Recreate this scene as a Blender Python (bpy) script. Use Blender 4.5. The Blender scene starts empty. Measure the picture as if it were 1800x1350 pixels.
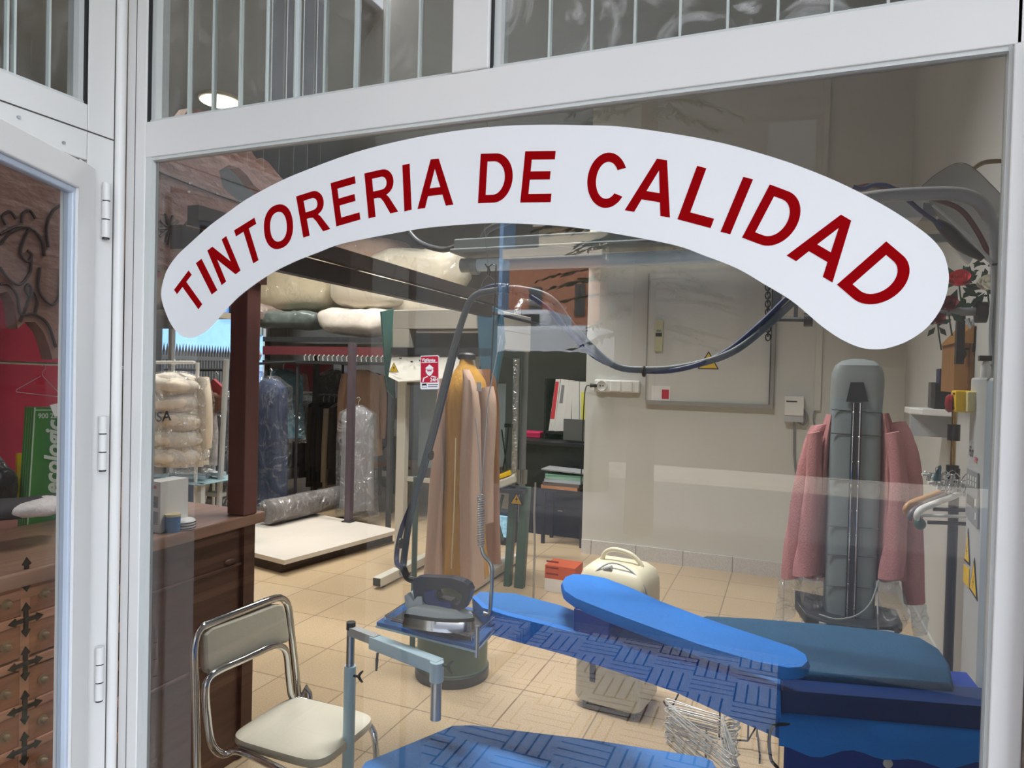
import bpy, bmesh, math, random
from mathutils import Vector, Matrix, noise
from mathutils.geometry import tessellate_polygon
PI = math.pi
R = math.radians
sc = bpy.context.scene
COL = sc.collection
random.seed(7)

# ------------------------------------------------------------------ camera (fitted to the photograph's vanishing points)
F = 1205.8
YAW, PIT, ROL = R(-22.094), R(-.983), R(1.418)
CAM = Vector((0, -1.2143, 1.6))
_f = Vector((math.sin(YAW) * math.cos(PIT), math.cos(YAW) * math.cos(PIT), math.sin(PIT)))
_r0 = Vector((math.cos(YAW), -math.sin(YAW), 0))
_u0 = _r0.cross(_f)
RT = _r0 * math.cos(ROL) + _u0 * math.sin(ROL)
UP = -_r0 * math.sin(ROL) + _u0 * math.cos(ROL)
cd = bpy.data.cameras.new('camera')
cam = bpy.data.objects.new('camera', cd)
COL.objects.link(cam)
M = Matrix.Identity(4)
for i in range(3):
    M[i][0], M[i][1], M[i][2], M[i][3] = RT[i], UP[i], -_f[i], CAM[i]
cam.matrix_world = M
cd.sensor_width = 36
cd.lens = 36 * F / 1800
cd.clip_start = .02
cd.clip_end = 300
sc.camera = cam

def ray(px, py):
    return _f + RT * ((px - 900) / F) - UP * ((py - 675) / F)
def PZ(px, py, z):            # point of the photo lying at height z
    d = ray(px, py); return CAM + d * ((z - CAM.z) / d.z)
def PY(px, py, y):            # ... on the plane Y = y (parallel to the shop window)
    d = ray(px, py); return CAM + d * ((y - CAM.y) / d.y)
def PX(px, py, x):            # ... on the plane X = x (parallel to the doorway)
    d = ray(px, py); return CAM + d * ((x - CAM.x) / d.x)

# ------------------------------------------------------------------ materials
MATS = {}
def mat(name, col, rough=.5, metal=0., var=.08, scale=6., bump=0., bscale=60., emis=0., alpha=1., coat=0., spec=.5, stretch=None):
    if name in MATS: return MATS[name]
    m = bpy.data.materials.new(name); m.use_nodes = True
    nt = m.node_tree; N = nt.nodes; L = nt.links
    b = N['Principled BSDF']
    b.inputs['Roughness'].default_value = rough
    b.inputs['Metallic'].default_value = metal
    b.inputs['Specular IOR Level'].default_value = spec
    b.inputs['Coat Weight'].default_value = coat
    b.inputs['Coat Roughness'].default_value = .12
    tc = N.new('ShaderNodeTexCoord'); mp = N.new('ShaderNodeMapping')
    L.new(tc.outputs['Object'], mp.inputs['Vector'])
    if stretch: mp.inputs['Scale'].default_value = stretch
    nz = N.new('ShaderNodeTexNoise'); nz.inputs['Scale'].default_value = scale; nz.inputs['Detail'].default_value = 5
    L.new(mp.outputs[0], nz.inputs['Vector'])
    rp = N.new('ShaderNodeMapRange'); rp.inputs[1].default_value = .25; rp.inputs[2].default_value = .75
    rp.inputs[3].default_value = 1 - var; rp.inputs[4].default_value = 1 + var
    L.new(nz.outputs['Fac'], rp.inputs[0])
    mx = N.new('ShaderNodeVectorMath'); mx.operation = 'SCALE'
    mx.inputs[0].default_value = col[:3]
    L.new(rp.outputs[0], mx.inputs['Scale'])
    L.new(mx.outputs[0], b.inputs['Base Color'])
    if bump:
        n2 = N.new('ShaderNodeTexNoise'); n2.inputs['Scale'].default_value = bscale; n2.inputs['Detail'].default_value = 3
        L.new(mp.outputs[0], n2.inputs['Vector'])
        bp = N.new('ShaderNodeBump'); bp.inputs['Strength'].default_value = bump; bp.inputs['Distance'].default_value = .02
        L.new(n2.outputs['Fac'], bp.inputs['Height']); L.new(bp.outputs[0], b.inputs['Normal'])
    if emis:
        b.inputs['Emission Color'].default_value = (*col[:3], 1)
        b.inputs['Emission Strength'].default_value = emis
    b.inputs['Alpha'].default_value = alpha
    MATS[name] = m
    return m

def S(r, g, b):               # sRGB 0-255 -> linear
    f = lambda c: c / 12.92 if c <= .04045 else ((c + .055) / 1.055) ** 2.4
    return (f(r / 255), f(g / 255), f(b / 255))

def glass_mat(name, tint=(.93, .95, .95), k=2.1, dirt=0.):
    m = bpy.data.materials.new(name); m.use_nodes = True
    nt = m.node_tree; N = nt.nodes; L = nt.links
    N.remove(N['Principled BSDF'])
    out = N['Material Output']
    tr = N.new('ShaderNodeBsdfTransparent'); tr.inputs[0].default_value = (*tint, 1)
    gl = N.new('ShaderNodeBsdfGlossy'); gl.inputs['Roughness'].default_value = 0.
    fr = N.new('ShaderNodeFresnel'); fr.inputs['IOR'].default_value = 1.5
    mu = N.new('ShaderNodeMath'); mu.operation = 'MULTIPLY'; mu.inputs[1].default_value = k; mu.use_clamp = True
    L.new(fr.outputs[0], mu.inputs[0])
    mx = N.new('ShaderNodeMixShader')
    L.new(mu.outputs[0], mx.inputs[0]); L.new(tr.outputs[0], mx.inputs[1]); L.new(gl.outputs[0], mx.inputs[2])
    last = mx
    if dirt:                  # wiped dust: swirly diffuse film
        df = N.new('ShaderNodeBsdfDiffuse'); df.inputs[0].default_value = (.8, .8, .8, 1)
        tc = N.new('ShaderNodeTexCoord'); nz = N.new('ShaderNodeTexNoise')
        nz.inputs['Scale'].default_value = 6; nz.inputs['Detail'].default_value = 8; nz.inputs['Distortion'].default_value = 2.5
        L.new(tc.outputs['Object'], nz.inputs['Vector'])
        rp = N.new('ShaderNodeMapRange'); rp.inputs[1].default_value = .5; rp.inputs[2].default_value = .75; rp.inputs[4].default_value = dirt
        L.new(nz.outputs['Fac'], rp.inputs[0])
        m2 = N.new('ShaderNodeMixShader'); L.new(rp.outputs[0], m2.inputs[0]); L.new(last.outputs[0], m2.inputs[1]); L.new(df.outputs[0], m2.inputs[2])
        last = m2
    L.new(last.outputs[0], out.inputs['Surface'])
    return m

def film_mat(name, op=.12, tint=(.93, .95, .97), scale=5., line=.035, white=.8):   # crinkled clear plastic film; crease glints painted in as whiter streaks
    m = bpy.data.materials.new(name); m.use_nodes = True
    nt = m.node_tree; N = nt.nodes; L = nt.links
    N.remove(N['Principled BSDF']); out = N['Material Output']
    tc = N.new('ShaderNodeTexCoord'); mp = N.new('ShaderNodeMapping'); mp.inputs['Scale'].default_value = (1.3, 1.3, .9)
    L.new(tc.outputs['Object'], mp.inputs[0])
    nz = N.new('ShaderNodeTexNoise'); nz.inputs['Scale'].default_value = scale; nz.inputs['Detail'].default_value = 3; nz.inputs['Distortion'].default_value = 1.6
    L.new(mp.outputs[0], nz.inputs['Vector'])
    bp = N.new('ShaderNodeBump'); bp.inputs['Strength'].default_value = 1; bp.inputs['Distance'].default_value = .12
    L.new(nz.outputs['Fac'], bp.inputs['Height'])
    tr = N.new('ShaderNodeBsdfTransparent'); tr.inputs[0].default_value = (*tint, 1)
    gl = N.new('ShaderNodeBsdfGlossy'); gl.inputs['Roughness'].default_value = .16; L.new(bp.outputs[0], gl.inputs['Normal'])
    df = N.new('ShaderNodeBsdfDiffuse'); df.inputs[0].default_value = (white, white, white, 1); L.new(bp.outputs[0], df.inputs['Normal'])
    a = N.new('ShaderNodeMixShader'); a.inputs[0].default_value = .55
    L.new(gl.outputs[0], a.inputs[1]); L.new(df.outputs[0], a.inputs[2])
    sb = N.new('ShaderNodeMath'); sb.operation = 'SUBTRACT'; sb.inputs[1].default_value = .5; L.new(nz.outputs['Fac'], sb.inputs[0])
    ab = N.new('ShaderNodeMath'); ab.operation = 'ABSOLUTE'; L.new(sb.outputs[0], ab.inputs[0])
    rp = N.new('ShaderNodeMapRange'); rp.interpolation_type = 'SMOOTHSTEP'; rp.inputs[1].default_value = 0; rp.inputs[2].default_value = line; rp.inputs[3].default_value = min(.7, op * 2.6); rp.inputs[4].default_value = op
    L.new(ab.outputs[0], rp.inputs[0])
    b = N.new('ShaderNodeMixShader'); L.new(rp.outputs[0], b.inputs[0]); L.new(tr.outputs[0], b.inputs[1]); L.new(a.outputs[0], b.inputs[2])
    L.new(b.outputs[0], out.inputs['Surface'])
    return m

def tile_mat(name, c1, c2, grout, w, h, gw=.006, off=0., rough=.4, speck=.12, bump=.0, spin=0):
    m = bpy.data.materials.new(name); m.use_nodes = True
    nt = m.node_tree; N = nt.nodes; L = nt.links; b = N['Principled BSDF']; b.inputs['Roughness'].default_value = rough
    tc = N.new('ShaderNodeTexCoord'); mp = N.new('ShaderNodeMapping'); mp.inputs['Rotation'].default_value = (0, 0, spin)
    L.new(tc.outputs['Object'], mp.inputs[0])
    br = N.new('ShaderNodeTexBrick'); br.offset = off; br.inputs['Scale'].default_value = 1
    br.inputs['Brick Width'].default_value = w; br.inputs['Row Height'].default_value = h; br.inputs['Mortar Size'].default_value = gw
    br.inputs['Color1'].default_value = (*c1, 1); br.inputs['Color2'].default_value = (*c2, 1); br.inputs['Mortar'].default_value = (*grout, 1)
    L.new(mp.outputs[0], br.inputs['Vector'])
    nz = N.new('ShaderNodeTexNoise'); nz.inputs['Scale'].default_value = 140; nz.inputs['Detail'].default_value = 2
    L.new(mp.outputs[0], nz.inputs['Vector'])
    rp = N.new('ShaderNodeMapRange'); rp.inputs[1].default_value = .3; rp.inputs[2].default_value = .7; rp.inputs[3].default_value = 1 - speck; rp.inputs[4].default_value = 1 + speck
    L.new(nz.outputs['Fac'], rp.inputs[0])
    vm = N.new('ShaderNodeVectorMath'); vm.operation = 'SCALE'; L.new(br.outputs['Color'], vm.inputs[0]); L.new(rp.outputs[0], vm.inputs['Scale'])
    L.new(vm.outputs[0], b.inputs['Base Color'])
    return m

# ------------------------------------------------------------------ mesh builder
class MB:
    def __init__(s): s.v = []; s.f = []; s.sm = []
    def add(s, vs, fs, smooth=False):
        o = len(s.v); s.v += [Vector(v) for v in vs]
        s.f += [tuple(i + o for i in f) for f in fs]; s.sm += [smooth] * len(fs)
        return s
    def box(s, c, d, rz=0, rx=0, ry=0, bev=0):
        M = Matrix.Translation(Vector(c)) @ Matrix.Rotation(rz, 4, 'Z') @ Matrix.Rotation(ry, 4, 'Y') @ Matrix.Rotation(rx, 4, 'X')
        x, y, z = d[0] / 2, d[1] / 2, d[2] / 2
        if not bev:
            vs = [M @ Vector((a * x, b * y, e * z)) for a in (-1, 1) for b in (-1, 1) for e in (-1, 1)]
            return s.add(vs, [(0, 1, 3, 2), (4, 6, 7, 5), (0, 4, 5, 1), (2, 3, 7, 6), (0, 2, 6, 4), (1, 5, 7, 3)])
        bm = bmesh.new(); bmesh.ops.create_cube(bm, size=1)
        for v in bm.verts: v.co = Vector((v.co.x * d[0], v.co.y * d[1], v.co.z * d[2]))
        bmesh.ops.bevel(bm, geom=bm.edges[:], offset=min(bev, min(d) * .49), segments=3, affect='EDGES', profile=.5)
        bm.verts.index_update()
        s.add([M @ v.co for v in bm.verts], [[v.index for v in f.verts] for f in bm.faces], True)
        bm.free(); return s
    def bb(s, x0, x1, y0, y1, z0, z1, bev=0):
        return s.box(((x0 + x1) / 2, (y0 + y1) / 2, (z0 + z1) / 2), (abs(x1 - x0), abs(y1 - y0), abs(z1 - z0)), bev=bev)
    def tube(s, pts, r, n=10, closed=False, smooth_path=0, rx=None):
        pts = [Vector(p) for p in pts]
        if smooth_path: 
            pts = crom(pts, smooth_path, closed)
        k = len(pts)
        rad = (lambda i: r) if not callable(r) else (lambda i: r(i / max(1, k - 1)))
        rings = []; prev = None
        for i, p in enumerate(pts):
            a = pts[(i - 1) % k] if (closed or i > 0) else p
            b = pts[(i + 1) % k] if (closed or i < k - 1) else p
            t = (b - a)
            t = t.normalized() if t.length > 1e-9 else Vector((0, 0, 1))
            if prev is None:
                u = t.orthogonal().normalized()
            else:
                u = prev - t * prev.dot(t)
                u = u.normalized() if u.length > 1e-6 else t.orthogonal().normalized()
            prev = u; w = t.cross(u)
            q = rad(i)
            rings.append([p + (u * math.cos(2 * PI * j / n) + w * math.sin(2 * PI * j / n)) * q for j in range(n)])
        vs = [v for rg in rings for v in rg]; fs = []
        for i in range(k if closed else k - 1):
            a = i * n; b = ((i + 1) % k) * n
            for j in range(n): fs.append((a + j, a + (j + 1) % n, b + (j + 1) % n, b + j))
        s.add(vs, fs, True)
        if not closed:
            s.add(rings[0], [tuple(range(n))[::-1]]); s.add(rings[-1], [tuple(range(n))])
        return s
    def cyl(s, a, b, r, r2=None, n=20):
        r2 = r if r2 is None else r2
        return s.tube([a, b], lambda t: r + (r2 - r) * t, n)
    def lathe(s, c, prof, n=28, axis='Z', sx=1, sy=1, rot=None):
        c = Vector(c); vs = []; fs = []
        Rm = {'Z': Matrix.Identity(3), 'X': Matrix.Rotation(PI / 2, 3, 'Y'), 'Y': Matrix.Rotation(-PI / 2, 3, 'X')}[axis]
        if rot is not None: Rm = rot
        for r, z in prof:
            for j in range(n):
                a = 2 * PI * j / n
                vs.append(c + Rm @ Vector((r * math.cos(a) * sx, r * math.sin(a) * sy, z)))
        for i in range(len(prof) - 1):
            for j in range(n):
                fs.append((i * n + j, i * n + (j + 1) % n, (i + 1) * n + (j + 1) % n, (i + 1) * n + j))
        s.add(vs, fs, True)
        o = [vs[j] for j in range(n)]; e = [vs[(len(prof) - 1) * n + j] for j in range(n)]
        if prof[0][0] > 1e-5: s.add(o, [tuple(range(n))[::-1]])
        if prof[-1][0] > 1e-5: s.add(e, [tuple(range(n))])
        return s
    def prism(s, poly, d, holes=(), smooth=False):
        """planar polygon (3-D points) pushed along vector d"""
        d = Vector(d); loops = [[Vector(p) for p in poly]] + [[Vector(p) for p in h] for h in holes]
        tri = tessellate_polygon(loops); flat = [p for l in loops for p in l]; n = len(flat)
        s.add(flat + [p + d for p in flat], [tuple(t) for t in tri] + [tuple(i + n for i in t[::-1]) for t in tri])
        o = 0
        for l in loops:
            k = len(l)
            s.add(l + [p + d for p in l], [(i, (i + 1) % k, (i + 1) % k + k, i + k) for i in range(k)], smooth)
            o += k
        return s
    def loft(s, rings, cap=True, closed=True, smooth=True):
        n = len(rings[0]); vs = [p for r in rings for p in r]; fs = []
        for i in range(len(rings) - 1):
            for j in range(n if closed else n - 1):
                fs.append((i * n + j, i * n + (j + 1) % n, (i + 1) * n + (j + 1) % n, (i + 1) * n + j))
        s.add(vs, fs, smooth)
        if cap and closed:
            s.add(rings[0], [tuple(range(n))[::-1]], smooth); s.add(rings[-1], [tuple(range(n))], smooth)
        return s
    def blob(s, c, r, e=1., seed=0, amp=0., fr=3., nu=26, nv=16, rz=0, flat=None):
        c = Vector(c); sg = lambda x, p: math.copysign(abs(x) ** p, x)
        Rz = Matrix.Rotation(rz, 3, 'Z'); rings = []
        for i in range(1, nv):
            ph = -PI / 2 + PI * i / nv; rg = []
            for j in range(nu):
                th = 2 * PI * j / nu
                p = Vector((sg(math.cos(ph), e) * sg(math.cos(th), e), sg(math.cos(ph), e) * sg(math.sin(th), e), sg(math.sin(ph), e)))
                q = Vector((p.x * r[0], p.y * r[1], p.z * r[2]))
                if amp:
                    k = noise.fractal(q * fr + Vector((seed * 7.3, seed * 3.1, seed)), 1, 2, 3)
                    q += q.normalized() * amp * k
                rg.append(c + Rz @ q)
            rings.append(rg)
        return s.loft(rings)
    def xform(s, M):
        s.v = [M @ v for v in s.v]; return s
    def build(s, name, m, parent=None, sharp=40, bevel=0):
        me = bpy.data.meshes.new(name)
        root = parent
        while root is not None and root.parent is not None: root = root.parent
        off = OFF.get(root.name, Vector()) if root is not None else Vector()
        me.from_pydata([tuple(v - off) for v in s.v], [], s.f)
        for p, q in zip(me.polygons, s.sm): p.use_smooth = q
        bm = bmesh.new(); bm.from_mesh(me)
        bmesh.ops.remove_doubles(bm, verts=bm.verts, dist=1e-5)
        bmesh.ops.recalc_face_normals(bm, faces=bm.faces)
        bm.to_mesh(me); bm.free()
        if any(s.sm): me.set_sharp_from_angle(angle=R(sharp))
        me.materials.append(m)
        o = bpy.data.objects.new(name, me); COL.objects.link(o)
        if parent is not None: o.parent = parent
        if bevel:
            bv = o.modifiers.new('b', 'BEVEL'); bv.width = bevel; bv.segments = 2; bv.limit_method = 'ANGLE'
        return o

def crom(p, k, closed=False):
    n = len(p); out = []
    rng = range(n if closed else n - 1)
    for i in rng:
        p0 = p[(i - 1) % n] if (closed or i > 0) else p[i] * 2 - p[i + 1]
        p1, p2 = p[i], p[(i + 1) % n]
        p3 = p[(i + 2) % n] if (closed or i < n - 2) else p2 * 2 - p1
        for j in range(k):
            t = j / k
            out.append(.5 * ((2 * p1) + (p2 - p0) * t + (2 * p0 - 5 * p1 + 4 * p2 - p3) * t * t + (3 * p1 - p0 - 3 * p2 + p3) * t ** 3))
    if not closed: out.append(p[-1])
    return out

OFF = {}
def thing(name, label, cat, loc=(0, 0, 0), group=None):
    o = bpy.data.objects.new(name, None); COL.objects.link(o)
    o.empty_display_size = .05
    o.location = loc; OFF[o.name] = Vector(loc)
    o['label'] = label; o['category'] = cat
    if group: o['group'] = group
    return o
def tag(o, label, cat, group=None):
    o['label'] = label; o['category'] = cat
    if group: o['group'] = group
    return o
def struct(mb, name, m, parent=None, **k):
    o = mb.build(name, m, parent, **k)
    if parent is None: o['kind'] = 'structure'
    return o
def lab(o, t): o['label'] = t; return o

def text(mb, s, o, xd, yd, h, bold=0., shear=0., align='LEFT', wmax=None):
    """lettering laid on the plane through o spanned by xd (reading direction) and yd (up)"""
    cu = bpy.data.curves.new('t', 'FONT'); cu.body = s; cu.size = 1; cu.offset = bold; cu.shear = shear; cu.align_x = align
    cu.resolution_u = 3
    ob = bpy.data.objects.new('t', cu); COL.objects.link(ob)
    dg = bpy.context.evaluated_depsgraph_get(); me = bpy.data.meshes.new_from_object(ob.evaluated_get(dg))
    o, xd, yd = Vector(o), Vector(xd).normalized(), Vector(yd).normalized()
    xs = [v.co.x for v in me.vertices] or [0]
    k = h / .72; kx = k
    w = (max(xs) - min(xs)) * k
    if wmax and w > wmax: kx = k * wmax / w
    mb.add([o + xd * (v.co.x * kx) + yd * (v.co.y * k) for v in me.vertices], [tuple(p.vertices) for p in me.polygons])
    bpy.data.objects.remove(ob); bpy.data.curves.remove(cu); bpy.data.meshes.remove(me)
    return mb
# ================================================================== shared materials
m_frame = mat('white lacquered aluminium', S(226, 224, 222), .32, var=.02, scale=3, spec=.4)
m_frame2 = mat('white aluminium bead', S(205, 208, 206), .35, var=.02)
m_seam = mat('dark joint', S(70, 66, 64), .7)
m_rubber = mat('black rubber seal', S(28, 27, 27), .6)
m_glass = glass_mat('shop window glass')
m_glass_dirty = glass_mat('dusty glass', k=.7, dirt=.6)
m_glass_low = glass_mat('strip glass', k=.7, dirt=.12)
m_edge = mat('bright glass edge', S(196, 204, 200), .15, spec=.6)
m_sign = mat('white vinyl', S(236, 236, 238), .7, var=.01, spec=.1)
m_red = mat('dark red vinyl', S(146, 4, 10), .8, var=.02, spec=.03)
m_wall = mat('painted plaster', S(206, 206, 200), .75, var=.03, scale=2.5, bump=.05, bscale=30)
m_wallg = mat('grey painted plaster', S(190, 190, 186), .8, var=.03, scale=2)
m_ceil = mat('ceiling paint', S(186, 183, 180), .85, var=.02)
m_steel = mat('brushed steel', S(178, 182, 186), .3, 1., var=.05)
m_chrome = mat('chrome', S(215, 218, 222), .1, 1., var=.02)
m_black = mat('black plastic', S(22, 22, 24), .4)
m_dark = mat('dark grey metal', S(52, 54, 58), .45)
m_iron = mat('black iron', S(30, 28, 28), .5, .4)
m_grey = mat('grey plastic', S(128, 132, 134), .45)
m_lgrey = mat('light grey enamel', S(186, 190, 192), .4)
m_white = mat('white plastic', S(228, 228, 224), .4)
m_paper = mat('white paper', S(232, 230, 226), .8)
m_yel = mat('warning yellow', S(240, 196, 20), .45)
m_ink = mat('black ink', S(24, 22, 24), .6)
m_film = film_mat('clear garment film', .14)
m_film_d = film_mat('dense garment film', .17, scale=4, line=.022)
m_film_g = film_mat('glossy suit film', .07, scale=3.2, line=.03)
m_film_b = film_mat('duvet bag film', .08, (.98, .98, .98), 3.5, .025, .9)

# ================================================================== setting: facade
XL = -1.536
f = MB()
f.bb(XL, -1.471, 0, .026, .12, 3.1)                                   # jamb beside the doorway
struct(f, 'trim_1', m_frame, bevel=.003)
f = MB().bb(-1.471, .30, .0, .026, 2.1, 2.186)                        # transom over the shop window
struct(f, 'trim_2', m_frame, bevel=.002)
f = MB().bb(-.637, -.557, -.004, .04, 2.186, 3.1); struct(f, 'trim_3', m_frame, bevel=.003)
f = MB().bb(.289, .330, -.004, .026, .0, 2.1).bb(.292, .46, .0, .026, 2.1, 3.1); struct(f, 'trim_4', m_frame, bevel=.002)
f = MB().bb(-1.471, .287, 0, .07, .12, .22).bb(-1.471, .30, 0, .07, 3.02, 3.1); struct(f, 'trim_5', m_frame, bevel=.002)
f = MB().bb(.3302, 6, -.03, .075, -.15, 2.1).bb(.4602, 6, -.03, .075, 2.1, 3.1)
struct(f, 'wall_front', mat('rough brown stone', S(120, 106, 94), .85, var=.35, scale=30, bump=.6, bscale=40))
f = MB().bb(-1.536, 6, -.02, .3, 3.1, 7.4).bb(-1.836, -1.536, -2.3, .3, 3.1, 7.4).bb(-1.64, -1.536, -2.3, -1.05, -.15, 3.1)
struct(f, 'wall_facade', mat('facade render', S(200, 190, 176), .85))
f = MB().bb(-1.536, 6, -.95, -.02, 3.16, 3.3); struct(f, 'canopy_slab', mat('soffit paint', S(150, 146, 140), .85))
f = MB().bb(-1.471, .287, 0, .12, -.15, .12); struct(f, 'trim_6', mat('granite plinth', S(120, 118, 116), .6, var=.3, scale=60))

# door surround on the plane X = XL
f = MB()
f.bb(XL - .07, XL, -.1, -.0, .0, 3.1)
f.bb(XL - .07, XL, -1.05, -.1, 2.07, 2.2)
f.bb(XL - .07, XL, -1.05, -.1, 3.02, 3.1)
struct(f, 'trim_7', m_frame, bevel=.003)
f = MB()                                                             # the fine joints of the profiles
f.bb(XL, XL + .0012, -.034, -.0325, .0, 3.1)
f.bb(XL, XL + .0012, -1.05, -.034, 2.136, 2.139)
f.bb(-1.5055, -1.5045, -.0012, 0, .12, 3.1)
struct(f, 'trim_8', m_seam)
f = MB().cyl((XL + .003, -.02, 0), (XL + .003, -.02, 3.1), .012, n=12); struct(f, 'trim_9', m_frame)
# screws in the door head
f = MB()
for px, py in ((32, 206), (32, 228), (111, 251), (112, 270)):
    p = PX(px, py, XL); f.cyl(p, p + Vector((.004, 0, 0)), .0035, n=10)
struct(f, 'trim_10', m_steel)

# main window: bead and pane
w1 = bpy.data.objects.new('window_1', None); COL.objects.link(w1); w1['kind'] = 'structure'
f = MB()
f.bb(-1.471, -1.453, .002, .024, .22, 2.1).bb(.2845, .289, .003, .024, .22, 2.1)
f.bb(-1.453, .2845, .004, .024, 2.093, 2.1).bb(-1.453, .2845, .004, .024, .22, .235)
struct(f, 'window_frame', m_frame2, w1, bevel=.002)
f = MB().add([(-1.455, .016, .225), (.286, .016, .225), (.286, .016, 2.096), (-1.455, .016, 2.096)], [(0, 1, 2, 3)])
struct(f, 'pane', m_glass, w1)
f = MB().bb(-1.471, .287, .008, .012, 2.0985, 2.1005); struct(f, 'seal', m_dark, w1)

# upper windows: overlapping vertical strips of glass
def slat_window(name, a, b, z0, z1, marks, m, along='X', y=.03):
    w = bpy.data.objects.new(name, None); COL.objects.link(w); w['kind'] = 'structure'
    P = (lambda u, d, z: (u, y + d, z)) if along == 'X' else (lambda u, d, z: (XL - .03 - d, u, z))
    g = MB(); e = MB()
    us = [a] + sorted(marks) + [b]
    for i in range(len(us) - 1):
        d = .006 * (i % 2)
        g.add([P(us[i] - .004, d, z0), P(us[i + 1] + .004, d, z0), P(us[i + 1] + .004, d, z1), P(us[i] - .004, d, z1)], [(0, 1, 2, 3)])
    for u in marks:
        q = .0022
        e.prism([P(u - q, -.003, z0), P(u + q, -.003, z0), P(u + q, .009, z0), P(u - q, .009, z0)], (0, 0, z1 - z0))
    struct(g, 'pane', m, w); struct(e, 'pane_edge', m_edge, w)
    fr = MB()
    if along == 'X':
        fr.bb(a, a + .018, .012, .05, z0, z1).bb(a, b, .010, .05, z0 - .004, z0 + .008)
        rb = MB().bb(a - .004, a + .004, .004, .02, z0, z1)
    else:
        fr.bb(XL - .05, XL - .012, b - .016, b, z0, z1).bb(XL - .05, XL - .010, a, b, z0 - .004, z0 + .008)
        rb = MB().bb(XL - .02, XL - .004, b - .004, b + .003, z0, z1)
    struct(fr, 'window_frame', m_frame2, w); struct(rb, 'seal', m_rubber, w)
mk = [PY(x, 120, .03).x for x in (333, 375.5, 422.6, 469.6, 519, 570.6, 624.5, 679, 737)]
slat_window('window_2', -1.471, -.637, 2.186, 3.02, mk, m_glass_low)
mk = [PY(x, 70, .03).x for x in (966, 1040, 1115.6, 1195, 1278, 1366, 1460, 1559)]
slat_window('window_3', -.557, .292, 2.186, 3.02, mk + [mk[-1] + .07, mk[-1] + .14], m_glass_dirty)
mk = [PX(x, 120, XL - .03).y for x in (12, 25, 86)]
slat_window('window_4', -1.05, -.1, 2.2, 3.02, mk + [mk[0] - .07 * i for i in range(1, 8)], m_glass_low, along='Y')

# the glazed door leaf, standing ajar towards the street
dr = bpy.data.objects.new('door_1', None); COL.objects.link(dr); dr['kind'] = 'structure'
dr.location = (XL + .006, -.096, 0); dr.rotation_euler = (0, 0, R(25.5))
W, H0, H1, st = .84, .02, 2.052, .065
f = MB()
f.bb(-.03, .012, -st, 0, H0, H1).bb(-.03, .012, -W, -W + st, H0, H1)
f.bb(-.03, .012, -W + st, -st, H1 - .062, H1).bb(-.03, .012, -W + st, -st, H0, .22)
struct(f, 'door_frame', m_frame, dr, bevel=.003)
f = MB()
f.bb(-.02, .004, -st - .009, -st + .001, .22, H1 - .061).bb(-.02, .004, -W + st, -st, H1 - .075, H1 - .061)
struct(f, 'door_bead', mat('bluish aluminium bead', S(190, 200, 216), .3), dr, bevel=.004)
f = MB().add([(-.008, -W + st, .22), (-.008, -st, .22), (-.008, -st, H1 - .06), (-.008, -W + st, H1 - .06)], [(0, 1, 2, 3)])
struct(f, 'pane', glass_mat('door glass', k=.5), dr)
for z0 in (PX(178, 370, XL).z, PX(174, 778, XL).z, PX(168, 1182, XL).z):
    h = MB(); g = MB()
    for k in (-1, 0, 1): h.cyl((XL + .012, -.06, z0 + k * .044 - .0205), (XL + .012, -.06, z0 + k * .044 + .0205), .0095, n=14)
    for k in (-1.5, -.5, .5): g.cyl((XL + .012, -.06, z0 + k * .044 - .0025), (XL + .012, -.06, z0 + k * .044 + .0025), .008, n=14)
    o = struct(h, 'door_hinge', m_frame)
    struct(g, 'hinge_joint', m_black, o)

# ================================================================== the arched shop sign (vinyl on the outer face of the glass)
YS = .0145
up_c = [(283.8, 514), (286.7, 496.7), (294.4, 474), (312, 449), (336.7, 425.6), (370, 396), (403, 372), (434.4, 350), (484, 323), (529, 303), (618, 270), (707, 247), (796, 231), (880, 222), (960, 219.5), (1027, 220.5), (1093, 223), (1182, 235), (1271, 252), (1360, 277), (1420, 298), (1473, 320), (1522, 344), (1567, 369), (1605, 394), (1636, 418), (1655.6, 441), (1664.5, 464), (1667.8, 491), (1662, 523), (1649, 551), (1628, 577), (1600, 597), (1571, 609), (1544, 614), (1513, 611), (1478, 596), (1444, 573), (1422, 554), (1389, 527), (1344, 500), (1296, 472), (1240, 450), (1182, 430), (1071, 409), (1010, 400), (960, 395.6), (890, 392.5), (844, 393), (755.6, 400), (689, 411), (603, 428), (559, 444), (514, 462), (470, 485), (425.6, 517), (397, 545), (377.5, 568), (360, 584), (343, 592.5), (330, 594), (316, 588), (301, 570), (290, 545), (285, 528)]
pts = crom([Vector((PY(x, y, YS).x, YS, PY(x, y, YS).z)) for x, y in up_c], 4, True)
sg = tag(MB().prism(pts, (0, -.0008, 0)).build('shop_sign', m_sign), 'white arched vinyl banner across the window reading TINTORERIA DE CALIDAD in red', 'sign')

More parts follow.
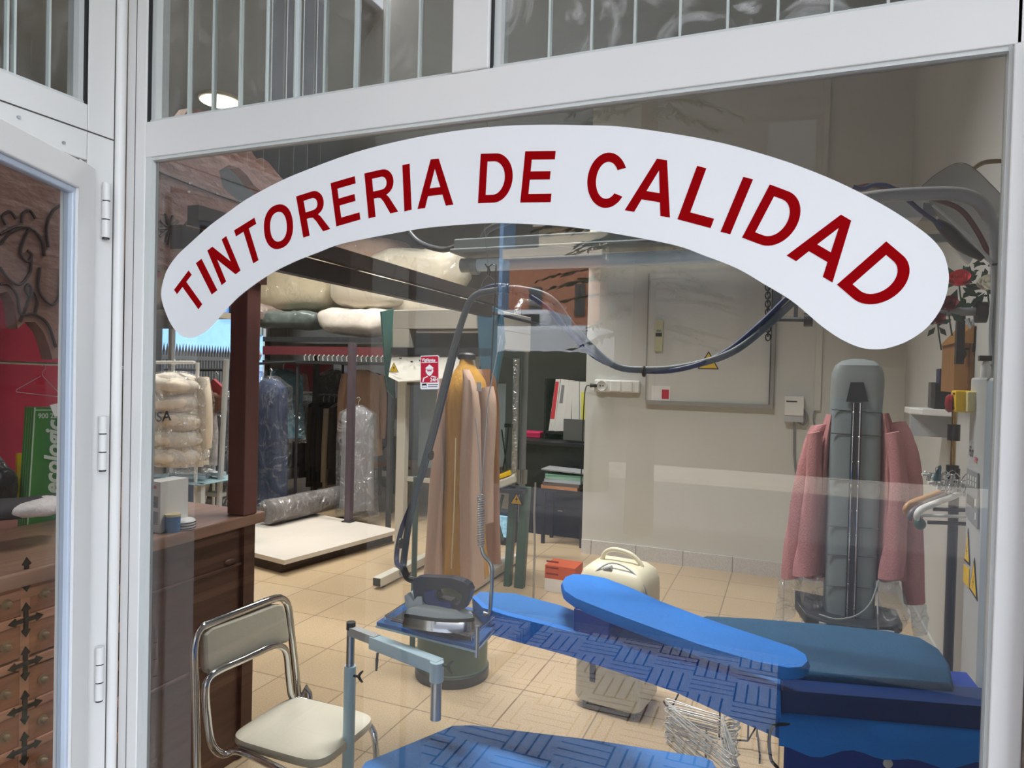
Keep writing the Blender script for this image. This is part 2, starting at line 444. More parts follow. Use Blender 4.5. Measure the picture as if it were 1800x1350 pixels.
def arc(cx, cy, rx, ry, a0, a1, n): return [(cx + rx * math.cos(R(a0 + (a1 - a0) * i / n)), cy + ry * math.sin(R(a0 + (a1 - a0) * i / n))) for i in range(n + 1)]
def ell(cx, cy, rx, ry, n=32, p=1.0):
    o = []
    for i in range(n):
        a = 2 * PI * i / n; c, s_ = math.cos(a), math.sin(a)
        o.append((cx + rx * math.copysign(abs(c) ** p, c), cy + ry * math.copysign(abs(s_) ** p, s_)))
    return o
G = {
 'T': ([(0, 1), (1, 1), (1, .84), (.63, .84), (.63, 0), (.37, 0), (.37, .84), (0, .84)], []),
 'I': ([(0, 0), (0, 1), (1, 1), (1, 0)], []),
 'N': ([(0, 0), (0, 1), (.27, 1), (.76, .36), (.76, 1), (1, 1), (1, 0), (.74, 0), (.24, .64), (.24, 0)], []),
 'O': (ell(.5, .5, .5, .5, 36, .9), [ell(.5, .5, .29, .335, 32, .9)]),
 'R': ([(0, 0), (0, 1), (.55, 1)] + arc(.6, .715, .34, .285, 90, -70, 10) + [(.66, .43), (.74, .36), (1, 0), (.735, 0), (.55, .29), (.46, .385), (.36, .405), (.235, .405), (.235, 0)],
       [[(.235, .845), (.54, .845)] + arc(.55, .705, .16, .14, 85, -85, 8) + [(.5, .56), (.235, .56)]]),
 'E': ([(0, 0), (0, 1), (1, 1), (1, .835), (.24, .835), (.24, .605), (.9, .605), (.9, .445), (.24, .445), (.24, .165), (1, .165), (1, 0)], []),
 'A': ([(0, 0), (.388, 1), (.612, 1), (1, 0), (.79, 0), (.70, .24), (.295, .24), (.21, 0)], [[(.35, .40), (.645, .40), (.5, .80)]]),
 'D': ([(0, 0), (0, 1), (.42, 1)] + arc(.46, .5, .54, .5, 86, -86, 22) + [(.42, 0)], [[(.215, .84), (.4, .84)] + arc(.42, .5, .345, .34, 84, -84, 18) + [(.4, .16), (.215, .16)]]),
 'L': ([(0, 0), (0, 1), (.28, 1), (.28, .175), (1, .175), (1, 0)], []),
 'C': (arc(.5, .5, .5, .5, 30, 327, 36) + arc(.5, .5, .285, .335, 318, 36, 30), []),
}
SG = []
def crop(ox, oy): return lambda x, y: (ox + x / 4.5, oy + y / 4.5)
A_, E_, B_, C_, D_ = crop(270, 350), crop(440, 220), crop(600, 180), crop(960, 200), crop(1300, 320)
for ch, cr, TL, TRc, dn in [
    ('T', A_, (165, 718), (280, 565), (150, 210)), ('I', A_, (338, 507), (382, 473), (125, 248)), ('N', A_, (428, 408), (577, 293), (113, 272)),
    ('T', A_, (640, 248), (800, 148), (92, 298)), ('O', E_, (98, 662), (325, 600), (28, 346)), ('R', E_, (365, 565), (578, 497), (57, 325)),
    ('E', E_, (638, 460), (828, 405), (45, 342)), ('R', E_, (905, 383), (1139, 330), (33, 355)), ('I', E_, (1205, 318), (1262, 305), (16, 365)),
    ('A', E_, (1319, 286), (1602, 252), (6, 378)), ('D', B_, (1105, 408), (1368, 400), (-22, 390)), ('E', B_, (1457, 388), (1697, 385), (-40, 405)),
    ('C', C_, (352, 296), (665, 322), (-46, 436)), ('A', C_, (739, 334), (1096, 392), (-116, 430)), ('L', C_, (1195, 413), (1457, 483), (-155, 422)),
    ('I', C_, (1560, 500), (1637, 520), (-180, 434)), ('D', D_, (240, 20), (560, 140), (-220, 420)), ('A', D_, (661, 176), (1024, 389), (-289, 406)),
    ('D', D_, (1160, 470), (1445, 712), (-390, 342))]:
    out, holes = G[ch]
    def mp(u, v):
        x = TL[0] + (TRc[0] - TL[0]) * u + dn[0] * (1 - v); y = TL[1] + (TRc[1] - TL[1]) * u + dn[1] * (1 - v)
        q = PY(*cr(x, y), YS); return Vector((q.x, YS - .0008, q.z))
    SG.append(ch)
    lab(MB().prism([mp(*p) for p in out], (0, -.0006, 0), [[mp(*p) for p in h] for h in holes]).build('letter', m_red, sg), 'red slanted capital ' + ch)

# security sticker
q = [PY(x, y, YS) for x, y in ((739, 625.5), (772, 624.5), (772, 684), (739, 684.5))]
o_, ex, ez = q[3], (q[2] - q[3]), (q[0] - q[3])
def st_(u, v, d=0): p = o_ + ex * u + ez * v; return Vector((p.x, YS - d, p.z))
rr = lambda u0, v0, u1, v1, d, r=.0: [st_(u0 + r, v0, d), st_(u1 - r, v0, d), st_(u1, v0 + r * .55, d), st_(u1, v1 - r * .55, d), st_(u1 - r, v1, d), st_(u0 + r, v1, d), st_(u0, v1 - r * .55, d), st_(u0, v0 + r * .55, d)]
stk = tag(MB().prism(rr(0, 0, 1, 1, 0, .06), (0, -.0006, 0)).build('security_sticker', m_sign), 'small red and white security guard sticker inside the window pane, headed Vigilante', 'sticker')
m_crim = mat('crimson print', S(190, 16, 52), .5)
MB().prism(rr(.035, .2, .965, .975, .0006, .05), (0, -.0004, 0)).build('red_panel', m_crim, stk)
t = MB(); X1, Z1 = Vector((1, 0, 0)), Vector((0, 0, 1))
text(t, 'Vigilante', st_(.08, .835, .0012), X1, Z1, .0066, bold=.03, wmax=.033)
t.prism(rr(.08, .785, .92, .805, .001), (0, -.0003, 0))
t.prism([st_(*p, .001) for p in ((.28, .63), (.5, .735), (.72, .63), (.68, .6), (.32, .6))], (0, -.0003, 0))
t.prism([st_(*p, .001) for p in ((.3, .585), (.7, .585), (.7, .51), (.6, .43), (.5, .39), (.4, .43), (.3, .51))], (0, -.0003, 0), [[st_(*p, .001) for p in ((.36, .565), (.64, .565), (.6, .53), (.4, .53))]])
t.prism([st_(*p, .001) for p in ((.12, .22), (.16, .34), (.4, .4), (.42, .37), (.22, .32), (.18, .22))], (0, -.0003, 0))
t.prism([st_(*p, .001) for p in ((.88, .34), (.84, .37), (.6, .4), (.58, .37))], (0, -.0003, 0))
text(t, '24H', st_(.53, .235, .0012), X1, Z1, .0075, bold=.03, wmax=.02)
t.build('white_print', m_sign, stk)
t = MB()
for k, v0 in enumerate((.125, .065)): t.prism(rr(.42, v0, .95 - .04 * k, v0 + .022, .0006), (0, -.0003, 0))
t.prism(rr(.1, .05, .34, .17, .0006), (0, -.0003, 0), [rr(.115, .06, .325, .115, .0006)]).build('small_print', m_ink, stk)
# ================================================================== setting: interior shell
m_floor = tile_mat('beige terrazzo tiles', S(190, 168, 138), S(184, 161, 130), S(140, 120, 98), .4, .4, .004, rough=.28, speck=.16)
f = MB().bb(-9.15, 1.0, -.0, 10.2, -.15, 0).bb(-9.15, -1.64, -2.3, 0, -.15, 0); struct(f, 'floor', m_floor)
YB = 4.7; XB = -1.69
f = MB().bb(XB, 1.0, YB, YB + .16, 0, 4.3).bb(XB, XB + .14, YB + .16, 9.4, 0, 4.3); struct(f, 'wall_back', m_wall)
f = MB().bb(.8, 1.0, .08, YB, 0, 4.3); struct(f, 'wall_right', m_wallg)
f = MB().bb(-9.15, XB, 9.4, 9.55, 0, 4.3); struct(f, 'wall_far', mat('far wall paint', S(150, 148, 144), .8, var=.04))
XW = -9.0
wa, wb = PX(284, 600, XW), PX(474, 600, XW); wz0, wz1 = PX(380, 720, XW).z, PX(380, 470, XW).z
f = MB().bb(XW - .15, XW, -2.2, wa.y, 0, 4.3).bb(XW - .15, XW, wb.y, 9.4, 0, 4.3).bb(XW - .15, XW, wa.y, wb.y, 0, wz0).bb(XW - .15, XW, wa.y, wb.y, wz1, 4.3)
w5 = bpy.data.objects.new('window_5_added', None); COL.objects.link(w5); w5['kind'] = 'structure'  # added side window; its street view stands in for a glass reflection
g = MB().bb(XW - .1, XW - .04, wa.y, wa.y + .05, wz0, wz1).bb(XW - .1, XW - .04, wb.y - .05, wb.y, wz0, wz1).bb(XW - .1, XW - .04, wa.y, wb.y, wz0, wz0 + .05).bb(XW - .1, XW - .04, wa.y, wb.y, wz1 - .05, wz1)
struct(g, 'window_frame', m_frame, w5); struct(MB().add([(XW - .07, wa.y, wz0), (XW - .07, wb.y, wz0), (XW - .07, wb.y, wz1), (XW - .07, wa.y, wz1)], [(0, 1, 2, 3)]), 'pane', m_glass, w5)
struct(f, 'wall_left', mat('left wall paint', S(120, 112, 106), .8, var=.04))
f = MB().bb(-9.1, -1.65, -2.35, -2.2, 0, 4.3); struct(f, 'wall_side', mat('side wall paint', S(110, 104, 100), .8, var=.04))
f = MB().bb(-9.15, 1.0, .0701, 9.55, 4.2, 4.35).bb(-9.15, -1.836, -2.35, .0701, 4.2, 4.35); struct(f, 'ceiling', mat('cool ceiling paint', S(160, 172, 186), .85, var=.02))
f = MB().bb(XB, .8, YB - .012, YB, 0, .125); struct(f, 'baseboard_back', tile_mat('skirting tiles', S(206, 204, 202), S(200, 198, 197), S(150, 146, 140), .4, 2, .004))
f = MB().bb(.788, .8, .3, YB, 0, .125); struct(f, 'baseboard_right', m_wallg)
x0 = PY(1450, 300, YB).x
f = MB().bb(x0 - .022, x0 + .022, YB - .022, YB, 1.36, 4.2); struct(f, 'trim_11', m_wall)

# ================================================================== ironing table
m_bluetop = mat('navy ironing cover', S(20, 80, 118), .75, var=.12, scale=9, bump=.15, bscale=140)
m_blue = mat('bright blue cover cloth', S(12, 138, 246), .7, var=.08, scale=5, bump=.1, bscale=120)
m_bluebody = mat('blue enamel', S(12, 62, 158), .35, var=.03)
m_bluesl = mat('blue sleeve cover', S(22, 128, 226), .7, var=.1, scale=7, bump=.12, bscale=130)
m_pale = mat('pale blue enamel', S(196, 226, 242), .35, var=.03)
ZT = .86
it = thing('ironing_table', 'long blue vacuum ironing table with pointed end and raised sleeve arm behind the window', 'ironing table', (0, .8, 0))
top_far = [PZ(x, y, ZT) for x, y in ((843, 1040), (905, 1043), (985, 1064), (1080, 1100), (1230, 1140), (1372, 1181))]
top_near = [PZ(x, y, ZT) for x, y in ((832, 1050), (850, 1068), (895, 1082), (960, 1098), (1050, 1122), (1130, 1146), (1225, 1170), (1372, 1213))]
xr = .78
rf = top_far[-1] + (PZ(1727, 1209, ZT) - top_far[-1]) * 1.45; rn = top_near[-1] + (PZ(1727, 1242, ZT) - top_near[-1]) * 1.6
rf.x = min(rf.x, .76); rn.x = min(rn.x, .76)
poly = top_far + [rf, rn] + top_near[::-1]
m_horn = mat('horn cover', S(40, 116, 190), .7, var=.1, scale=6, bump=.1, bscale=120)  # lighter blue than the beam: reflected pavement haze put into the colour
MB().prism(top_far + [p + Vector((0, .012, 0)) for p in top_near[::-1]], (0, 0, -.05)).build('horn_board', m_horn, it)
MB().prism([top_far[-1], rf, rn, top_near[-1]], (0, 0, -.058)).build('beam', mat('navy beam', S(16, 52, 112), .4, var=.05), it, bevel=.005)  # shading put into the colour: navy against the brighter cover cloth
# left flank of the cover, hanging below the tapering end
low = [(838, 1102), (850, 1112), (900, 1126), (1000, 1153), (1100, 1186), (1190, 1218), (1290, 1264), (1374, 1300)]
ln = []
for i, (x, y) in enumerate(low):
    t_ = i / 7 * (len(top_near) - 1); k = min(int(t_), len(top_near) - 2); q = top_near[k].lerp(top_near[k + 1], t_ - k)
    d = ray(x, y); s_ = ((q - CAM).dot(Vector((d.x, d.y, 0)))) / (d.x * d.x + d.y * d.y)
    ln.append((q + Vector((0, -.004, .002)), CAM + d * s_))
fl = MB(); rings = []
for a, b in ln:
    n_ = Vector((0, -1, 0)); rings.append([a + Vector((0, .02, .001)), a + n_ * .004, a.lerp(b, .35) + n_ * .012, a.lerp(b, .75) + n_ * .012, b, b + Vector((0, .015, .002))])
fl.loft(rings, closed=False); fl.build('side_cover', m_bluesl, it)
# right flank: rounded fabric flap with a wavy hem
rings = []; a0, a1 = top_near[-1], rn
for i in range(25):
    t_ = i / 24 * .80; q = a0.lerp(a1, t_); e = 1 if t_ < .70 else max(.12, math.cos((t_ - .70) / .10 * PI / 2))
    h = (.128 + .006 * math.sin(t_ * 17) - .008 * math.sin(t_ * 31 + 1)) * (.35 + .65 * e)
    rings.append([q + Vector((0, .03, -.052)), q + Vector((0, -.006, -.054)), q + Vector((0, -.022 * e, -.068)), q + Vector((0, -.03 * e, -.095 if h > .1 else -.07)), q + Vector((0, -.024 * e, -h)), q + Vector((0, -.004, -h - .002))])
MB().loft(rings, closed=False).build('hanging_flap', m_blue, it)
# wide padded buck behind, same level
bk = [PZ(x, y, ZT + .012) for x, y in ((1236, 1085), (1330, 1090), (1450, 1100), (1560, 1112), (1620, 1124), (1650, 1142), (1668, 1168), (1674, 1200), (1672, 1206), (1540, 1196), (1372, 1182), (1300, 1160), (1242, 1135)) ]
cen = sum(bk, Vector()) / len(bk); rings = []
for k, z in ((1.0, -.04), (1.012, -.012), (1.0, .0), (.97, .006), (.7, .012), (.3, .014)):
    rings.append([cen + (p - cen) * k + Vector((0, 0, z)) for p in bk])
MB().loft(rings).build('padded_buck', m_bluetop, it)
# sleeve arm
ZS = .955
sa = [(986, 1022), (992, 1012), (1006, 1007), (1030, 1008), (1062, 1014), (1110, 1032), (1160, 1055), (1240, 1085), (1320, 1112), (1400, 1138), (1420, 1150), (1424, 1162), (1414, 1172), (1390, 1174), (1330, 1162), (1230, 1132), (1130, 1096), (1060, 1070), (1010, 1050), (990, 1036)]
sp_ = [PZ(x, y, ZS) for x, y in sa]; cen = sum(sp_, Vector()) / len(sp_); rings = []
for k, z in ((.96, -.034), (.995, -.026), (1.0, -.012), (.985, -.002), (.8, .003), (.3, .004)):
    rings.append([cen + (p - cen) * k + Vector((0, 0, z)) for p in sp_])
MB().loft(rings).build('sleeve_arm', m_bluesl, it)
a = PZ(1008, 1110, ZT); b = PZ(1078, 1128, ZT); m_ = (a + b) / 2; dv = (b - a)
MB().box((m_.x, m_.y + .045, (ZT + ZS - .03) / 2), (dv.length * .92, .085, ZS - .03 - ZT + .004), rz=math.atan2(dv.y, dv.x), bev=.006).build('sleeve_pedestal', m_bluebody, it)
# cabinet below
c0 = a0 + Vector((.012, .02, -.06)); c1 = rn + Vector((0, .02, -.06))
cb = MB().prism([c0, c0.lerp(c1, .72), rf.lerp(top_far[-1], .28) + Vector((0, .25, -.06)), top_far[-1] + Vector((.02, .25, -.06))], (0, 0, -.63)).build('cabinet', m_bluebody, it)
MB().bb(.1, .5, .66, .95, .0, .17).build('foot_plinth', m_dark, it)
dn = (c1 - c0).normalized(); nn = Vector((dn.y, -dn.x, 0))
for px, py in ((1395, 1307), (1560, 1341)):
    d = ray(px, py); t_ = (c0 - CAM).dot(nn) / d.dot(nn); p = CAM + d * t_
    MB().lathe(p, [(.011, -.001), (.011, .003), (.006, .0045), (.0001, .005)], 18, rot=nn.to_track_quat('Z', 'Y').to_matrix()).build('screw_cap', m_white, it)
p = PZ(1380, 1300, .76)
MB().tube([p + Vector((.01, .02, .03)), p + Vector((-.03, 0, .02)), p + Vector((-.03, .0, -.05)), p + Vector((-.0, .01, -.13)), p + Vector((.0, .02, -.5))], .004, 8, smooth_path=6).build('power_cord', m_black, it)
# lower pad in front, catching the garment
ZP = .52
lp = [PZ(x, y, ZP) for x, y in ((640, 1338), (655, 1332), (795, 1274), (830, 1273), (1050, 1300), (1240, 1330), (1256, 1337), (1262, 1350), (1262, 1420), (620, 1420), (632, 1350))]
cen = sum(lp, Vector()) / len(lp)
lpo = thing('garment_tray', 'flat light blue cloth covered tray low in front of the ironing table', 'tray', (cen.x, cen.y, 0))
MB().loft([[cen + (q - cen) * k + Vector((0, 0, z)) for q in lp] for k, z in ((.98, -.03), (1, -.015), (.99, -.002), (.9, .001), (.3, .002))]).build('pad', mat('light blue cloth', S(56, 134, 216), .7, var=.06, scale=3, bump=.1, bscale=90), lpo)
for s_, q in ((0, cen + Vector((-.28, .0, 0))), (1, cen + Vector((.25, .02, 0)))):
    MB().cyl((q.x, q.y, 0), (q.x, q.y, ZP - .025), .018).build('leg', m_pale, lpo)

# ================================================================== iron rest on its post
ZR = .80
T0, T1, T2, T3 = [PZ(x, y, ZR) for x, y in ((660, 1103), (732, 1055), (888, 1090), (838, 1148))]
P0 = PZ(617, 1100, ZR)
ir = thing('iron_rest', 'pale blue tubular iron rest with wire rack on a telescopic post', 'iron rest', (P0.x, P0.y, 0))
MB().cyl((P0.x, P0.y, .0), (P0.x, P0.y, .675), .0185).build('post', m_pale, ir)
MB().cyl((P0.x, P0.y, .62), (P0.x, P0.y, ZR + .002), .0125).build('inner_post', m_steel, ir)
MB().lathe((P0.x, P0.y, ZR), [(.0, .014), (.014, .012), (.0145, -.01), (.0, -.01)][::-1], 18).build('post_cap', m_dark, ir)
MB().lathe((P0.x, P0.y, 0), [(.13, 0), (.13, .012), (.03, .03), (.0, .03)]).build('base_plate', m_dark, ir)
P1 = PZ(772, 1158, ZR); dv = P1 - P0; L_ = dv.length; rz = math.atan2(dv.y, dv.x)
MB().box(P0 + dv * .16 + Vector((0, 0, -.014)), (L_ * .32, .026, .026), rz=rz).build('inner_arm', m_lgrey, ir)
MB().box(P0 + dv * .64 + Vector((0, 0, -.022)), (L_ * .74, .034, .038), rz=rz, bev=.003).build('arm', m_pale, ir)
q = PZ(768, 1160, ZR)
MB().cyl((q.x, q.y, ZR - .005), (q.x, q.y, ZR - .058), .0195).build('socket', m_pale, ir)
MB().cyl((q.x, q.y, ZR - .05), (q.x, q.y, ZR - .165), .0155).build('stub_tube', m_steel, ir)
def wing_nut(p, d, par):
    b = MB(); d = Vector(d).normalized(); u = Vector((0, 0, 1)); b.cyl(p, p + d * .018, .004, n=10)
    for s_ in (-1, 1): b.tube([p + d * .018, p + d * .026 + u * s_ * .011, p + d * .034 + u * s_ * .017], lambda t: .005 - .002 * t, 8)
    b.build('wing_nut', m_dark, par)
wing_nut(Vector((P0.x + .018, P0.y - .004, .648)), (1, -.1, .15), ir)
wing_nut(P0 + dv * .36 + Vector((.004, -.02, -.04)), (0.1, -.3, -1), ir)
wing_nut(q + Vector((.016, .0, -.01)), (1, -.05, -.05), ir)
MB().prism([T0, T1, T2, T3], (0, 0, .006)).build('plate', m_pale, ir)
m_mat = mat('blue silicone mat', S(26, 100, 176), .55)
cc = (T0 + T1 + T2 + T3) / 4
MB().prism([cc + (p - cc) * .99 + Vector((0, 0, .006)) for p in (T0, T1, T2, T3)], (0, 0, .012)).build('mat', m_mat, ir, bevel=.003)
MB().prism([cc + (p - cc) * .78 + Vector((0, 0, .018)) for p in (T0, T1, T2, T3)], (0, 0, .002)).build('mat_recess', m_dark, ir)
w = MB(); up_ = Vector((0, 0, .03))
a, b, c, d = [cc + (p - cc) * .86 + Vector((0, 0, .034)) for p in (T0, T1, T2, T3)]
w.tube([a, d, c], .0028, 8); w.tube([a, b], .0028, 8); w.tube([d, d.lerp(c, .5) + Vector((.03, .0, .02)), c], .0022, 8)
w.tube([a.lerp(d, .5), a.lerp(d, .75) + Vector((0, .05, .012)), b.lerp(c, .8)], .0022, 8)
for p in (a, b, d): w.tube([p, p - Vector((0, 0, .02))], .0028, 8)
w.build('wire_rack', m_chrome, ir)
q = PZ(838, 1146, ZR)
MB().cyl(q + Vector((0, 0, -.015)), q + Vector((0, 0, .075)), .0065).build('corner_pin', m_steel, ir)
# the sprung, bent guide rod with its coil
sx = [(845, 725), (842, 790), (845, 870), (846, 960), (850, 975), (862, 990), (865, 1010), (862, 1070), (858, 1080), (850, 1078)]
yq = T2.y - .1
sp = [PY(x, y, yq) for x, y in sx]
hz = thing('hose_guide', 'bent chrome guide rod with a coil spring beside the iron', 'hose guide', (sp[-1].x, sp[-1].y, ZR))
MB().tube([sp[i] for i in (3, 4, 5, 6, 7, 8, 9)], .0065, 10, smooth_path=5).build('bent_tube', m_steel, hz)
MB().tube([PY(880, 590, yq), PY(858, 700, yq), PY(845, 872, yq)], .0022, 8).tube([PY(836, 735, yq), PY(843, 800, yq), PY(845, 872, yq)], .0022, 8).build('rod', m_steel, hz)
h = []
for i in range(0, 22 * 10):
    t_ = i / 219; c = sp[2].lerp(sp[3], t_); a = i / 10 * 2 * PI; h.append(c + Vector((.0105 * math.cos(a), .0105 * math.sin(a), 0)))
MB().tube(h, .0022, 6).build('coil_spring', m_steel, hz)

# ================================================================== the steam iron
io = thing('steam_iron', 'steam iron with chrome soleplate and navy looped handle on the wire rest', 'iron', (cc.x, cc.y, ZR + .037))
A0 = PZ(722, 1088, ZR + .045); A1 = PZ(836, 1106, ZR + .045); ax = (A1 - A0); ln_ = ax.length; ax.normalize()
ay = Vector((-ax.y, ax.x, 0)); Z_ = Vector((0, 0, 1)); zb = ZR + .038
def I(u, v, w): return Vector((A0.x, A0.y, zb)) + ax * u * ln_ + ay * v + Z_ * w
def sole(w, k):
    pts = []
    for i in range(20): 
        t_ = i / 19; hw = .052 * k * (1 if t_ < .35 else math.cos((t_ - .35) / .65 * PI / 2) ** .7); pts.append((t_ * k + (1 - k) * .5, hw))
    return [I(u, h_ + .0, w) for u, h_ in pts] + [I(u, -h_, w) for u, h_ in pts[::-1][1:]]
MB().loft([sole(0, 1), sole(.012, 1.0), sole(.03, .95)]).build('soleplate', m_chrome, io)
MB().loft([sole(.03, .97), sole(.04, .96)]).build('heat_shield', m_black, io)
MB().loft([sole(.04, .93), sole(.052, .9), sole(.062, .7), sole(.066, .4)]).build('housing', mat('white iron housing', S(206, 220, 228), .3), io)
def IP(x, y):
    d = ray(580 + x / 3.913, 900 + y / 3.913); t_ = (Vector((A0.x, A0.y, zb)) - CAM).dot(ay) / d.dot(ay); return CAM + d * t_
ho = [(585, 470), (600, 445), (640, 436), (850, 445), (930, 468), (965, 492), (984, 528), (965, 600), (938, 655), (905, 668), (850, 660), (760, 650), (690, 640), (655, 600), (640, 566), (600, 590), (588, 540)]
hh = [(748, 548), (765, 525), (800, 512), (850, 514), (890, 535), (925, 565), (915, 605), (890, 632), (872, 622), (850, 600), (800, 588), (765, 584)]
MB().prism([IP(*p) - ay * .017 for p in ho], ay * .034, [[IP(*p) - ay * .017 for p in hh]]).build('handle', mat('navy iron handle', S(30, 40, 66), .35), io, bevel=.007)
bl_ = [(665, 535), (735, 520), (745, 570), (780, 600), (850, 612), (862, 640), (840, 652), (760, 646), (700, 638), (668, 600)]
MB().prism([IP(*p) - ay * .021 for p in bl_], ay * .042).build('blue_panel', mat('blue iron panel', S(24, 56, 130), .35), io, bevel=.004)
bw = [(536, 560), (560, 545), (600, 598), (622, 566), (655, 566), (662, 618), (700, 645), (800, 660), (905, 682), (905, 700), (620, 668), (545, 640)]
MB().prism([IP(*p) - ay * .024 for p in bw], ay * .048).build('side_shell', mat('white iron housing', S(206, 220, 228), .3), io, bevel=.004)
MB().tube([I(.12, 0, .125), I(-.05, .0, .13), I(-.13, 0, .155)], .011, 10, smooth_path=4).build('cord_boot', m_black, io)

# hoses: from the iron up to the hook and across in a sagging curve
hb = thing('hose_bundle', 'blue and grey steam hoses rising from the iron and sagging across to the right', 'hose', tuple(I(-.13, 0, .15)))
st0 = I(-.13, 0, .155)
def hose(pxs, ys, first=st0): return [first] + [PY(x, y, yy) for (x, y), yy in zip(pxs, ys)]
p1 = [(697, 985), (706, 930), (738, 850), (770, 740), (795, 640), (815, 560), (838, 518), (868, 503), (905, 508), (960, 540), (1010, 595), (1060, 635), (1130, 652), (1200, 648), (1270, 622), (1330, 575), (1385, 522), (1430, 480)]
y1 = [.80, .83, .86, .9, .92, .93, .94, .95, .96, .97, .98, .99, 1.0, 1.0, 1.02, 1.05, 1.08, 1.1]
MB().tube(hose(p1, y1), .0085, 10, smooth_path=6).build('blue_hose', mat('dark blue rubber hose', S(20, 36, 92), .5), hb)
p2 = [(708, 1000), (722, 905), (760, 760), (790, 640), (812, 565), (832, 522), (868, 511), (912, 508), (968, 525), (1012, 580), (1075, 640), (1140, 650), (1212, 643), (1285, 620), (1340, 580), (1390, 535), (1440, 490)]
y2 = [.78, .82, .87, .9, .92, .93, .94, .95, .96, .97, .99, 1.0, 1.01, 1.02, 1.05, 1.08, 1.1]
MB().tube(hose(p2, y2), .0115, 12, smooth_path=6).build('grey_hose', mat('grey rubber hose', S(92, 100, 106), .5), hb)
for x, y, yy in ((880, 507, .945), (893, 508, .945), (905, 511, .95), (1132, 653, .995), (704, 955, .80), (757, 800, .87)):
    q = PY(x, y, yy); MB().lathe(q, [(.017, -.004), (.0185, 0), (.017, .004)], 14, axis='X').build('cable_tie', m_black, hb)

# ================================================================== chrome chair
ch = thing('chair', 'chrome tube chair with cream padded seat and back beside the dark counter', 'chair', (-1.36, .5, 0))
m_pad = mat('cream vinyl', S(230, 224, 206), .5, var=.04, scale=4, bump=.04)
Xb = -1.60
ob = [PX(x, y, Xb) for x, y in ((346, 1420), (345, 1330), (342, 1200), (341, 1140), (350, 1108), (372, 1095), (430, 1072), (480, 1053), (496, 1053), (507, 1068), (513, 1120), (520, 1180), (527, 1240))]
ob[0] = Vector((Xb + .02, ob[1].y, .0)); 
lastp = Vector((Xb + .03, ob[-1].y + .01, .43))
MB().tube(ob + [lastp, Vector((Xb + .05, ob[-1].y + .02, 0))], .0125, 12, smooth_path=4).build('back_frame', m_chrome, ch)
zse = .445
ib = [PX(x, y, Xb + .025) for x, y in ((392, 1326), (372, 1308), (364, 1260), (361, 1215), (366, 1193), (385, 1178), (430, 1158), (478, 1136), (495, 1137), (504, 1150), (508, 1190), (514, 1226))]
fr1 = [Vector((Xb + .07, ib[0].y + .02, zse - .025)), Vector((-1.33, ib[0].y - .01, zse - .025)), Vector((-1.25, ib[0].y - .01, zse - .05)), Vector((-1.22, ib[0].y - .01, zse - .12)), Vector((-1.21, ib[0].y - .01, 0))]
fr2 = [Vector((Xb + .06, ib[-1].y + .02, zse - .01)), Vector((-1.36, ib[-1].y + .03, zse - .02)), Vector((-1.28, ib[-1].y + .03, zse - .045)), Vector((-1.25, ib[-1].y + .03, zse - .12)), Vector((-1.24, ib[-1].y + .03, 0))]
MB().tube(fr1[::-1] + ib + fr2, .0115, 12, smooth_path=4).build('seat_frame', m_chrome, ch)
bp_ = [PX(x, y, Xb) for x, y in ((354, 1115), (368, 1102), (430, 1080), (478, 1062), (493, 1063), (498, 1075), (504, 1120), (502, 1128), (480, 1134), (430, 1156), (372, 1182), (362, 1184), (357, 1176))]
MB().prism([p + Vector((.014, 0, 0)) for p in bp_], (-.028, 0, 0)).build('backrest', m_pad, ch, bevel=.008)
y0, y1_ = ib[0].y + .012, ib[-1].y - .0
s_ = MB(); c = Vector(((-1.585 - 1.245) / 2, (y0 + y1_) / 2 + .02, zse)); rg = []
for k, z in ((.97, -.026), (1, -.016), (.985, .0), (.9, .006), (.3, .012)):
    rg.append([c + Vector((.18 * k * math.copysign(abs(math.cos(a)) ** .35, math.cos(a)), ((y1_ - y0) / 2 + .005) * k * math.copysign(abs(math.sin(a)) ** .35, math.sin(a)), z)) for a in [2 * PI * i / 40 for i in range(40)]])
s_.loft(rg).build('seat', m_pad, ch)

# ================================================================== portable air cooler
ac = thing('air_cooler', 'cream portable air cooler with top handle standing on the floor beyond the ironing table', 'air cooler', (0, 0, 0))
m_cream = mat('cream plastic', S(226, 218, 190), .4, var=.02); m_cool = mat('pale cooler plastic', S(206, 210, 204), .4, var=.02)
b = MB(); wx, wy = .17, .15
def rr2(kx, ky, z, e=.28): return [Vector((wx * kx * math.copysign(abs(math.cos(a)) ** e, math.cos(a)), wy * ky * math.copysign(abs(math.sin(a)) ** e, math.sin(a)), z)) for a in [2 * PI * i / 40 for i in range(40)]]
b.loft([rr2(.95, .95, .035), rr2(1, 1, .05), rr2(1, 1, .4)]); b.build('tank', m_cool, ac)
b = MB(); b.loft([rr2(1, 1, .402), rr2(1.0, 1, .56), rr2(.98, .97, .61), rr2(.9, .86, .655), rr2(.7, .6, .685), rr2(.3, .3, .69)]); b.build('upper_housing', m_cream, ac)
MB().tube([(-.1, 0, .66), (-.08, 0, .72), (-.03, 0, .745), (.05, 0, .735), (.1, 0, .70), (.12, 0, .66)], .011, 10, smooth_path=5).build('handle', m_cream, ac)
v = MB()
for i in range(9): v.box((.03, -wy - .001, .49 + i * .012), (.24, .006, .004))
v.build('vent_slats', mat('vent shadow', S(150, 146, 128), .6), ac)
MB().prism([(-.075, -wy - .004, .29), (-.065, -wy - .004, .3), (-.055, -wy - .004, .29), (-.05, -wy - .004, .2), (-.052, -wy - .004, .14), (-.078, -wy - .004, .14), (-.08, -wy - .004, .2)], (0, .004, 0)).build('water_gauge', mat('dark blue gauge', S(26, 44, 76), .3), ac)
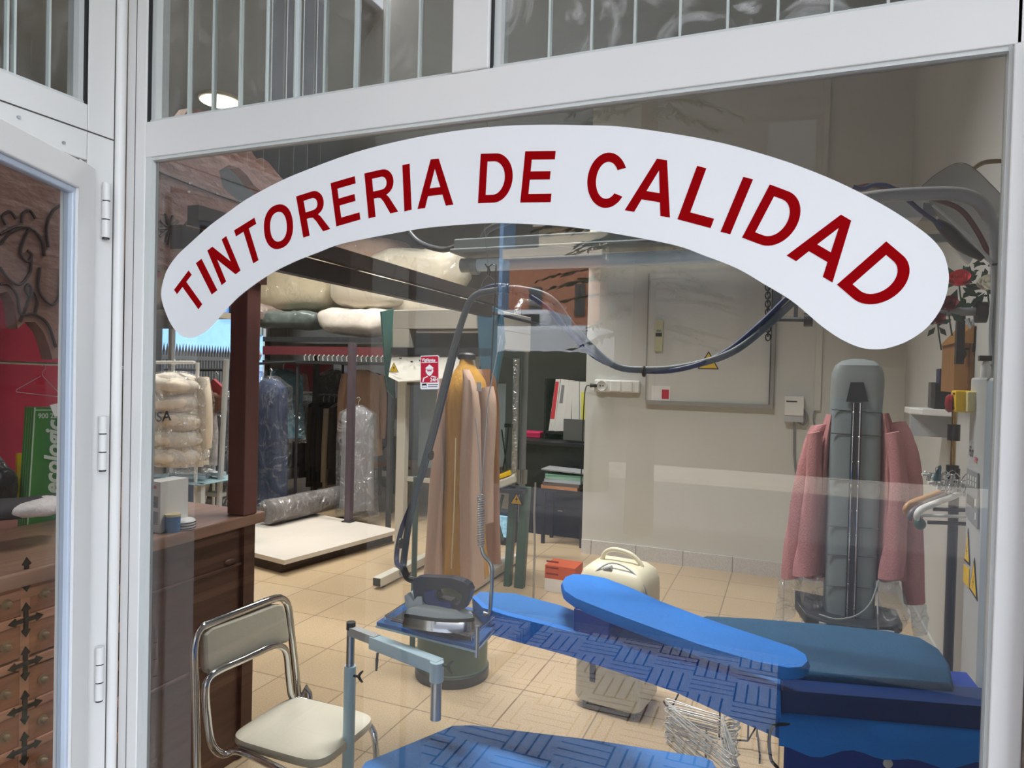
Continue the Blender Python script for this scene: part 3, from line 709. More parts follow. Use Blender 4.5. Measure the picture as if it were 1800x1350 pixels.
MB().tube([(-.16, -.05, .63), (-.12, -.13, .62), (-.02, -.1, .70), (.08, -.1, .69), (.165, -.1, .61), (.18, -.05, .45), (.19, .02, .3)], .004, 8, smooth_path=5).build('power_cord', m_lgrey, ac)
MB().cyl((-.04, -.105, .67), (.0, -.105, .685), .011).build('plug', m_lgrey, ac)
for sx_, sy_ in ((-1, -1), (1, -1), (-1, 1), (1, 1)):
    MB().cyl((sx_ * .12, sy_ * .1, 0), (sx_ * .12, sy_ * .1, .04), .016).build('foot', m_grey, ac)
ac.location = (-.745, 2.08, 0); ac.rotation_euler = (0, 0, R(-8))

# ================================================================== wire hangers heaped on a small black stand
hs = thing('hanger_stand', 'small black wire floor stand holding the heap of wire hangers', 'stand', (0, 0, 0))
q0, q1 = PZ(1240, 1335, 0), PZ(1335, 1342, 0); bx = (q1 - q0); bl = bx.length
fy = Vector((-.02, .22, 0))
for q in (q0, q1):
    MB().tube([q, q + Vector((0, 0, .035)), q + fy + Vector((0, 0, .035)), q + fy], .004, 8).build('foot', m_iron, hs)
u0, u1 = q0.lerp(q1, .25) + fy * .5, q0.lerp(q1, .8) + fy * .5
MB().tube([u0 + Vector((0, 0, .035)), u0 + Vector((0, 0, .52))], .004, 8).tube([u1 + Vector((0, 0, .035)), u1 + Vector((0, 0, .40))], .004, 8).tube([u0 + Vector((0, 0, .035)), u1 + Vector((0, 0, .035))], .004, 8).tube([u1 + Vector((0, 0, .28)), u1 + Vector((.06, .03, .2)), u1 + Vector((.03, .0, .1)), u1 + Vector((0, 0, .035))], .0035, 8).build('upright', m_iron, hs)
k0 = u0 + Vector((0, 0, .5)); k1 = PY(1170, 1240, u0.y + .15)
MB().tube([k0, k0 + Vector((-.05, .03, 0)), k1 + Vector((0.03, 0, 0)), k1, k1 + Vector((-.01, 0, .02))], .004, 8).build('hook_arm', m_iron, hs)
m_wire = mat('white coated wire', S(206, 208, 208), .3, .3)
def wire_hanger(name):
    b = MB(); w_, h_ = .2, .11
    b.tube([(-.012, 0, .0), (-w_, 0, -h_ + .012), (-w_ - .008, 0, -h_), (-w_, 0, -h_ - .006), (w_, 0, -h_ - .006), (w_ + .008, 0, -h_), (w_, 0, -h_ + .012), (.012, 0, 0), (0, 0, .012), (0, 0, .03), (.018, 0, .05), (.012, 0, .072), (-.008, 0, .075), (-.018, 0, .062)], .0024, 6)
    return b
A1_, A2_ = PZ(1190, 1222, .27), PZ(1290, 1296, .27)
hm = wire_hanger('x').build('wire_hanger', m_wire)
tag(hm, 'white wire hanger in the heap on the small black stand', 'hanger', 'wire hangers on the black floor stand')
dirv = (A2_ - A1_).normalized(); 
for i in range(26):
    o = hm if i == 0 else hm.copy()
    if i: COL.objects.link(o)
    base = A1_.lerp(A2_, .5) + Vector((random.uniform(-.012, .012) + .07, random.uniform(-.01, .01), .01 - i * .0065))
    xa = (dirv + Vector((random.uniform(-.05, .05), random.uniform(-.05, .05), random.uniform(-.06, .06)))).normalized()
    za = Vector((.8, -.05, .12 + random.uniform(-.06, .06))); za = (za - xa * za.dot(xa)).normalized(); yv = za.cross(xa)
    o.matrix_world = Matrix.Translation(base + Vector((0, 0, 0))) @ Matrix((xa, yv, za)).transposed().to_4x4()
# ================================================================== helper shapes
def ring(c, rx, ry, n=32, e=1., z=None, fold=0, k=7, ph=0, a0=0, a1=2 * PI):
    o = []
    for i in range(n):
        a = a0 + (a1 - a0) * i / (n if abs(a1 - a0 - 2 * PI) < 1e-6 else n - 1)
        f_ = 1 + fold * math.sin(k * a + ph) + fold * .5 * math.sin(k * 1.7 * a + ph * 2)
        o.append(Vector((c[0] + rx * f_ * math.copysign(abs(math.cos(a)) ** e, math.cos(a)), c[1] + ry * f_ * math.copysign(abs(math.sin(a)) ** e, math.sin(a)), c[2])))
    return o
def warn_tri(mb_y, mb_k, c, xd, zd, s, nrm):
    """yellow triangle with black rim and flash"""
    c, xd, zd, n = Vector(c), Vector(xd).normalized(), Vector(zd).normalized(), Vector(nrm).normalized() * .0008
    P = lambda u, v, k=1: c + xd * u * s + zd * v * s + n * k
    mb_k.prism([P(-.5, -.33), P(.5, -.33), P(0, .55)], n * .4)
    mb_y.prism([P(-.42, -.285, 2), P(.42, -.285, 2), P(0, .455, 2)], n * .4)
    mb_k.prism([P(.06, .3, 3), P(-.1, .02, 3), P(0, .02, 3), P(-.06, -.2, 3), P(.1, .1, 3), P(.01, .1, 3)], n * .3)
X1, Y1, Z1 = Vector((1, 0, 0)), Vector((0, 1, 0)), Vector((0, 0, 1))

# ================================================================== grey form finisher with the pink cardigan
m_form = tile_mat('grey form cover', S(104, 114, 116), S(98, 108, 112), S(40, 44, 48), .5, 9, .001)
m_form = mat('grey form cover cloth', S(132, 144, 148), .6, var=.06, scale=3)
yf = 2.45
xc0 = (PY(1450, 1000, yf).x + PY(1548, 1000, yf).x) / 2
ff = thing('form_finisher', 'tall grey garment steaming form with domed head and control box below', 'form finisher', (xc0, yf + .1, 0))
ztop = PY(1508, 630, yf).z
def fpx(px, py): return PY(px, py, yf)
xl = [(455, 1090), (452, 1000), (458, 850), (464, 735), (466, 690)]
b = MB(); rings = []
for py, xa, xb in ((1095, 1448, 1538), (1050, 1449, 1541), (950, 1452, 1545), (850, 1456, 1550), (740, 1460, 1552), (700, 1462, 1555)):
    a_, b_ = fpx(xa, py), fpx(xb, py); rings.append(ring(((a_.x + b_.x) / 2, yf + .1, (a_.z + b_.z) / 2), (b_.x - a_.x) / 2, .1, 36, .35))
b.loft(rings); b.build('body', m_form, ff)
b = MB(); rings = []
for py, xa, xb in ((701, 1461, 1556), (672, 1463, 1558), (655, 1465, 1557), (642, 1471, 1552), (634, 1482, 1541), (630, 1500, 1522)):
    a_, b_ = fpx(xa, py), fpx(xb, py); rings.append(ring(((a_.x + b_.x) / 2, yf + .1, (a_.z + b_.z) / 2), (b_.x - a_.x) / 2, .1 * min(1, (b_.x - a_.x) / .2), 36, .45))
b.loft(rings); b.build('head', mat('grey form head', S(136, 142, 142), .4, var=.02), ff)
MB().prism([fpx(*p) + Vector((0, -.004, 0)) for p in ((1487, 706), (1495, 672), (1518, 672), (1526, 706))], (0, -.004, 0)).build('neck_clamp', mat('navy neck clamp', S(30, 34, 44), .4), ff)
b = MB()
ra, rb = fpx(1506, 708), fpx(1494, 1094)
b.prism([ra + Vector((-.022, -.001, 0)), ra + Vector((.022, -.001, 0)), rb + Vector((.024, -.001, 0)), rb + Vector((-.024, -.001, 0))], (0, -.012, 0)); b.build('centre_rail', mat('dark rail', S(44, 48, 54), .35), ff)
b = MB()
for s_ in (-1, 1): b.tube([ra + Vector((s_ * .014, -.014, 0)), rb + Vector((s_ * .015, -.014, 0))], .003, 6)
for i in range(9):
    p = ra.lerp(rb, (i + .4) / 9)
    for s_ in (-1, 1): b.blob(p + Vector((s_ * .014, -.016, 0)), (.005, .004, .005), nu=8, nv=6)
b.build('rail_rods', m_chrome, ff)
b = MB()
for py, xa, xb in ((721, 1460, 1553), (762, 1459, 1552), (843, 1456, 1550), (925, 1453, 1547), (975, 1451, 1545), (1030, 1449, 1543)):
    p, q = fpx(xa, py - 1), fpx(xb, py + 5)
    for u, v in ((.02, .4), (.6, .98)): MB().tube([p.lerp(q, u) + Vector((0, -.0005, 0)), p.lerp(q, v) + Vector((0, -.0005, 0))], .0022, 6).build('seam', m_dark, ff)
zb_ = PY(1490, 1110, yf - .08).z
c_ = Vector(((PY(1405, 1095, yf).x + PY(1578, 1110, yf).x) / 2, yf + .1, zb_ + .015)); hw = .235
b = MB(); pr = [c_ + Vector((u * hw, v, w)) for u, v, w in ((-1, .12, .03), (-1, -.05, .03), (-.8, -.16, .0), (-.4, -.21, -.01), (.3, -.21, -.01), (.8, -.17, 0), (1, -.08, 0), (1, .12, .0))]
b.prism([p + Vector((0, 0, -.015)) for p in pr], (0, 0, .05)); b.build('control_box', mat('charcoal plastic', S(46, 50, 52), .4), ff, bevel=.01)
b = MB(); b.prism([c_ + Vector((u * hw, v, w)) for u, v, w in ((-.55, -.198, -.012), (.8, -.176, -.012), (.8, -.176, .018), (-.55, -.198, .018))], (0, -.012, 0)); b.build('control_strip', m_lgrey, ff)
for u, r_ in ((-.42, .009), (-.3, .009), (-.02, .016), (.35, .009), (.47, .009)): MB().cyl(c_ + Vector((u * hw, -.2, .004)), c_ + Vector((u * hw, -.225, .006)), r_, r_ * .8, 14).build('knob', m_black, ff)
MB().bb(c_.x - .2, c_.x + .2, yf - .06, yf + .22, .05, zb_).build('pedestal', m_lgrey, ff, bevel=.01)
MB().bb(c_.x - .24, c_.x + .24, yf - .1, yf + .26, 0, .05).build('base', m_dark, ff, bevel=.01)
b = MB()
for o_ in (0, .012): b.tube([PY(1545, 1020, yf - .03), PY(1530, 1060, yf - .12), PY(1505, 1082, yf - .15), PY(1470, 1088, yf - .14), PY(1440, 1080, yf - .1)], .004, 8, smooth_path=5)
b.tube([PY(1542, 1025, yf - .03), PY(1543, 1080, yf - .16), PY(1545, 1130, yf - .16)], .004, 8); b.build('air_hose', m_grey, ff)

m_pink = mat('dusty pink knit', S(190, 132, 134), .9, var=.14, scale=14, bump=.35, bscale=260, stretch=(1, 1, .35))
cg = thing('cardigan', 'dusty pink knitted cardigan hung open around the grey steaming form', 'cardigan', (xc0, yf + .16, 0.3))
b = MB()
def panel(px_rows, ybase, dep, n=14, seed=0):
    rings = []
    for r_, (py, xa, xb) in enumerate(px_rows):
        rg = []
        for i in range(n):
            t_ = i / (n - 1); p = PY(xa + (xb - xa) * t_, py, ybase)
            p.y += dep * math.sin(t_ * PI * 2.5 + seed + r_ * .22) * .6 - dep * math.sin(t_ * PI)
            rg.append(p)
        rings.append(rg)
    return rings
b.loft(panel([(728, 1462, 1545), (760, 1448, 1552), (850, 1440, 1555), (950, 1432, 1556), (1022, 1428, 1560)], yf + .26, .03, 20), closed=False)
b.loft(panel([(728, 1452, 1470), (770, 1440, 1468), (850, 1428, 1466), (940, 1416, 1462), (1015, 1410, 1456)], yf + .07, .03, seed=1), closed=False)
b.loft(panel([(726, 1545, 1562), (770, 1546, 1578), (850, 1545, 1588), (940, 1541, 1592), (1020, 1540, 1592)], yf + .06, .035, seed=2), closed=False)
b.build('body', m_pink, cg)
def sleeve(pxs, rs, y):
    P_ = crom([PY(x, yy, y) for x, yy in pxs], 5); b = MB(); rings = []
    for i, p in enumerate(P_):
        t_ = i / (len(P_) - 1); r_ = rs[0] + (rs[1] - rs[0]) * t_
        rings.append([p + Vector((r_ * (1 + .16 * math.sin(3 * a + 5 * t_) + .08 * math.sin(7 * a - 9 * t_)) * math.cos(a), r_ * math.sin(a) * .8, r_ * .25 * math.cos(a))) for a in [2 * PI * j / 24 for j in range(24)]])
    return b.loft(rings)
sleeve([(1452, 745), (1432, 775), (1415, 850), (1402, 930), (1392, 1015)], (.06, .044), yf + .1).build('sleeve', m_pink, cg)
sleeve([(1563, 745), (1584, 785), (1597, 860), (1602, 950), (1610, 1060)], (.062, .042), yf + .1).build('sleeve', m_pink, cg)
sleeve([(1432, 760), (1428, 850), (1420, 950), (1416, 1010)], (.03, .05), yf + .02).build('front_fold', m_pink, cg)
sleeve([(1570, 760), (1578, 850), (1574, 950), (1568, 1015)], (.03, .05), yf + .0).build('front_fold', m_pink, cg)
for nm, pts_, rs, y, lb in (
    ('plastic_cuff_bag', [(1391, 1018), (1384, 1042), (1380, 1075), (1374, 1090)], (.05, .035), yf + .09, 'clear plastic bag on the cardigan cuff hanging clear of the control box'),
    ('plastic_cuff_bag', [(1425, 1012), (1428, 1040), (1432, 1066), (1430, 1082)], (.055, .06), yf + .04, 'crumpled clear plastic bag tucked at the cardigan hem above the control box'),
    ('plastic_cuff_bag', [(1556, 1018), (1562, 1050), (1570, 1075), (1572, 1098)], (.05, .06), yf + .02, 'crumpled clear plastic bag wrapped round the grey hose at the cardigan hem'),
    ('plastic_cuff_bag', [(1609, 1060), (1614, 1080), (1616, 1105), (1618, 1118)], (.035, .03), yf + .1, 'small plastic bag over the longer hanging cardigan sleeve')):
    b = sleeve(pts_, rs, y); b.v = [v + Vector((noise.noise(v * 22), noise.noise(v * 22 + Vector((5, 0, 0))), noise.noise(v * 22 + Vector((0, 9, 0))))) * .014 for v in b.v]
    tag(b.build(nm, m_film_d), lb, 'bag')

# ================================================================== back wall fittings
yw = YB
ep = thing('electrical_panel', 'flush grey painted electrical cabinet door on the back wall with a warning triangle', 'electrical panel', (PY(1250, 600, yw).x, yw, PY(1250, 600, yw).z))
a_, b_ = PY(1143, 482, yw), PY(1352, 711, yw)
MB().bb(a_.x, b_.x, yw - .03, yw, b_.z, a_.z).build('door', m_wall, ep)
f = MB(); f.bb(a_.x - .008, a_.x, yw - .036, yw, b_.z, a_.z).bb(b_.x, b_.x + .03, yw - .05, yw, b_.z - .035, a_.z).bb(a_.x, b_.x, yw - .046, yw, b_.z - .035, b_.z)
f.build('frame', mat('grey panel frame', S(150, 150, 144), .5), ep)
MB().bb(b_.x - .004, b_.x + .004, yw - .052, yw, b_.z, a_.z).build('door_gap', m_dark, ep)
ty, tk = MB(), MB(); p = PY(1246, 637, yw); warn_tri(ty, tk, (p.x, yw - .032, p.z), X1, Z1, .17, (0, -1, 0))
t_ = tk.build('warning_triangle', m_ink, ep); ty.build('triangle_face', m_yel, t_)
p = PY(1146, 690, yw)
b = MB().bb(p.x + .005, p.x + .16, yw - .034, yw - .03, p.z - .07, p.z + .06); sl = b.build('notice_sticker', m_paper, ep)
MB().bb(p.x + .09, p.x + .15, yw - .035, yw - .034, p.z - .05, p.z + .03).build('notice_print', m_crim, sl)
p = PY(1160, 590, yw); b = thing('time_switch', 'cream narrow time switch on the electrical cabinet door', 'switch', (p.x, yw - .03, p.z))
MB().bb(p.x - .034, p.x + .034, yw - .055, yw - .03, p.z - .135, p.z + .135).build('casing', mat('aged cream plastic', S(196, 192, 158), .5), b, bevel=.004)
MB().bb(p.x - .026, p.x + .026, yw - .058, yw - .055, p.z - .01, p.z + .02).build('dial', m_dark, b); MB().bb(p.x - .02, p.x + .02, yw - .058, yw - .055, p.z + .03, p.z + .045).build('display', m_grey, b)
ss = thing('socket_strip', 'white surface mounted socket strip low on the back wall with a black plug', 'socket', (PY(1085, 678, yw).x, yw, PY(1085, 678, yw).z))
a_, b_ = PY(1047, 667, yw), PY(1126, 691, yw)
MB().bb(a_.x, b_.x, yw - .05, yw, b_.z, a_.z).build('base', m_white, ss, bevel=.012)
zc = (a_.z + b_.z) / 2
MB().lathe((a_.x + .07, yw - .05, zc), [(.05, 0), (.05, .012), (.042, .014), (.04, .004), (.0001, .002)], 24, axis='Y', rot=Matrix.Rotation(PI / 2, 3, 'X')).build('socket_ring', m_white, ss)
b = MB(); 
for s_ in (-1, 1): b.cyl((a_.x + .07 + s_ * .012, yw - .056, zc), (a_.x + .07 + s_ * .012, yw - .053, zc), .006, n=10)
b.build('socket_hole', m_dark, ss)
b = MB().bb(a_.x + .15, a_.x + .24, yw - .06, yw - .05, zc - .045, zc + .045).bb(a_.x + .26, a_.x + .34, yw - .06, yw - .05, zc - .045, zc + .045); b.build('cover_plate', m_white, ss, bevel=.004)
MB().cyl((a_.x - .03, yw - .07, zc), (a_.x + .03, yw - .06, zc), .018, .014).build('plug', m_black, ss)
MB().tube([(a_.x - .03, yw - .07, zc), (a_.x - .07, yw - .06, zc - .02), (a_.x - .09, yw - .04, zc - .2), (a_.x - .1, yw - .03, zc - .9)], .005, 8, smooth_path=5).build('plug_cord', m_black, ss)
a_, b_ = PY(1380, 696, yw), PY(1412, 735, yw)
rt = thing('junction_box', 'small white wall box with a looped grey cable below it', 'junction box', (a_.x, yw, b_.z))
MB().bb(a_.x, b_.x, yw - .07, yw, b_.z + .02, a_.z).build('cover', m_white, rt, bevel=.004); MB().bb(a_.x, b_.x, yw - .06, yw, b_.z - .03, b_.z + .02).build('gland', m_lgrey, rt)
MB().bb(a_.x + .01, b_.x - .05, yw - .074, yw - .07, a_.z - .045, a_.z - .035).build('mark', m_dark, rt)
MB().tube([PY(1412, 718, yw - .03), PY(1419, 735, yw - .03), PY(1412, 747, yw - .03), PY(1402, 742, yw - .03)], .008, 8, smooth_path=5).tube([PY(1396, 737, yw - .02), PY(1396, 800, yw - .02), PY(1402, 860, yw - .02), PY(1400, 1000, yw - .02)], .009, 8).build('cable', m_grey, rt)
MB().tube([PY(1432, 722, yw - .02), PY(1430, 740, yw - .02), PY(1437, 790, yw - .02), PY(1437, 1000, yw - .02)], .006, 8, smooth_path=4).build('thin_cable', m_grey, rt)

# chain and pulley bracket
yc = 2.6
ck = thing('hanging_chain', 'black steel chain hanging straight down in front of the back wall', 'chain', tuple(PY(1348, 500, yc)))
b = MB(); p0, p1_ = PY(1349, 380, yc), PY(1350, 600, yc); n_ = 30
for i in range(n_):
    c = p0.lerp(p1_, i / n_); ring_ = []
    for j in range(12):
        a = 2 * PI * j / 12; u = .012 * math.cos(a); v = .03 * math.sin(a) * .62
        ring_.append(c + (Vector((u, 0, v)) if i % 2 else Vector((0, u, v))))
    b.tube(ring_, .0035, 6, True)
b.build('links', m_iron, ck)
pb = thing('pulley_bracket', 'black steel bracket with roller beside the chain under the sign', 'bracket', tuple(PY(1395, 562, yc)))
p, q = PY(1362, 561, yc), PY(1424, 562, yc)
MB().tube([p, q], .012, 10).build('axle', m_dark, pb); MB().cyl(q - Vector((.03, 0, 0)), q + Vector((.012, 0, 0)), .035).build('roller', m_black, pb)
MB().bb(p.x - .01, p.x + .03, yc - .01, yc + .01, p.z - .01, p.z + .3).bb(p.x + .09, p.x + .11, yc, yc + .01, p.z, p.z + .3).build('hanger_plate', m_dark, pb); MB().cyl(p + Vector((0, -.02, 0)), p + Vector((0, .02, 0)), .016).build('bolt', m_steel, pb)

# ================================================================== right-hand machines
xk = .5
kb = thing('control_cabinet', 'tall pale grey machine cabinet with keypad and yellow warning stickers by the right frame', 'cabinet', (.62, 1.0, 0))
zt = PX(1708, 664, xk).z; ya, yb2 = PX(1738, 900, xk).y - .14, PX(1698, 900, xk).y
MB().bb(xk, .78, ya, yb2, 0, zt).build('casing', m_lgrey, kb, bevel=.006)
MB().bb(xk - .004, xk, ya + .01, PX(1729, 900, xk).y, .02, zt - .01).build('corner_panel', mat('blue grey enamel', S(150, 168, 182), .35), kb)
def K(px, py, d=0): p = PX(px, py, xk); return Vector((xk - d, p.y, p.z))
MB().prism([K(1703, 823, .001), K(1722, 832, .001), K(1722, 930, .001), K(1700, 905, .001)], (-.004, 0, 0)).build('keypad', mat('keypad foil', S(140, 146, 150), .4), kb)
MB().prism([K(1704, 868, .005), K(1716, 877, .005), K(1715, 893, .005), K(1703, 884, .005)], (-.001, 0, 0)).build('keypad_display', m_dark, kb)
for i in range(4):
    for j in range(2):
        c = K(1706 + i * 4.4, 838 + i * 2 + j * 10, .005); MB().box(c, (.002, .011, .012)).build('button', m_white, kb)
for j in range(2): MB().box(K(1718.5, 884 + j * 24, .005), (.002, .012, .02)).build('button', m_white, kb)
b = MB(); ydir = Vector((0, -1, 0)); text(b, 'Fut', K(1704, 800, .002), ydir, (0, -.0, 1), .03, bold=.02, shear=.3, wmax=.05); b.build('brand_mark', mat('navy print', S(30, 36, 60), .5), kb)
b = MB(); text(b, 'ne', K(1713, 812, .002), ydir, (0, 0, 1), .026, bold=.01, shear=.4, wmax=.045); b.build('brand_script', m_crim, kb)
for tri in (((1703, 928), (1696, 985), (1706, 995)), ((1714, 980), (1705, 1035), (1719, 1057))):
    tb = MB().prism([K(*tri[0], .001), K(*tri[1], .001), K(*tri[2], .001)], (-.001, 0, 0)).build('warning_sticker', m_ink, kb)
    c = sum((K(*t, .0025) for t in tri), Vector()) / 3
    MB().prism([c + (K(*t, .0025) - c) * .78 for t in tri], (-.0005, 0, 0)).build('sticker_face', m_yel, tb)
    v0 = K(*tri[0], .0032); MB().prism([c + Vector((0, -.002, .022)), c + Vector((0, .005, -.002)), c + Vector((0, .0, 0)), c + Vector((0, .003, -.018)), c + Vector((0, -.005, .004)), c + Vector((0, 0, .002))], (-.0008, 0, 0)).build('flash', m_ink, tb)
MB().prism([K(1695, 992, .001), K(1705, 1000, .001), K(1704, 1034, .001), K(1694, 1022, .001)], (-.001, 0, 0)).build('caution_plate', m_yel, kb)
es = thing('emergency_switch', 'yellow mushroom stop switch with red handle on the grey cabinet', 'switch', tuple(K(1705, 705)))
c = K(1708, 706); 
MB().bb(xk - .045, xk + .002, c.y - .02, c.y + .04, c.z - .032, c.z + .032, ).build('yellow_housing', m_yel, es, bevel=.004)
MB().bb(xk - .02, xk + .002, c.y - .05, c.y - .02, c.z - .03, c.z + .03).build('back_box', mat('pale yellow plastic', S(206, 194, 140), .5), es, bevel=.003)
MB().lathe(Vector((xk - .045, c.y + .02, c.z - .008)), [(.026, 0), (.028, .01), (.02, .018), (.0001, .02)], 20, rot=Vector((-1, .2, 0)).to_track_quat('Z', 'Y').to_matrix()).build('red_handle', mat('red plastic', S(150, 24, 40), .4), es)
for dz in (-.022, .022): MB().bb(xk - .047, xk - .045, c.y - .01, c.y + .01, c.z + dz - .003, c.z + dz + .003).build('slot', mat('dark slot', S(110, 30, 20), .6), es)

# pole with brass joints
xp = PY(1675, 740, 1.8).x; bp2 = thing('steam_pole', 'dark vertical pole with brass joints and black sleeves beside the cabinet', 'pole', (xp, 1.8, 0))
MB().cyl((xp + .012, 1.8, 0), (xp + .012, 1.8, 1.28), .017).build('lower_pole', mat('navy pole', S(34, 36, 46), .4), bp2)
zt = PY(1675, 735, 1.8).z
MB().cyl((xp + .004, 1.8, 1.28), (xp + .004, 1.8, zt + .05), .009).build('brass_rod', mat('brass', S(170, 140, 90), .25, 1), bp2)
b = MB()
for py in (760, 832): z_ = PY(1675, py, 1.8).z; b.cyl((xp + .004, 1.8, z_ - .03), (xp + .004, 1.8, z_ + .03), .021)
b.build('sleeve', m_black, bp2)
MB().bb(xp - .12, xp + .14, 1.65, 1.95, 0, .02).build('base', m_dark, bp2)

# hanger rail with wooden / plastic hangers and clip hangers
yh = 1.7
ra, rb = PY(1612, 906, yh), PY(1702, 906, yh + .02)
hr = thing('hanger_rail', 'white hanger rail with dark lower bar projecting beside the grey cabinet', 'rail', tuple(ra))
MB().tube([ra, rb + Vector((.05, 0, 0))], .006, 10).build('rail', m_white, hr)
MB().tube([PY(1640, 895, yh + .03), PY(1705, 897, yh + .03)], .007, 10).tube([PY(1630, 918, yh + .03), PY(1705, 921, yh + .03)], .007, 10).build('dark_bar', m_black, hr)
MB().blob(PY(1617, 921, yh), (.02, .02, .022)).build('bar_knob', mat('dark green knob', S(24, 70, 60), .4), hr)
def wood_hanger(name, m, lb, p0, p1, y, th, grp=None):
    a, b_ = PY(*p0, y), PY(*p1, y + .12); mid = a.lerp(b_, .5)
    o = thing(name, lb, 'hanger', tuple(mid), grp)
    pts = [a + Vector((0, 0, -.018)), a, a.lerp(b_, .12) + Vector((0, 0, .012)), a.lerp(b_, .5) + Vector((0, 0, .012)), a.lerp(b_, 1) + Vector((0, 0, .01))]
    MB().tube(pts, lambda t: th * (.8 + .3 * math.sin(PI * t)), 10, smooth_path=5).build('arm', m, o)
    e = pts[-1]; MB().tube([e, e + Vector((0, 0, .05)), e + Vector((.02, 0, .075)), e + Vector((.035, 0, .06))], .002, 6, smooth_path=4).build('hook', m_chrome, o)
wood_hanger('wooden_hanger', mat('varnished beech', S(190, 140, 90), .35, var=.15, scale=30, stretch=(.2, 1, 1)), 'pale wooden coat hanger on the rail beside the cabinet', (1592, 894), (1662, 866), 1.66, .010)
wood_hanger('plastic_hanger', mat('mauve grey plastic', S(96, 88, 92), .4), 'grey plastic coat hanger between the wooden and the white one', (1600, 906), (1668, 872), 1.62, .010)
wood_hanger('plastic_hanger', m_white, 'white plastic coat hanger in front on the rail beside the cabinet', (1612, 904), (1690, 872), 1.58, .011)
cl = [(1640, 826, 'T'), (1655, 838, ''), (1660, 846, ''), (1648, 848, ''), (1668, 854, ''), (1682, 850, '')]
for i, (x, y, k) in enumerate([(1645, 832, 1), (1656, 842, 0), (1664, 848, 0), (1671, 852, 0), (1679, 856, 0), (1688, 858, 0)]):
    p = PY(x, y, 1.62 + i * .025)
    o = thing('clip_hanger', 'chrome skirt hanger with white capped clips bunched above the wooden hangers', 'hanger', tuple(p), 'chrome clip hangers bunched by the cabinet')
    MB().tube([p + Vector((-.03, 0, 0)), p + Vector((.06, .02, -.005))], .0025, 8).tube([p, p + Vector((.0, 0, .02)), p + Vector((.015, 0, .03))], .002, 6).build('bar', m_chrome, o)
    for s_ in (-.02, .015, .05):
        b = MB(); b.box(p + Vector((s_, 0, -.014)), (.012, .012, .03), ry=.2, bev=.002).tube([p + Vector((s_ - .006, -.006, -.002)), p + Vector((s_ - .016, -.012, .006))], .003, 6); c_o = b.build('clip', m_chrome, o)
    MB().cyl(p + Vector((-.045, -.012, -.006 - .01 * (i % 2))), p + Vector((-.022, -.008, -.004 - .01 * (i % 2))), .0058, n=10).build('white_cap', m_white if i else m_white, o)
tl = tag(MB().tube([PY(1642, 845, 1.6), PY(1646, 832, 1.6), PY(1652, 820, 1.6), PY(1650, 845, 1.6)], .006, 8).build('teal_clip', mat('teal clip', S(70, 110, 124), .4)), 'teal plastic clip on top of the bunched chrome hangers', 'clip')

# shelf on the right wall with boxes
p0, p1_ = PX(1603, 700, .8), PX(1690, 712, .8)
zs = 1.462
sh = thing('wall_shelf', 'white rounded wall shelf carrying dark cartons on the right wall', 'shelf', (.7, 3.5, zs))
ysA, ysB = 2.55, 3.0
xa, xb = PY(1603, 700, 2.95).x, .8
MB().prism([Vector((xa + .05, 2.95, zs)), Vector((xa, 3.0, zs)), Vector((xa, 3.2, zs)), Vector((xb, 3.2, zs)), Vector((xb, 2.9, zs))], (0, 0, -.035)).build('board', m_white, sh, bevel=.006)
MB().bb(xb - .2, xb, 3.0, 3.02, zs - .15, zs - .03).build('bracket', m_lgrey, sh)
def carton(name, lb, x0, x1, y0, y1, z0, z1, m, mk=None, mt=None):
    o = thing(name, lb, 'box', ((x0 + x1) / 2, (y0 + y1) / 2, z0))
    MB().bb(x0, x1, y0, y1, z0, z1).build('carton', m, o, bevel=.002)
    if mk:
        b = MB()
        if mk == 'blocks':
            for i in range(3):
                for j in range(3): b.bb(x0 + (x1 - x0) * (.55 + j * .08), x0 + (x1 - x0) * (.61 + j * .08), y0 - .001, y0, z0 + (z1 - z0) * (.3 + i * .14), z0 + (z1 - z0) * (.41 + i * .14))
        else:
            b.bb(x0 + (x1 - x0) * .5, x0 + (x1 - x0) * .8, y0 - .001, y0, z0 + (z1 - z0) * .22, z0 + (z1 - z0) * .72); l_ = b.build('label_patch', m_white, o)
            b = MB(); text(b, '16', (x0 + (x1 - x0) * .55, y0 - .002, z0 + (z1 - z0) * .34), X1, Z1, (z1 - z0) * .26)
            b.build('label_number', m_ink, l_); b = None
        if b: b.build('print', mt or m_white, o)
    return o
X_ = lambda px, y: PY(px, 690, y).x
Zp = lambda px, py, y: PY(px, py, y).z
carton('small_carton', 'small dark grey carton at the rear of the white wall shelf', X_(1635, 3.1), X_(1655, 3.1), 3.08, 3.16, zs + .001, Zp(1640, 672, 3.1), mat('grey carton', S(84, 80, 78), .7))
carton('black_carton', 'black carton with white print standing on the white wall shelf', X_(1643, 2.97), X_(1694, 2.97), 2.96, 3.06, zs + .001, Zp(1650, 675, 2.97), mat('black carton', S(30, 29, 32), .6), 'blocks')
carton('blue_carton', 'dark blue carton numbered 16 lying on top of the black carton', X_(1650, 2.97), X_(1694, 2.97), 2.965, 3.055, Zp(1650, 675, 2.97) + .001, Zp(1650, 648, 2.97), mat('blue carton', S(44, 46, 78), .6), 'n')
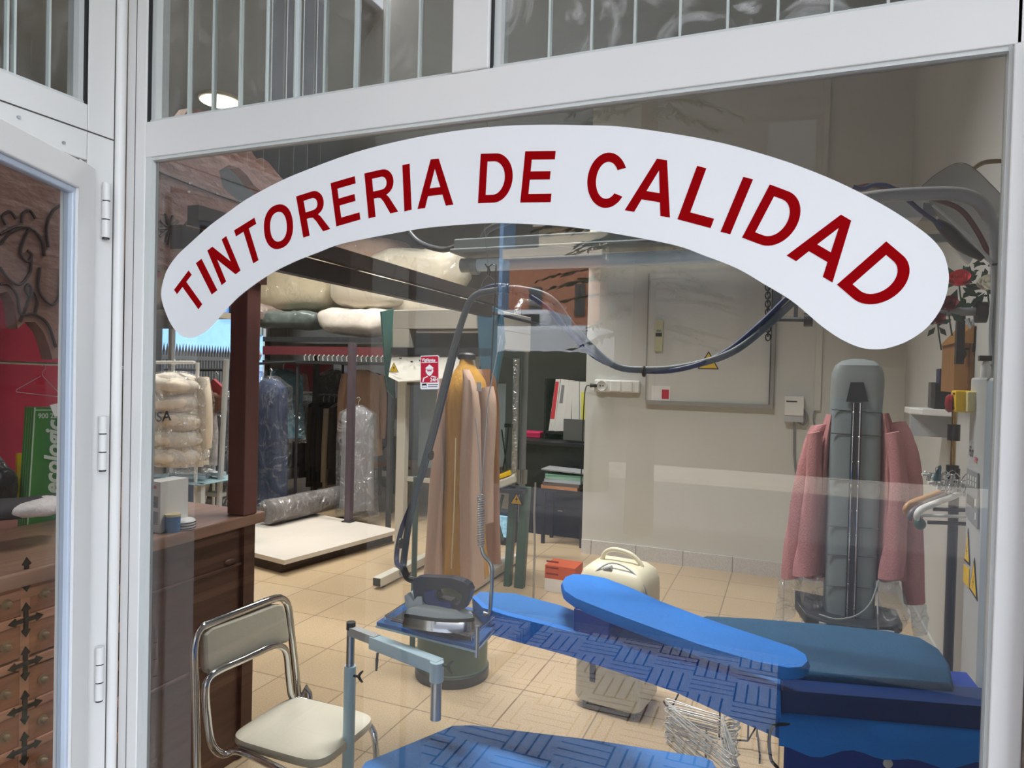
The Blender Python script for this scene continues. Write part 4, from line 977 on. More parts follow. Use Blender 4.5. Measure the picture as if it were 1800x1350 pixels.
# wooden cupboard further along
ywb = 2.6
wb = thing('wooden_box', 'honey coloured wooden wall box with a sloping lid above the shelf', 'wooden box', (X_(1705, ywb), ywb, 1.5))
m_oak = mat('honey pine', S(150, 104, 52), .5, var=.2, scale=12, stretch=(3, 3, .5))
xa, xm, xe = X_(1676, ywb), X_(1701, ywb), .79
zA, zB, zL = Zp(1680, 604, ywb), Zp(1740, 575, ywb), Zp(1690, 690, ywb)
MB().bb(xa, xe, ywb, ywb + .3, zL, zA).build('carcass', m_oak, wb)
MB().prism([Vector((xa - .012, ywb - .02, zA)), Vector((xe, ywb - .02, zA)), Vector((xe, ywb - .02, zA + .1))], (0, .34, 0)).build('lid', m_oak, wb, bevel=.003)
MB().bb(xm, xm + .006, ywb - .004, ywb, zL, zA).bb(xm + .02, xe - .01, ywb - .006, ywb, zL + .02, zA - .04).build('door_panel', mat('darker pine', S(112, 74, 36), .5, var=.2, scale=14), wb)
MB().tube([(xa + .03, ywb - .012, zA - .02), (xa + .04, ywb - .012, zA - .05), (xa + .03, ywb - .012, zA - .075)], .006, 8).bb(xa + .02, xa + .055, ywb - .006, ywb, zA - .03, zA - .02).build('latch', m_iron, wb)
bo = thing('spray_bottle', 'small white bottle with black cap standing on top of the grey cabinet', 'bottle', (.6, .98, 0))
pz = zt; zc_ = PX(1708, 664, xk).z; pb_ = PY(1732, 660, 1.02)
MB().lathe((pb_.x, 1.02, zc_), [(.012, 0), (.012, .03), (.006, .045)], 14).build('body', m_white, bo); MB().bb(pb_.x - .016, pb_.x + .012, 1.01, 1.03, zc_ + .045, zc_ + .06).build('cap', m_black, bo)

# artificial roses on the upper rail
yr = 2.0
ur = thing('upper_rail', 'horizontal grey tube rail with a black collar under the roses', 'rail', tuple(PY(1690, 549, yr)))
p, q = PY(1560, 550, yr), PY(1760, 547, yr)
MB().tube([p, q], .017, 12).build('tube', m_grey, ur); c = PY(1725, 549, yr)
MB().lathe(c - Vector((.02, 0, 0)), [(.02, 0), (.042, .002), (.042, .036), (.02, .038)], 24, axis='X').build('collar', m_black, ur)
MB().tube([PY(1700, 560, yr + .05), PY(1706, 575, yr + .05), PY(1712, 562, yr + .05)], .01, 8).build('clip', m_lgrey, ur)
MB().bb(PY(1683, 570, yr + .3).x, PY(1697, 570, yr + .3).x, yr + .3, yr + .34, Zp(1690, 640, yr + .3), Zp(1690, 555, yr + .3)).build('black_strap', m_black, ur)
def rose(px, py, y, r, m, lb):
    p = PY(px, py, y); o = thing('rose', lb, 'flower', tuple(p)); b = MB()
    for k in range(13):
        a = k * 2.4; rr_ = r * (.25 + .75 * k / 12); ti = .3 + 1.0 * k / 12; rings = []
        for i in range(5):
            t1 = i / 4; rg = []
            for j in range(7):
                u = (j / 6 - .5) * 1.7; rad = rr_ * (.35 + .65 * math.sin(t1 * PI / 2)) * (1 + .1 * t1 * math.cos(u * 3))
                rg.append(p + Vector((rad * math.cos(a + u), rad * math.sin(a + u) - .0, r * (.9 * t1 * (1.15 - .35 * k / 12) - .4) - .02 * 0)))
            rings.append(rg)
        b.loft(rings, closed=False)
    Rm = Matrix.Translation(p) @ Matrix.Rotation(R(50), 4, 'X') @ Matrix.Translation(-p); b.xform(Rm); b.build('bloom', m, o)
    s_ = MB().tube([p + Vector((0, .01, -r * .3)), p + Vector((.01, .03, -.06)), p + Vector((.02, .03, -.12))], .003, 6); s_.build('stem', mat('stem green', S(30, 62, 34), .6), o)
    l_ = MB()
    for k in range(5):
        a = k * 1.3 + px; c_ = p + Vector((math.cos(a) * r * 1.1, .02, math.sin(a) * r * 1.1 - .02)); d_ = Vector((math.cos(a), .2, math.sin(a))).normalized() * r * .8; w_ = d_.cross(Vector((0, 1, 0))).normalized() * r * .35
        l_.add([c_ - d_, c_ + w_, c_ + d_, c_ - w_], [(0, 1, 2, 3)])
    l_.build('leaf', mat('leaf green', S(24, 58, 30), .5), o)
rose(1687, 492, yr - .03, .045, mat('coral silk', S(205, 52, 66), .7, var=.15), 'coral pink artificial rose tucked beside the grey tube above the rail')
rose(1737, 500, yr - .03, .042, mat('white silk', S(222, 218, 204), .7), 'white artificial rose half hidden by the bent grey tube')
rose(1668, 536, yr - .03, .04, mat('dark red silk', S(120, 14, 30), .7), 'dark red artificial rose low against the rail by the sign edge')
rose(1649, 562, yr - .03, .03, mat('dark red silk', S(120, 14, 30), .7), 'small dark red artificial bud hanging below the rail')
lf = MB()
for k in range(46):
    p = PY(random.uniform(1690, 1742), random.uniform(462, 540), yr + random.uniform(-.01, .05)); a = random.uniform(0, 6.28); d_ = Vector((math.cos(a), random.uniform(-.3, .3), math.sin(a))) * random.uniform(.01, .022); w_ = d_.cross(Vector((0, 1, 0))) * .5
    lf.add([p - d_, p + w_, p + d_, p - w_], [(0, 1, 2, 3)])
o = tag(lf.build('rose_foliage', MATS['leaf green']), 'dark green artificial leaves and buds around the roses on the rail', 'foliage'); o['kind'] = 'stuff'

# bent grey steam boom, its hoses and the lamp behind it
yb_ = 1.25
sb_ = thing('steam_boom', 'thick grey tube bent down at the right window edge above the sign', 'boom', tuple(PY(1745, 420, yb_)))
bt = [PY(x, y, yb_) for x, y in ((1500, 352), (1560, 344), (1640, 340), (1690, 342), (1722, 356), (1742, 385), (1750, 420), (1752, 480), (1752, 560))]
bt += [Vector((bt[-1].x, yb_, 1.0)), Vector((bt[-1].x, yb_, .02))]
MB().tube(bt, lambda t: .021 if t < .5 else .017, 14, smooth_path=5).build('tube', mat('boom grey enamel', S(152, 154, 156), .4), sb_)
MB().lathe((bt[-1].x, yb_, 0), [(.1, 0), (.1, .02), (.02, .03)], 20).build('base', m_dark, sb_)
c = PY(1751, 466, yb_); MB().lathe(c, [(.0195, -.003), (.021, 0), (.0195, .003)], 16).build('cable_tie', m_black, sb_)
MB().tube([PY(x, y, yb_ + .03) for x, y in ((1503, 330), (1530, 326), (1560, 330), (1590, 336), (1650, 352), (1690, 370), (1720, 410), (1742, 455))], .008, 8, smooth_path=5).build('brown_hose', mat('brown rubber hose', S(96, 34, 26), .5), sb_)
MB().tube([PY(x, y, yb_ + .02) for x, y in ((1500, 328), (1515, 332), (1540, 325), (1570, 331), (1620, 372), (1645, 390), (1655, 400))], .007, 8, smooth_path=5).build('blue_hose', MATS['dark blue rubber hose'], sb_)
MB().tube([PY(x, y, yb_ + .05) for x, y in ((1645, 388), (1665, 405), (1690, 430), (1728, 455))], lambda t: .010 + .012 * math.sin(PI * t), 10, smooth_path=4).build('spray_gun', m_black, sb_)
MB().tube([PY(x, y, yb_ - .01) for x, y in ((1640, 360), (1680, 395), (1720, 435), (1745, 475), (1740, 580), (1742, 640))], .005, 8, smooth_path=4).build('white_cable', m_lgrey, sb_)
MB().prism([PY(x, y, yb_ + .12) for x, y in ((1670, 428), (1690, 432), (1712, 452), (1705, 464), (1690, 452))], (0, .03, 0)).build('gun_holder', m_white, sb_, bevel=.003)
sl_ = thing('spotlight_rack', 'grey slatted lamp housing under the bent tube, partly behind the sign', 'lamp', tuple(PY(1600, 378, yb_ + .3)))
a_, b_ = PY(1540, 358, yb_ + .3), PY(1618, 388, yb_ + .3)
MB().bb(a_.x, b_.x, yb_ + .25, yb_ + .4, b_.z, a_.z).build('housing', m_lgrey, sl_, bevel=.005); MB().bb(b_.x, b_.x + .05, yb_ + .28, yb_ + .36, b_.z + .01, a_.z - .01).build('end_cap', m_grey, sl_, bevel=.004)
MB().bb(a_.x, b_.x + .15, yb_ + .45, yb_ + .47, b_.z - .05, b_.z - .02).build('cross_bar', m_grey, sl_)
pl = thing('mounted_visor', 'thin translucent grey plate with rounded peak behind the bent tube', 'plate', tuple(PY(1690, 320, yb_ + .25)))
MB().prism([PY(x, y, yb_ + .25) for x, y in ((1620, 328), (1640, 310), (1665, 294), (1682, 287), (1698, 288), (1715, 298), (1740, 322), (1762, 345), (1762, 480), (1660, 400))], (0, .004, 0)).build('sheet', mat('translucent grey sheet', S(150, 152, 150), .3, alpha=.55), pl)
MB().tube([PY(x, y, yb_ + .25) for x, y in ((1620, 328), (1640, 310), (1665, 294), (1682, 287), (1698, 288), (1715, 298), (1740, 322), (1762, 345))], .0012, 6, smooth_path=3).build('edge_trim', m_dark, pl)
gt = tag(MB().tube([PY(x, y, yb_ + .3) for x, y in ((1706, 300), (1722, 289), (1740, 284), (1780, 283))], .008, 10, smooth_path=4).build('brass_tube', mat('aged brass', S(120, 100, 66), .35, .8)), 'short curved brass tube above the bent grey boom', 'tube')
# ================================================================== ochre steaming dummy with the beige coat
m_green = mat('machine green', S(72, 96, 84), .4, var=.04)
dx, dy = -1.615, 2.02
dm = thing('steaming_dummy', 'ochre cloth steaming dummy on a round dark green base', 'dummy', (dx, dy, 0))
MB().lathe((dx, dy, 0), [(.17, 0), (.185, .01), (.19, .06), (.185, .065), (.185, .26), (.17, .3), (.1, .31), (.0, .31)], 36).build('base', m_green, dm)
MB().lathe((dx, dy, 0), [(.192, .0), (.195, .01), (.195, .05), (.19, .055)], 36).build('base_ring', mat('dark base ring', S(50, 58, 70), .4), dm)
MB().cyl((dx, dy, .3), (dx, dy, .52), .07).build('column', m_green, dm)
yd = dy - .02
def dp(px, py): return PY(px, py, yd)
m_och = mat('ochre cotton', S(186, 136, 46), .85, var=.14, scale=9, bump=.3, bscale=24, stretch=(3, 3, .5))
b = MB(); rings = []
for py, xa, xb, dep in ((1012, 768, 852, .13), (950, 774, 846, .12), (850, 782, 842, .11), (780, 784, 842, .12), (720, 786, 846, .13), (690, 788, 850, .13), (668, 792, 846, .11), (652, 799, 836, .08), (640, 806, 828, .05), (630, 808, 826, .045)):
    A, B = dp(xa, py), dp(xb, py); rings.append(ring(((A.x + B.x) / 2, dy, (A.z + B.z) / 2), (B.x - A.x) / 2, dep, 40, 1, fold=.035 if py > 700 else .0, k=9, ph=py * .01))
b.loft(rings); b.build('body', m_och, dm)
A, B = dp(808, 630), dp(827, 630); MB().lathe(((A.x + B.x) / 2, dy, A.z), [(.046, -.005), (.047, .02), (.03, .03), (.0, .03)], 24).build('neck_cap', m_black, dm)
ct = thing('coat', 'long pinkish beige coat hung open over the ochre steaming dummy', 'coat', (dx, dy, .4))
m_coat = mat('pinkish beige gabardine', S(206, 172, 150), .8, var=.08, scale=7, bump=.25, bscale=14, stretch=(2.5, 2.5, .45))
def coat_panel(rows, y0, bulge, wob, seed):
    rings = []
    for k, (py, xa, xb) in enumerate(rows):
        rg = []
        for i in range(18):
            t_ = i / 17; p = dp(xa + (xb - xa) * t_, py); p.y = y0 - bulge * math.sin(PI * (.15 + .7 * t_)) + wob * math.sin(t_ * 9 + seed + k * .35) * min(1, k / 2); rg.append(p)
        rings.append(rg)
    return MB().loft(rings, closed=False)
coat_panel([(666, 789, 797), (690, 786, 797), (720, 786, 790), (760, 782, 790), (800, 776, 794), (860, 768, 794), (940, 764, 792), (1012, 757, 794)], dy - .06, .09, .018, 0).build('front_panel', m_coat, ct)
coat_panel([(650, 830, 838), (668, 829, 848), (690, 828, 855), (720, 826, 858), (760, 825, 858), (800, 823, 858), (860, 822, 858), (940, 824, 860), (1020, 824, 862)], dy - .06, .1, .016, 2).build('front_panel', m_coat, ct)
coat_panel([(648, 797, 838), (668, 788, 850), (720, 784, 858), (800, 776, 858), (900, 766, 858), (1005, 758, 860)], dy + .14, -.02, .02, 1).build('back_panel', m_coat, ct)
def tubeR(pxs, rs, y, n=20, squ=.7):
    P_ = crom([PY(x, yy, y) for x, yy in pxs], 5); rings = []
    for i, p in enumerate(P_):
        t_ = i / (len(P_) - 1); r_ = rs[0] + (rs[1] - rs[0]) * t_
        rings.append([p + Vector((r_ * (1 + .1 * math.sin(3 * a + 6 * t_)) * math.cos(a), r_ * squ * math.sin(a), r_ * .2 * math.cos(a))) for a in [2 * PI * j / n for j in range(n)]])
    return MB().loft(rings)
tubeR([(790, 684), (784, 720), (778, 790), (772, 850), (768, 905)], (.05, .045), dy - .04).build('sleeve', m_coat, ct)
tubeR([(850, 682), (856, 720), (855, 790), (853, 850), (852, 920)], (.05, .045), dy - .04).build('sleeve', m_coat, ct)
b = MB()
for (x, y), (x2, y2) in (((838, 672), (846, 688)),): A, B = PY(x, y, dy - .17), PY(x2, y2, dy - .17); b.prism([A, Vector((B.x, A.y, A.z)), Vector((B.x, A.y, B.z)), Vector((A.x, A.y, B.z))], (0, .002, 0))
b.build('paper_tag', m_paper, ct)
MB().tube([PY(801, 770, dy - .17), PY(798, 900, dy - .17), PY(793, 1000, dy - .17)], .003, 6).build('belt_cord', mat('pale cord', S(230, 214, 176), .7), ct)
# second machine stand just behind: dark green pole and foot rail
gs = thing('green_stand', 'dark green vertical tube stand behind the hoses of the iron', 'stand', (-1.9, 2.1, 0))
p = PY(728, 1000, 2.15)
MB().cyl((p.x, 2.15, .03), (p.x, 2.15, 1.0), .016).build('upright', m_green, gs); MB().box((p.x, 2.15, .015), (.3, .06, .03)).build('foot', m_green, gs)

# ================================================================== white and green topper press
m_ivory = mat('ivory enamel', S(208, 204, 192), .4, var=.02); m_teal = mat('teal green enamel', S(16, 84, 78), .4, var=.04)
yt = 3.3
tp = thing('topper_press', 'tall ivory pressing machine with teal sides, slanted panel and open foot frame', 'pressing machine', (-2.4, 3.6, 0))
P = lambda px, py, y=yt: PY(px, py, y)
xl_, xr_ = P(690, 600).x, P(868, 600).x; xa, xb = P(703, 800).x, P(830, 660).x
ztp = P(700, 545).z
b = MB(); b.bb(xl_, xr_, yt, yt + .75, P(700, 578).z, ztp).bb(xl_, xl_ + .14, yt, yt + .75, P(700, 612).z, P(700, 578).z).bb(xr_ - .1, xr_, yt, yt + .75, P(840, 612).z, P(840, 578).z)
b.build('head', m_ivory, tp, bevel=.006)
MB().bb(xl_ + .14, xr_ - .1, yt + .1, yt + .7, P(700, 612).z, P(700, 578).z + .01).build('head_recess', mat('dark recess', S(84, 88, 88), .5), tp)
MB().tube([(xl_ + .2, yt + .02, P(720, 583).z), (xr_ - .06, yt + .02, P(720, 583).z)], .012, 8).build('cross_tube', m_steel, tp)
MB().prism([P(668, 548, yt - .02), P(690, 543, yt + .3), P(690, 700, yt + .3), P(679, 686, yt - .02)], (.012, 0, 0)).build('side_panel', m_teal, tp)
MB().prism([P(838, 530, yt - .02), P(880, 545, yt - .02), P(884, 600, yt - .02), P(868, 690, yt - .02), P(850, 700, yt - .02), P(842, 620, yt - .02)], (0, .05, 0)).build('side_panel', mat('teal with reflected blue', S(72, 112, 134), .4), tp)  # teal side with blue reflected light mixed into its colour
zp0, zp1 = P(700, 626).z, P(690, 668).z
b = MB(); pf = [P(688, 626), P(834, 624), P(822, 662, yt - .12), P(812, 668, yt - .12), P(700, 672, yt - .16), P(682, 662, yt - .16)]
b.loft([pf, [p + Vector((0, .16, .0)) for p in pf]], smooth=False); b.build('slanted_panel', m_ivory, tp, bevel=.006)
ty, tk = MB(), MB(); c = (P(695, 648, yt - .11)); nr = Vector((0, -.85, .3)); warn_tri(ty, tk, c + Vector((0, -.02, 0)), X1, Z1, .085, nr); t_ = tk.build('warning_triangle', m_ink, tp); ty.build('triangle_face', m_yel, t_)
b = MB()
for px, py in ((705, 630), (725, 636), (740, 634)): q = P(px, py, yt - .06); b.cyl(q, q + Vector((0, -.02, 0)), .006, n=8)
b.build('screw', m_dark, tp)
MB().bb(xl_, xr_, yt - .02, yt + .6, P(700, 624).z, P(700, 612).z + .005).build('tray_edge', m_dark, tp)
xpost = P(703, 800).x
MB().bb(xpost - .035, xpost + .035, yt, yt + .07, .06, P(700, 660).z).build('leg', m_ivory, tp, bevel=.004)
xpo2 = P(838, 800).x
MB().bb(xpo2 - .03, xpo2 + .03, yt + .1, yt + .16, .06, P(700, 650).z).build('leg', m_ivory, tp, bevel=.004)
for xx, nm in ((xpost, 0), (xpo2, 1)):
    MB().bb(xx - .035, xx + .035, yt - .28, yt + .8, .02, .085).build('foot_rail', m_ivory, tp, bevel=.004)
MB().bb(xpost - .03, xpost + .03, yt - .285, yt - .28, .025, .08).build('rail_end', m_black, tp)
q = (xpost, yt - .2, 0); MB().cyl(q, (xpost, yt - .2, .022), .02).build('levelling_foot', m_dark, tp)
MB().bb(xpost + .04, xpo2 - .03, yt + .2, yt + .6, P(760, 830).z, P(760, 672).z).build('body', mat('blue grey enamel', S(104, 124, 140), .4), tp, bevel=.006)
b = MB()
for i in range(7): z_ = P(760, 690 + i * 9).z; b.bb(P(748, 700).x, P(770, 700).x, yt + .19, yt + .2, z_ - .01, z_ + .004)
b.build('vent_slats', mat('deep blue', S(40, 62, 96), .5), tp)
MB().bb(xpost + .02, xpo2, yt + .05, yt + .09, P(760, 845).z - .03, P(760, 845).z).build('cross_rail', m_ivory, tp); MB().bb(xpost + .02, xpo2, yt + .02, yt + .1, P(760, 678).z, P(760, 672).z).build('table_edge', m_steel, tp)

# ================================================================== overhead fluorescent battens and hook
yl = 1.5
m_bat = mat('batten grey', S(136, 144, 144), .45, var=.03)
fb = thing('hanging_light', 'long grey fluorescent batten hanging above the iron, mostly behind the sign', 'ceiling lamp', tuple(PY(1000, 420, yl)))
z1, z2, z3 = PY(800, 420, yl).z, PY(800, 440, yl).z, PY(800, 448, yl).z
xL_, xR_ = PY(797, 430, yl).x, -.05
MB().bb(xL_, xR_, yl, yl + .14, z2, z1).bb(xL_ - .012, xR_, yl - .015, yl + .155, z2 - .012, z2 + .006).build('housing', m_bat, fb, bevel=.006)
zt_ = PY(812, 462, yl).z
MB().cyl((xL_ + .01, yl + .07, zt_), (xL_ + .06, yl + .07, zt_), .032).cyl((xL_ + .07, yl + .05, zt_ - .01), (xL_ + .1, yl + .05, zt_ - .01), .036).build('tube_cap', m_bat, fb)
MB().cyl((xL_ + .1, yl + .05, zt_ - .005), (xR_, yl + .05, zt_ - .005), .028).build('tube', mat('fluorescent tube', S(170, 184, 192), .15, emis=.12, var=0), fb)
MB().tube([(xL_ - .02, yl + .07, z1 - .02), (xL_ - .1, yl + .07, z1 - .03), (xL_ - .24, yl + .1, z1 + .02), (xL_ - .34, yl + .12, z1 + .12)], .013, 10, smooth_path=6).tube([(xL_ + .1, yl + .07, z1), (xL_ + .14, yl + .07, z1 + .05), (xL_ + .24, yl + .07, z1 + .08)], .014, 10, smooth_path=4).build('corrugated_cable', m_dark, fb)
MB().cyl((-.6, yl + .07, z1), (-.6, yl + .07, z1 + .12), .004, n=8).build('suspension', m_dark, fb)
# second, lit batten near the back wall
yl2 = 4.3
f2 = thing('wall_mounted_light', 'lit fluorescent batten high in front of the back wall under the sign', 'ceiling lamp', tuple(PY(1200, 455, yl2)))
a_, b_ = PY(1010, 462, yl2), PY(1330, 452, yl2)
MB().bb(a_.x, b_.x, yl2 + .02, YB, a_.z + .04, a_.z + .16).build('housing', m_lgrey, f2, bevel=.005)
MB().cyl((a_.x + .05, yl2 + .12, a_.z + .015), (b_.x - .05, yl2 + .12, a_.z + .015), .02).build('tube', mat('bright tube', (1., .93, .78), .3, emis=2.2, var=0), f2)
MB().bb(a_.x, b_.x, yl2 + .05, yl2 + .18, a_.z - .012, a_.z - .004).build('blue_diffuser', mat('blue tinted diffuser', S(110, 160, 225), .4, emis=.5, var=0), f2)
hk = thing('suspension_hook', 'bent wire hook and thin vertical rod holding up the hoses', 'hook', tuple(PY(872, 470, .94)))
yk = .94
MB().tube([PY(x, y, yk) for x, y in ((853, 464), (858, 470), (866, 464), (868, 466), (872, 465), (870, 520), (866, 600), (862, 680))], .0022, 8).tube([PY(x, y, yk) for x, y in ((853, 464), (858, 472), (857, 480), (860, 484), (862, 480), (860, 472), (858, 468))], .003, 8).build('rod', m_dark, hk)
MB().tube([PY(x, y, yk) for x, y in ((859, 484), (850, 492), (846, 503))], .0012, 6).tube([PY(x, y, yk) for x, y in ((859, 484), (868, 492), (874, 498))], .0012, 6).tube([PY(858, 470, yk), PY(852, 400, yk), Vector((PY(852, 400, yk).x, yk, 4.2))], .0012, 6).build('string', m_grey, hk)

# ================================================================== recess with desk behind the wall end
yd_ = 5.2
dk = thing('desk_cabinet', 'black drawer cabinet with desk top in the recess beside the wall end', 'cabinet', (-2.1, yd_, 0))
xa, xb = PY(908, 770, yd_).x, XB - .004
zt = PY(960, 782, yd_).z
m_blk = mat('black ash laminate', S(26, 27, 32), .45)
MB().bb(xa, xb, yd_, yd_ + .6, 0, zt - .0).build('carcass', m_blk, dk, bevel=.004)
b = MB(); x1 = PY(945, 900, yd_).x
for i, (pa, pb) in enumerate(((862, 888), (890, 940), (942, 990))): b.bb(x1, xb - .02, yd_ - .012, yd_, PY(970, pb, yd_).z, PY(970, pa, yd_).z - .006)
b.build('drawer_front', mat('navy black drawer', S(30, 36, 52), .4), dk)
b = MB()
for py in (866, 898, 950): q = PY(985, py, yd_ - .02); b.box(q, (.05, .012, .012))
b.build('handle', m_steel, dk)
MB().bb(xa - .02, xb, yd_ - .03, yd_ + .6, zt, zt + .03).build('desk_top', m_blk, dk)
sv = thing('black_bookcase', 'black open shelf unit holding the binders against the wall end', 'shelf', (-2.0, yd_ + .4, 0))
xs0, xs1 = PY(957, 700, yd_ + .3).x, XB - .004
zz0, zz1, zz2 = zt + .032, PY(990, 759, yd_ + .3).z, PY(990, 666, yd_ + .3).z
MB().bb(xs0, xs1, yd_ + .3, yd_ + .58, zz1 - .03, zz1).bb(xs0, xs0 + .02, yd_ + .3, yd_ + .58, zz0, zz2 + .0).bb(xs0, xs1, yd_ + .56, yd_ + .58, zz0, zz2).build('carcass', m_blk, sv)
m_bind = mat('white binder', S(214, 212, 208), .6)
yb3 = yd_ + .31
def binder(lb, q, stripe=None, sm=None):
    pts = [PY(x, y, yb3) for x, y in q]; dz = zz1 + .001 - min(p.z for p in pts); pts = [p + Vector((0, 0, dz)) for p in pts]
    o = thing('binder', lb, 'binder', tuple(pts[0]), 'binders on the black shelf')
    MB().prism(pts, (0, .22, 0)).build('cover', m_bind, o)
    c = sum(pts, Vector()) / 4
    if stripe: MB().prism([c + (p - c) * stripe[0] + Vector((stripe[1], -.002, stripe[2])) for p in pts], (0, .001, 0)).build('spine_label', sm, o)
o_red = [(964, 757), (974, 757), (985, 667), (977, 666)]
binder('white binder with a red spine strip, leaning at the outer end of the row', o_red, (.72, 0, .05), mat('red strip', S(196, 50, 66), .6))
binder('thick white binder with grey dates on its spine, leaning beside the red striped one', [(974, 757), (990, 757), (1000, 668), (986, 667)], (.35, .0, .12), mat('grey strip', S(120, 122, 126), .6))
binder('plain pale grey binder leaning third in the row', [(990, 757), (1003, 757), (1006, 668), (1000, 668)])
binder('upright white binder next to the yellow labelled one', [(1005, 757), (1018, 757), (1018, 668), (1005, 668)])
binder('upright white binder with yellow spine labels against the wall edge', [(1019, 757), (1031, 757), (1031, 668), (1019, 668)], (.6, 0, .0), mat('yellow strip', S(220, 214, 90), .6))
pk = thing('pink_box', 'bright magenta box on the black desk beside the bookcase', 'box', tuple(PY(933, 770, yd_ + .3)))
a_, b_ = PY(918, 758, yd_ + .3), PY(949, 775, yd_ + .3); MB().bb(a_.x, b_.x, yd_ + .3, yd_ + .45, zt + .031, a_.z).build('carton', mat('magenta card', S(206, 24, 92), .5), pk, bevel=.008)
MB().bb(a_.x + .005, b_.x - .005, yd_ + .299, yd_ + .3, a_.z - .03, a_.z - .026).build('lid_edge', mat('dark magenta', S(140, 10, 60), .5), pk)
mo = thing('monitor', 'dark grey monitor on the desk under the binders', 'monitor', tuple(PY(1010, 785, yd_ + .1)))
a_, b_ = PY(990, 764, yd_ + .1), PY(1032, 804, yd_ + .1); MB().bb(a_.x, XB - .004, yd_ + .1, yd_ + .14, zt + .05, zt + .05 + a_.z - b_.z).build('screen', mat('grey screen', S(92, 92, 92), .3), mo)
MB().bb(a_.x + .05, XB - .05, yd_ + .08, yd_ + .2, zt + .031, zt + .05).build('stand', m_black, mo)
ypp = yd_ - .25
pt = thing('side_table', 'low dark shelf in front of the cabinet carrying the stacked papers', 'table', (-1.95, ypp, 0))
zpt = PY(990, 858, ypp).z
MB().bb(PY(958, 850, ypp).x, XB - .02, ypp - .12, yd_ - .035, zpt - .03, zpt).build('top', m_blk, pt)
for xx in (PY(962, 850, ypp).x, XB - .05): MB().bb(xx - .015, xx + .015, ypp - .1, ypp - .07, 0, zpt - .03).bb(xx - .015, xx + .015, yd_ - .1, yd_ - .07, 0, zpt - .03).build('leg', m_blk, pt)
xx0, xx1 = PY(958, 850, ypp).x, XB - .03
for i, (c_, h_, lb) in enumerate((((196, 142, 112), .03, 'salmon folder at the bottom of the paper stack'), ((110, 100, 104), .03, 'dark paper folder second from the bottom of the stack'), ((176, 186, 200), .03, 'bluish paper folder in the middle of the stack'), ((150, 190, 176), .03, 'mint green folder near the top of the stack'), ((120, 176, 156), .015, 'darker green folder on top of the mint one'))):
    z_ = zpt + .001 + sum((.03, .03, .03, .03, .015)[:i]) + i * .0012; dxx = random.uniform(-.03, .02)
    tag(MB().box(((xx0 + xx1) / 2 + dxx, ypp - .0, z_ + h_ / 2), ((xx1 - xx0) * .86, .22, h_), rz=random.uniform(-.05, .05)).build('folder', mat('folder %d' % i, S(*c_), .7)), lb, 'folder', 'stacked folders beside the wall end')
z_ = zpt + .143
lpb = tag(MB().box(((xx0 + xx1) / 2 + .0, ypp, z_ + .03), ((xx1 - xx0) * 1.0, .24, .012), ry=.03).build('letter_tray', mat('grey tray', S(150, 152, 156), .4)), 'flat grey letter tray lid lying over the folders', 'tray')
# foil wrapped pipe, green spotting machine and cords
yp = 4.3
fp = thing('foil_pipe', 'silver foil wrapped vertical steam pipe coming down from the ceiling', 'pipe', tuple(PY(908, 700, yp)))
m_foil = mat('crinkled foil', S(196, 198, 200), .28, 1, bump=1, bscale=45)
tb, te = PY(910, 540, yp), PY(904, 838, yp)
MB().tube([tb + Vector((.0, 1.3, .12)), tb + Vector((0, .1, .06)), tb, te], .028, 14).build('pipe', m_foil, fp); MB().tube([te, te + Vector((-.03, -.02, -.05)), te + Vector((-.12, -.05, -.08))], .026, 12).build('elbow', m_foil, fp)
MB().cyl(te + Vector((.05, .06, -.4)), te + Vector((.05, .06, 1.2)), .03).build('grey_conduit', m_grey, fp)
gm = thing('spotting_machine', 'green legged spotting machine with yellow tipped head behind the coat', 'machine', (-1.95, 3.5, 0))
g0 = PY(900, 850, 3.5)
MB().box(PY(891, 846, 3.5), (.14, .1, .06), rz=.3, ry=-.4).build('head', m_ivory, gm, bevel=.01); MB().box(PY(888, 834, 3.5), (.09, .07, .03), rz=.3, ry=-.4).build('yellow_cap', m_yel, gm, bevel=.005)
for x, w in ((PY(893, 900, 3.5).x, .05), (PY(914, 900, 3.5).x, .07)):
    MB().prism([Vector((x - w / 2, 3.5, 0)), Vector((x + w / 2, 3.5, 0)), Vector((x + w / 2 + .03, 3.5, PY(900, 855, 3.5).z)), Vector((x - w / 2 + .03, 3.5, PY(900, 855, 3.5).z))], (0, .06, 0)).build('leg', m_green, gm, bevel=.004)
MB().tube([PY(862, 870, 3.48), PY(884, 950, 3.48)], .012, 8).tube([PY(884, 870, 3.46), PY(864, 950, 3.46)], .012, 8).build('scissor_brace', m_green, gm)
MB().box(PY(893, 860, 3.5), (.3, .18, .03)).build('table', m_dark, gm)
b = MB(); 
for px in (912, 922): b.lathe(PY(px, 850, 3.46), [(.018, 0), (.02, .1), (.0, .1)], 12)
b.build('cup', m_steel, gm)
ty, tk = MB(), MB(); warn_tri(ty, tk, PY(908, 879, 3.49), X1, Z1, .1, (0, -1, 0)); t_ = tk.build('warning_triangle', m_ink, gm); ty.build('triangle_face', m_yel, t_)
co = tag(MB().tube([PY(882, 755, 3.8), PY(888, 800, 3.8), PY(890, 826, 3.8)], .006, 6, smooth_path=4).tube([PY(894, 750, 3.8), PY(890, 790, 3.8), PY(884, 826, 3.8)], .006, 6, smooth_path=4).box(PY(894, 748, 3.8), (.06, .03, .03)).build('plug_cords', m_black), 'thin black crossing cords with a plug by the foil pipe', 'cord')
bs = thing('lit_screen', 'small bright blue lit screen low behind the green scissor legs', 'screen', tuple(PY(875, 920, 4.6)))
a_, b_ = PY(859, 905, 4.6), PY(890, 945, 4.6)
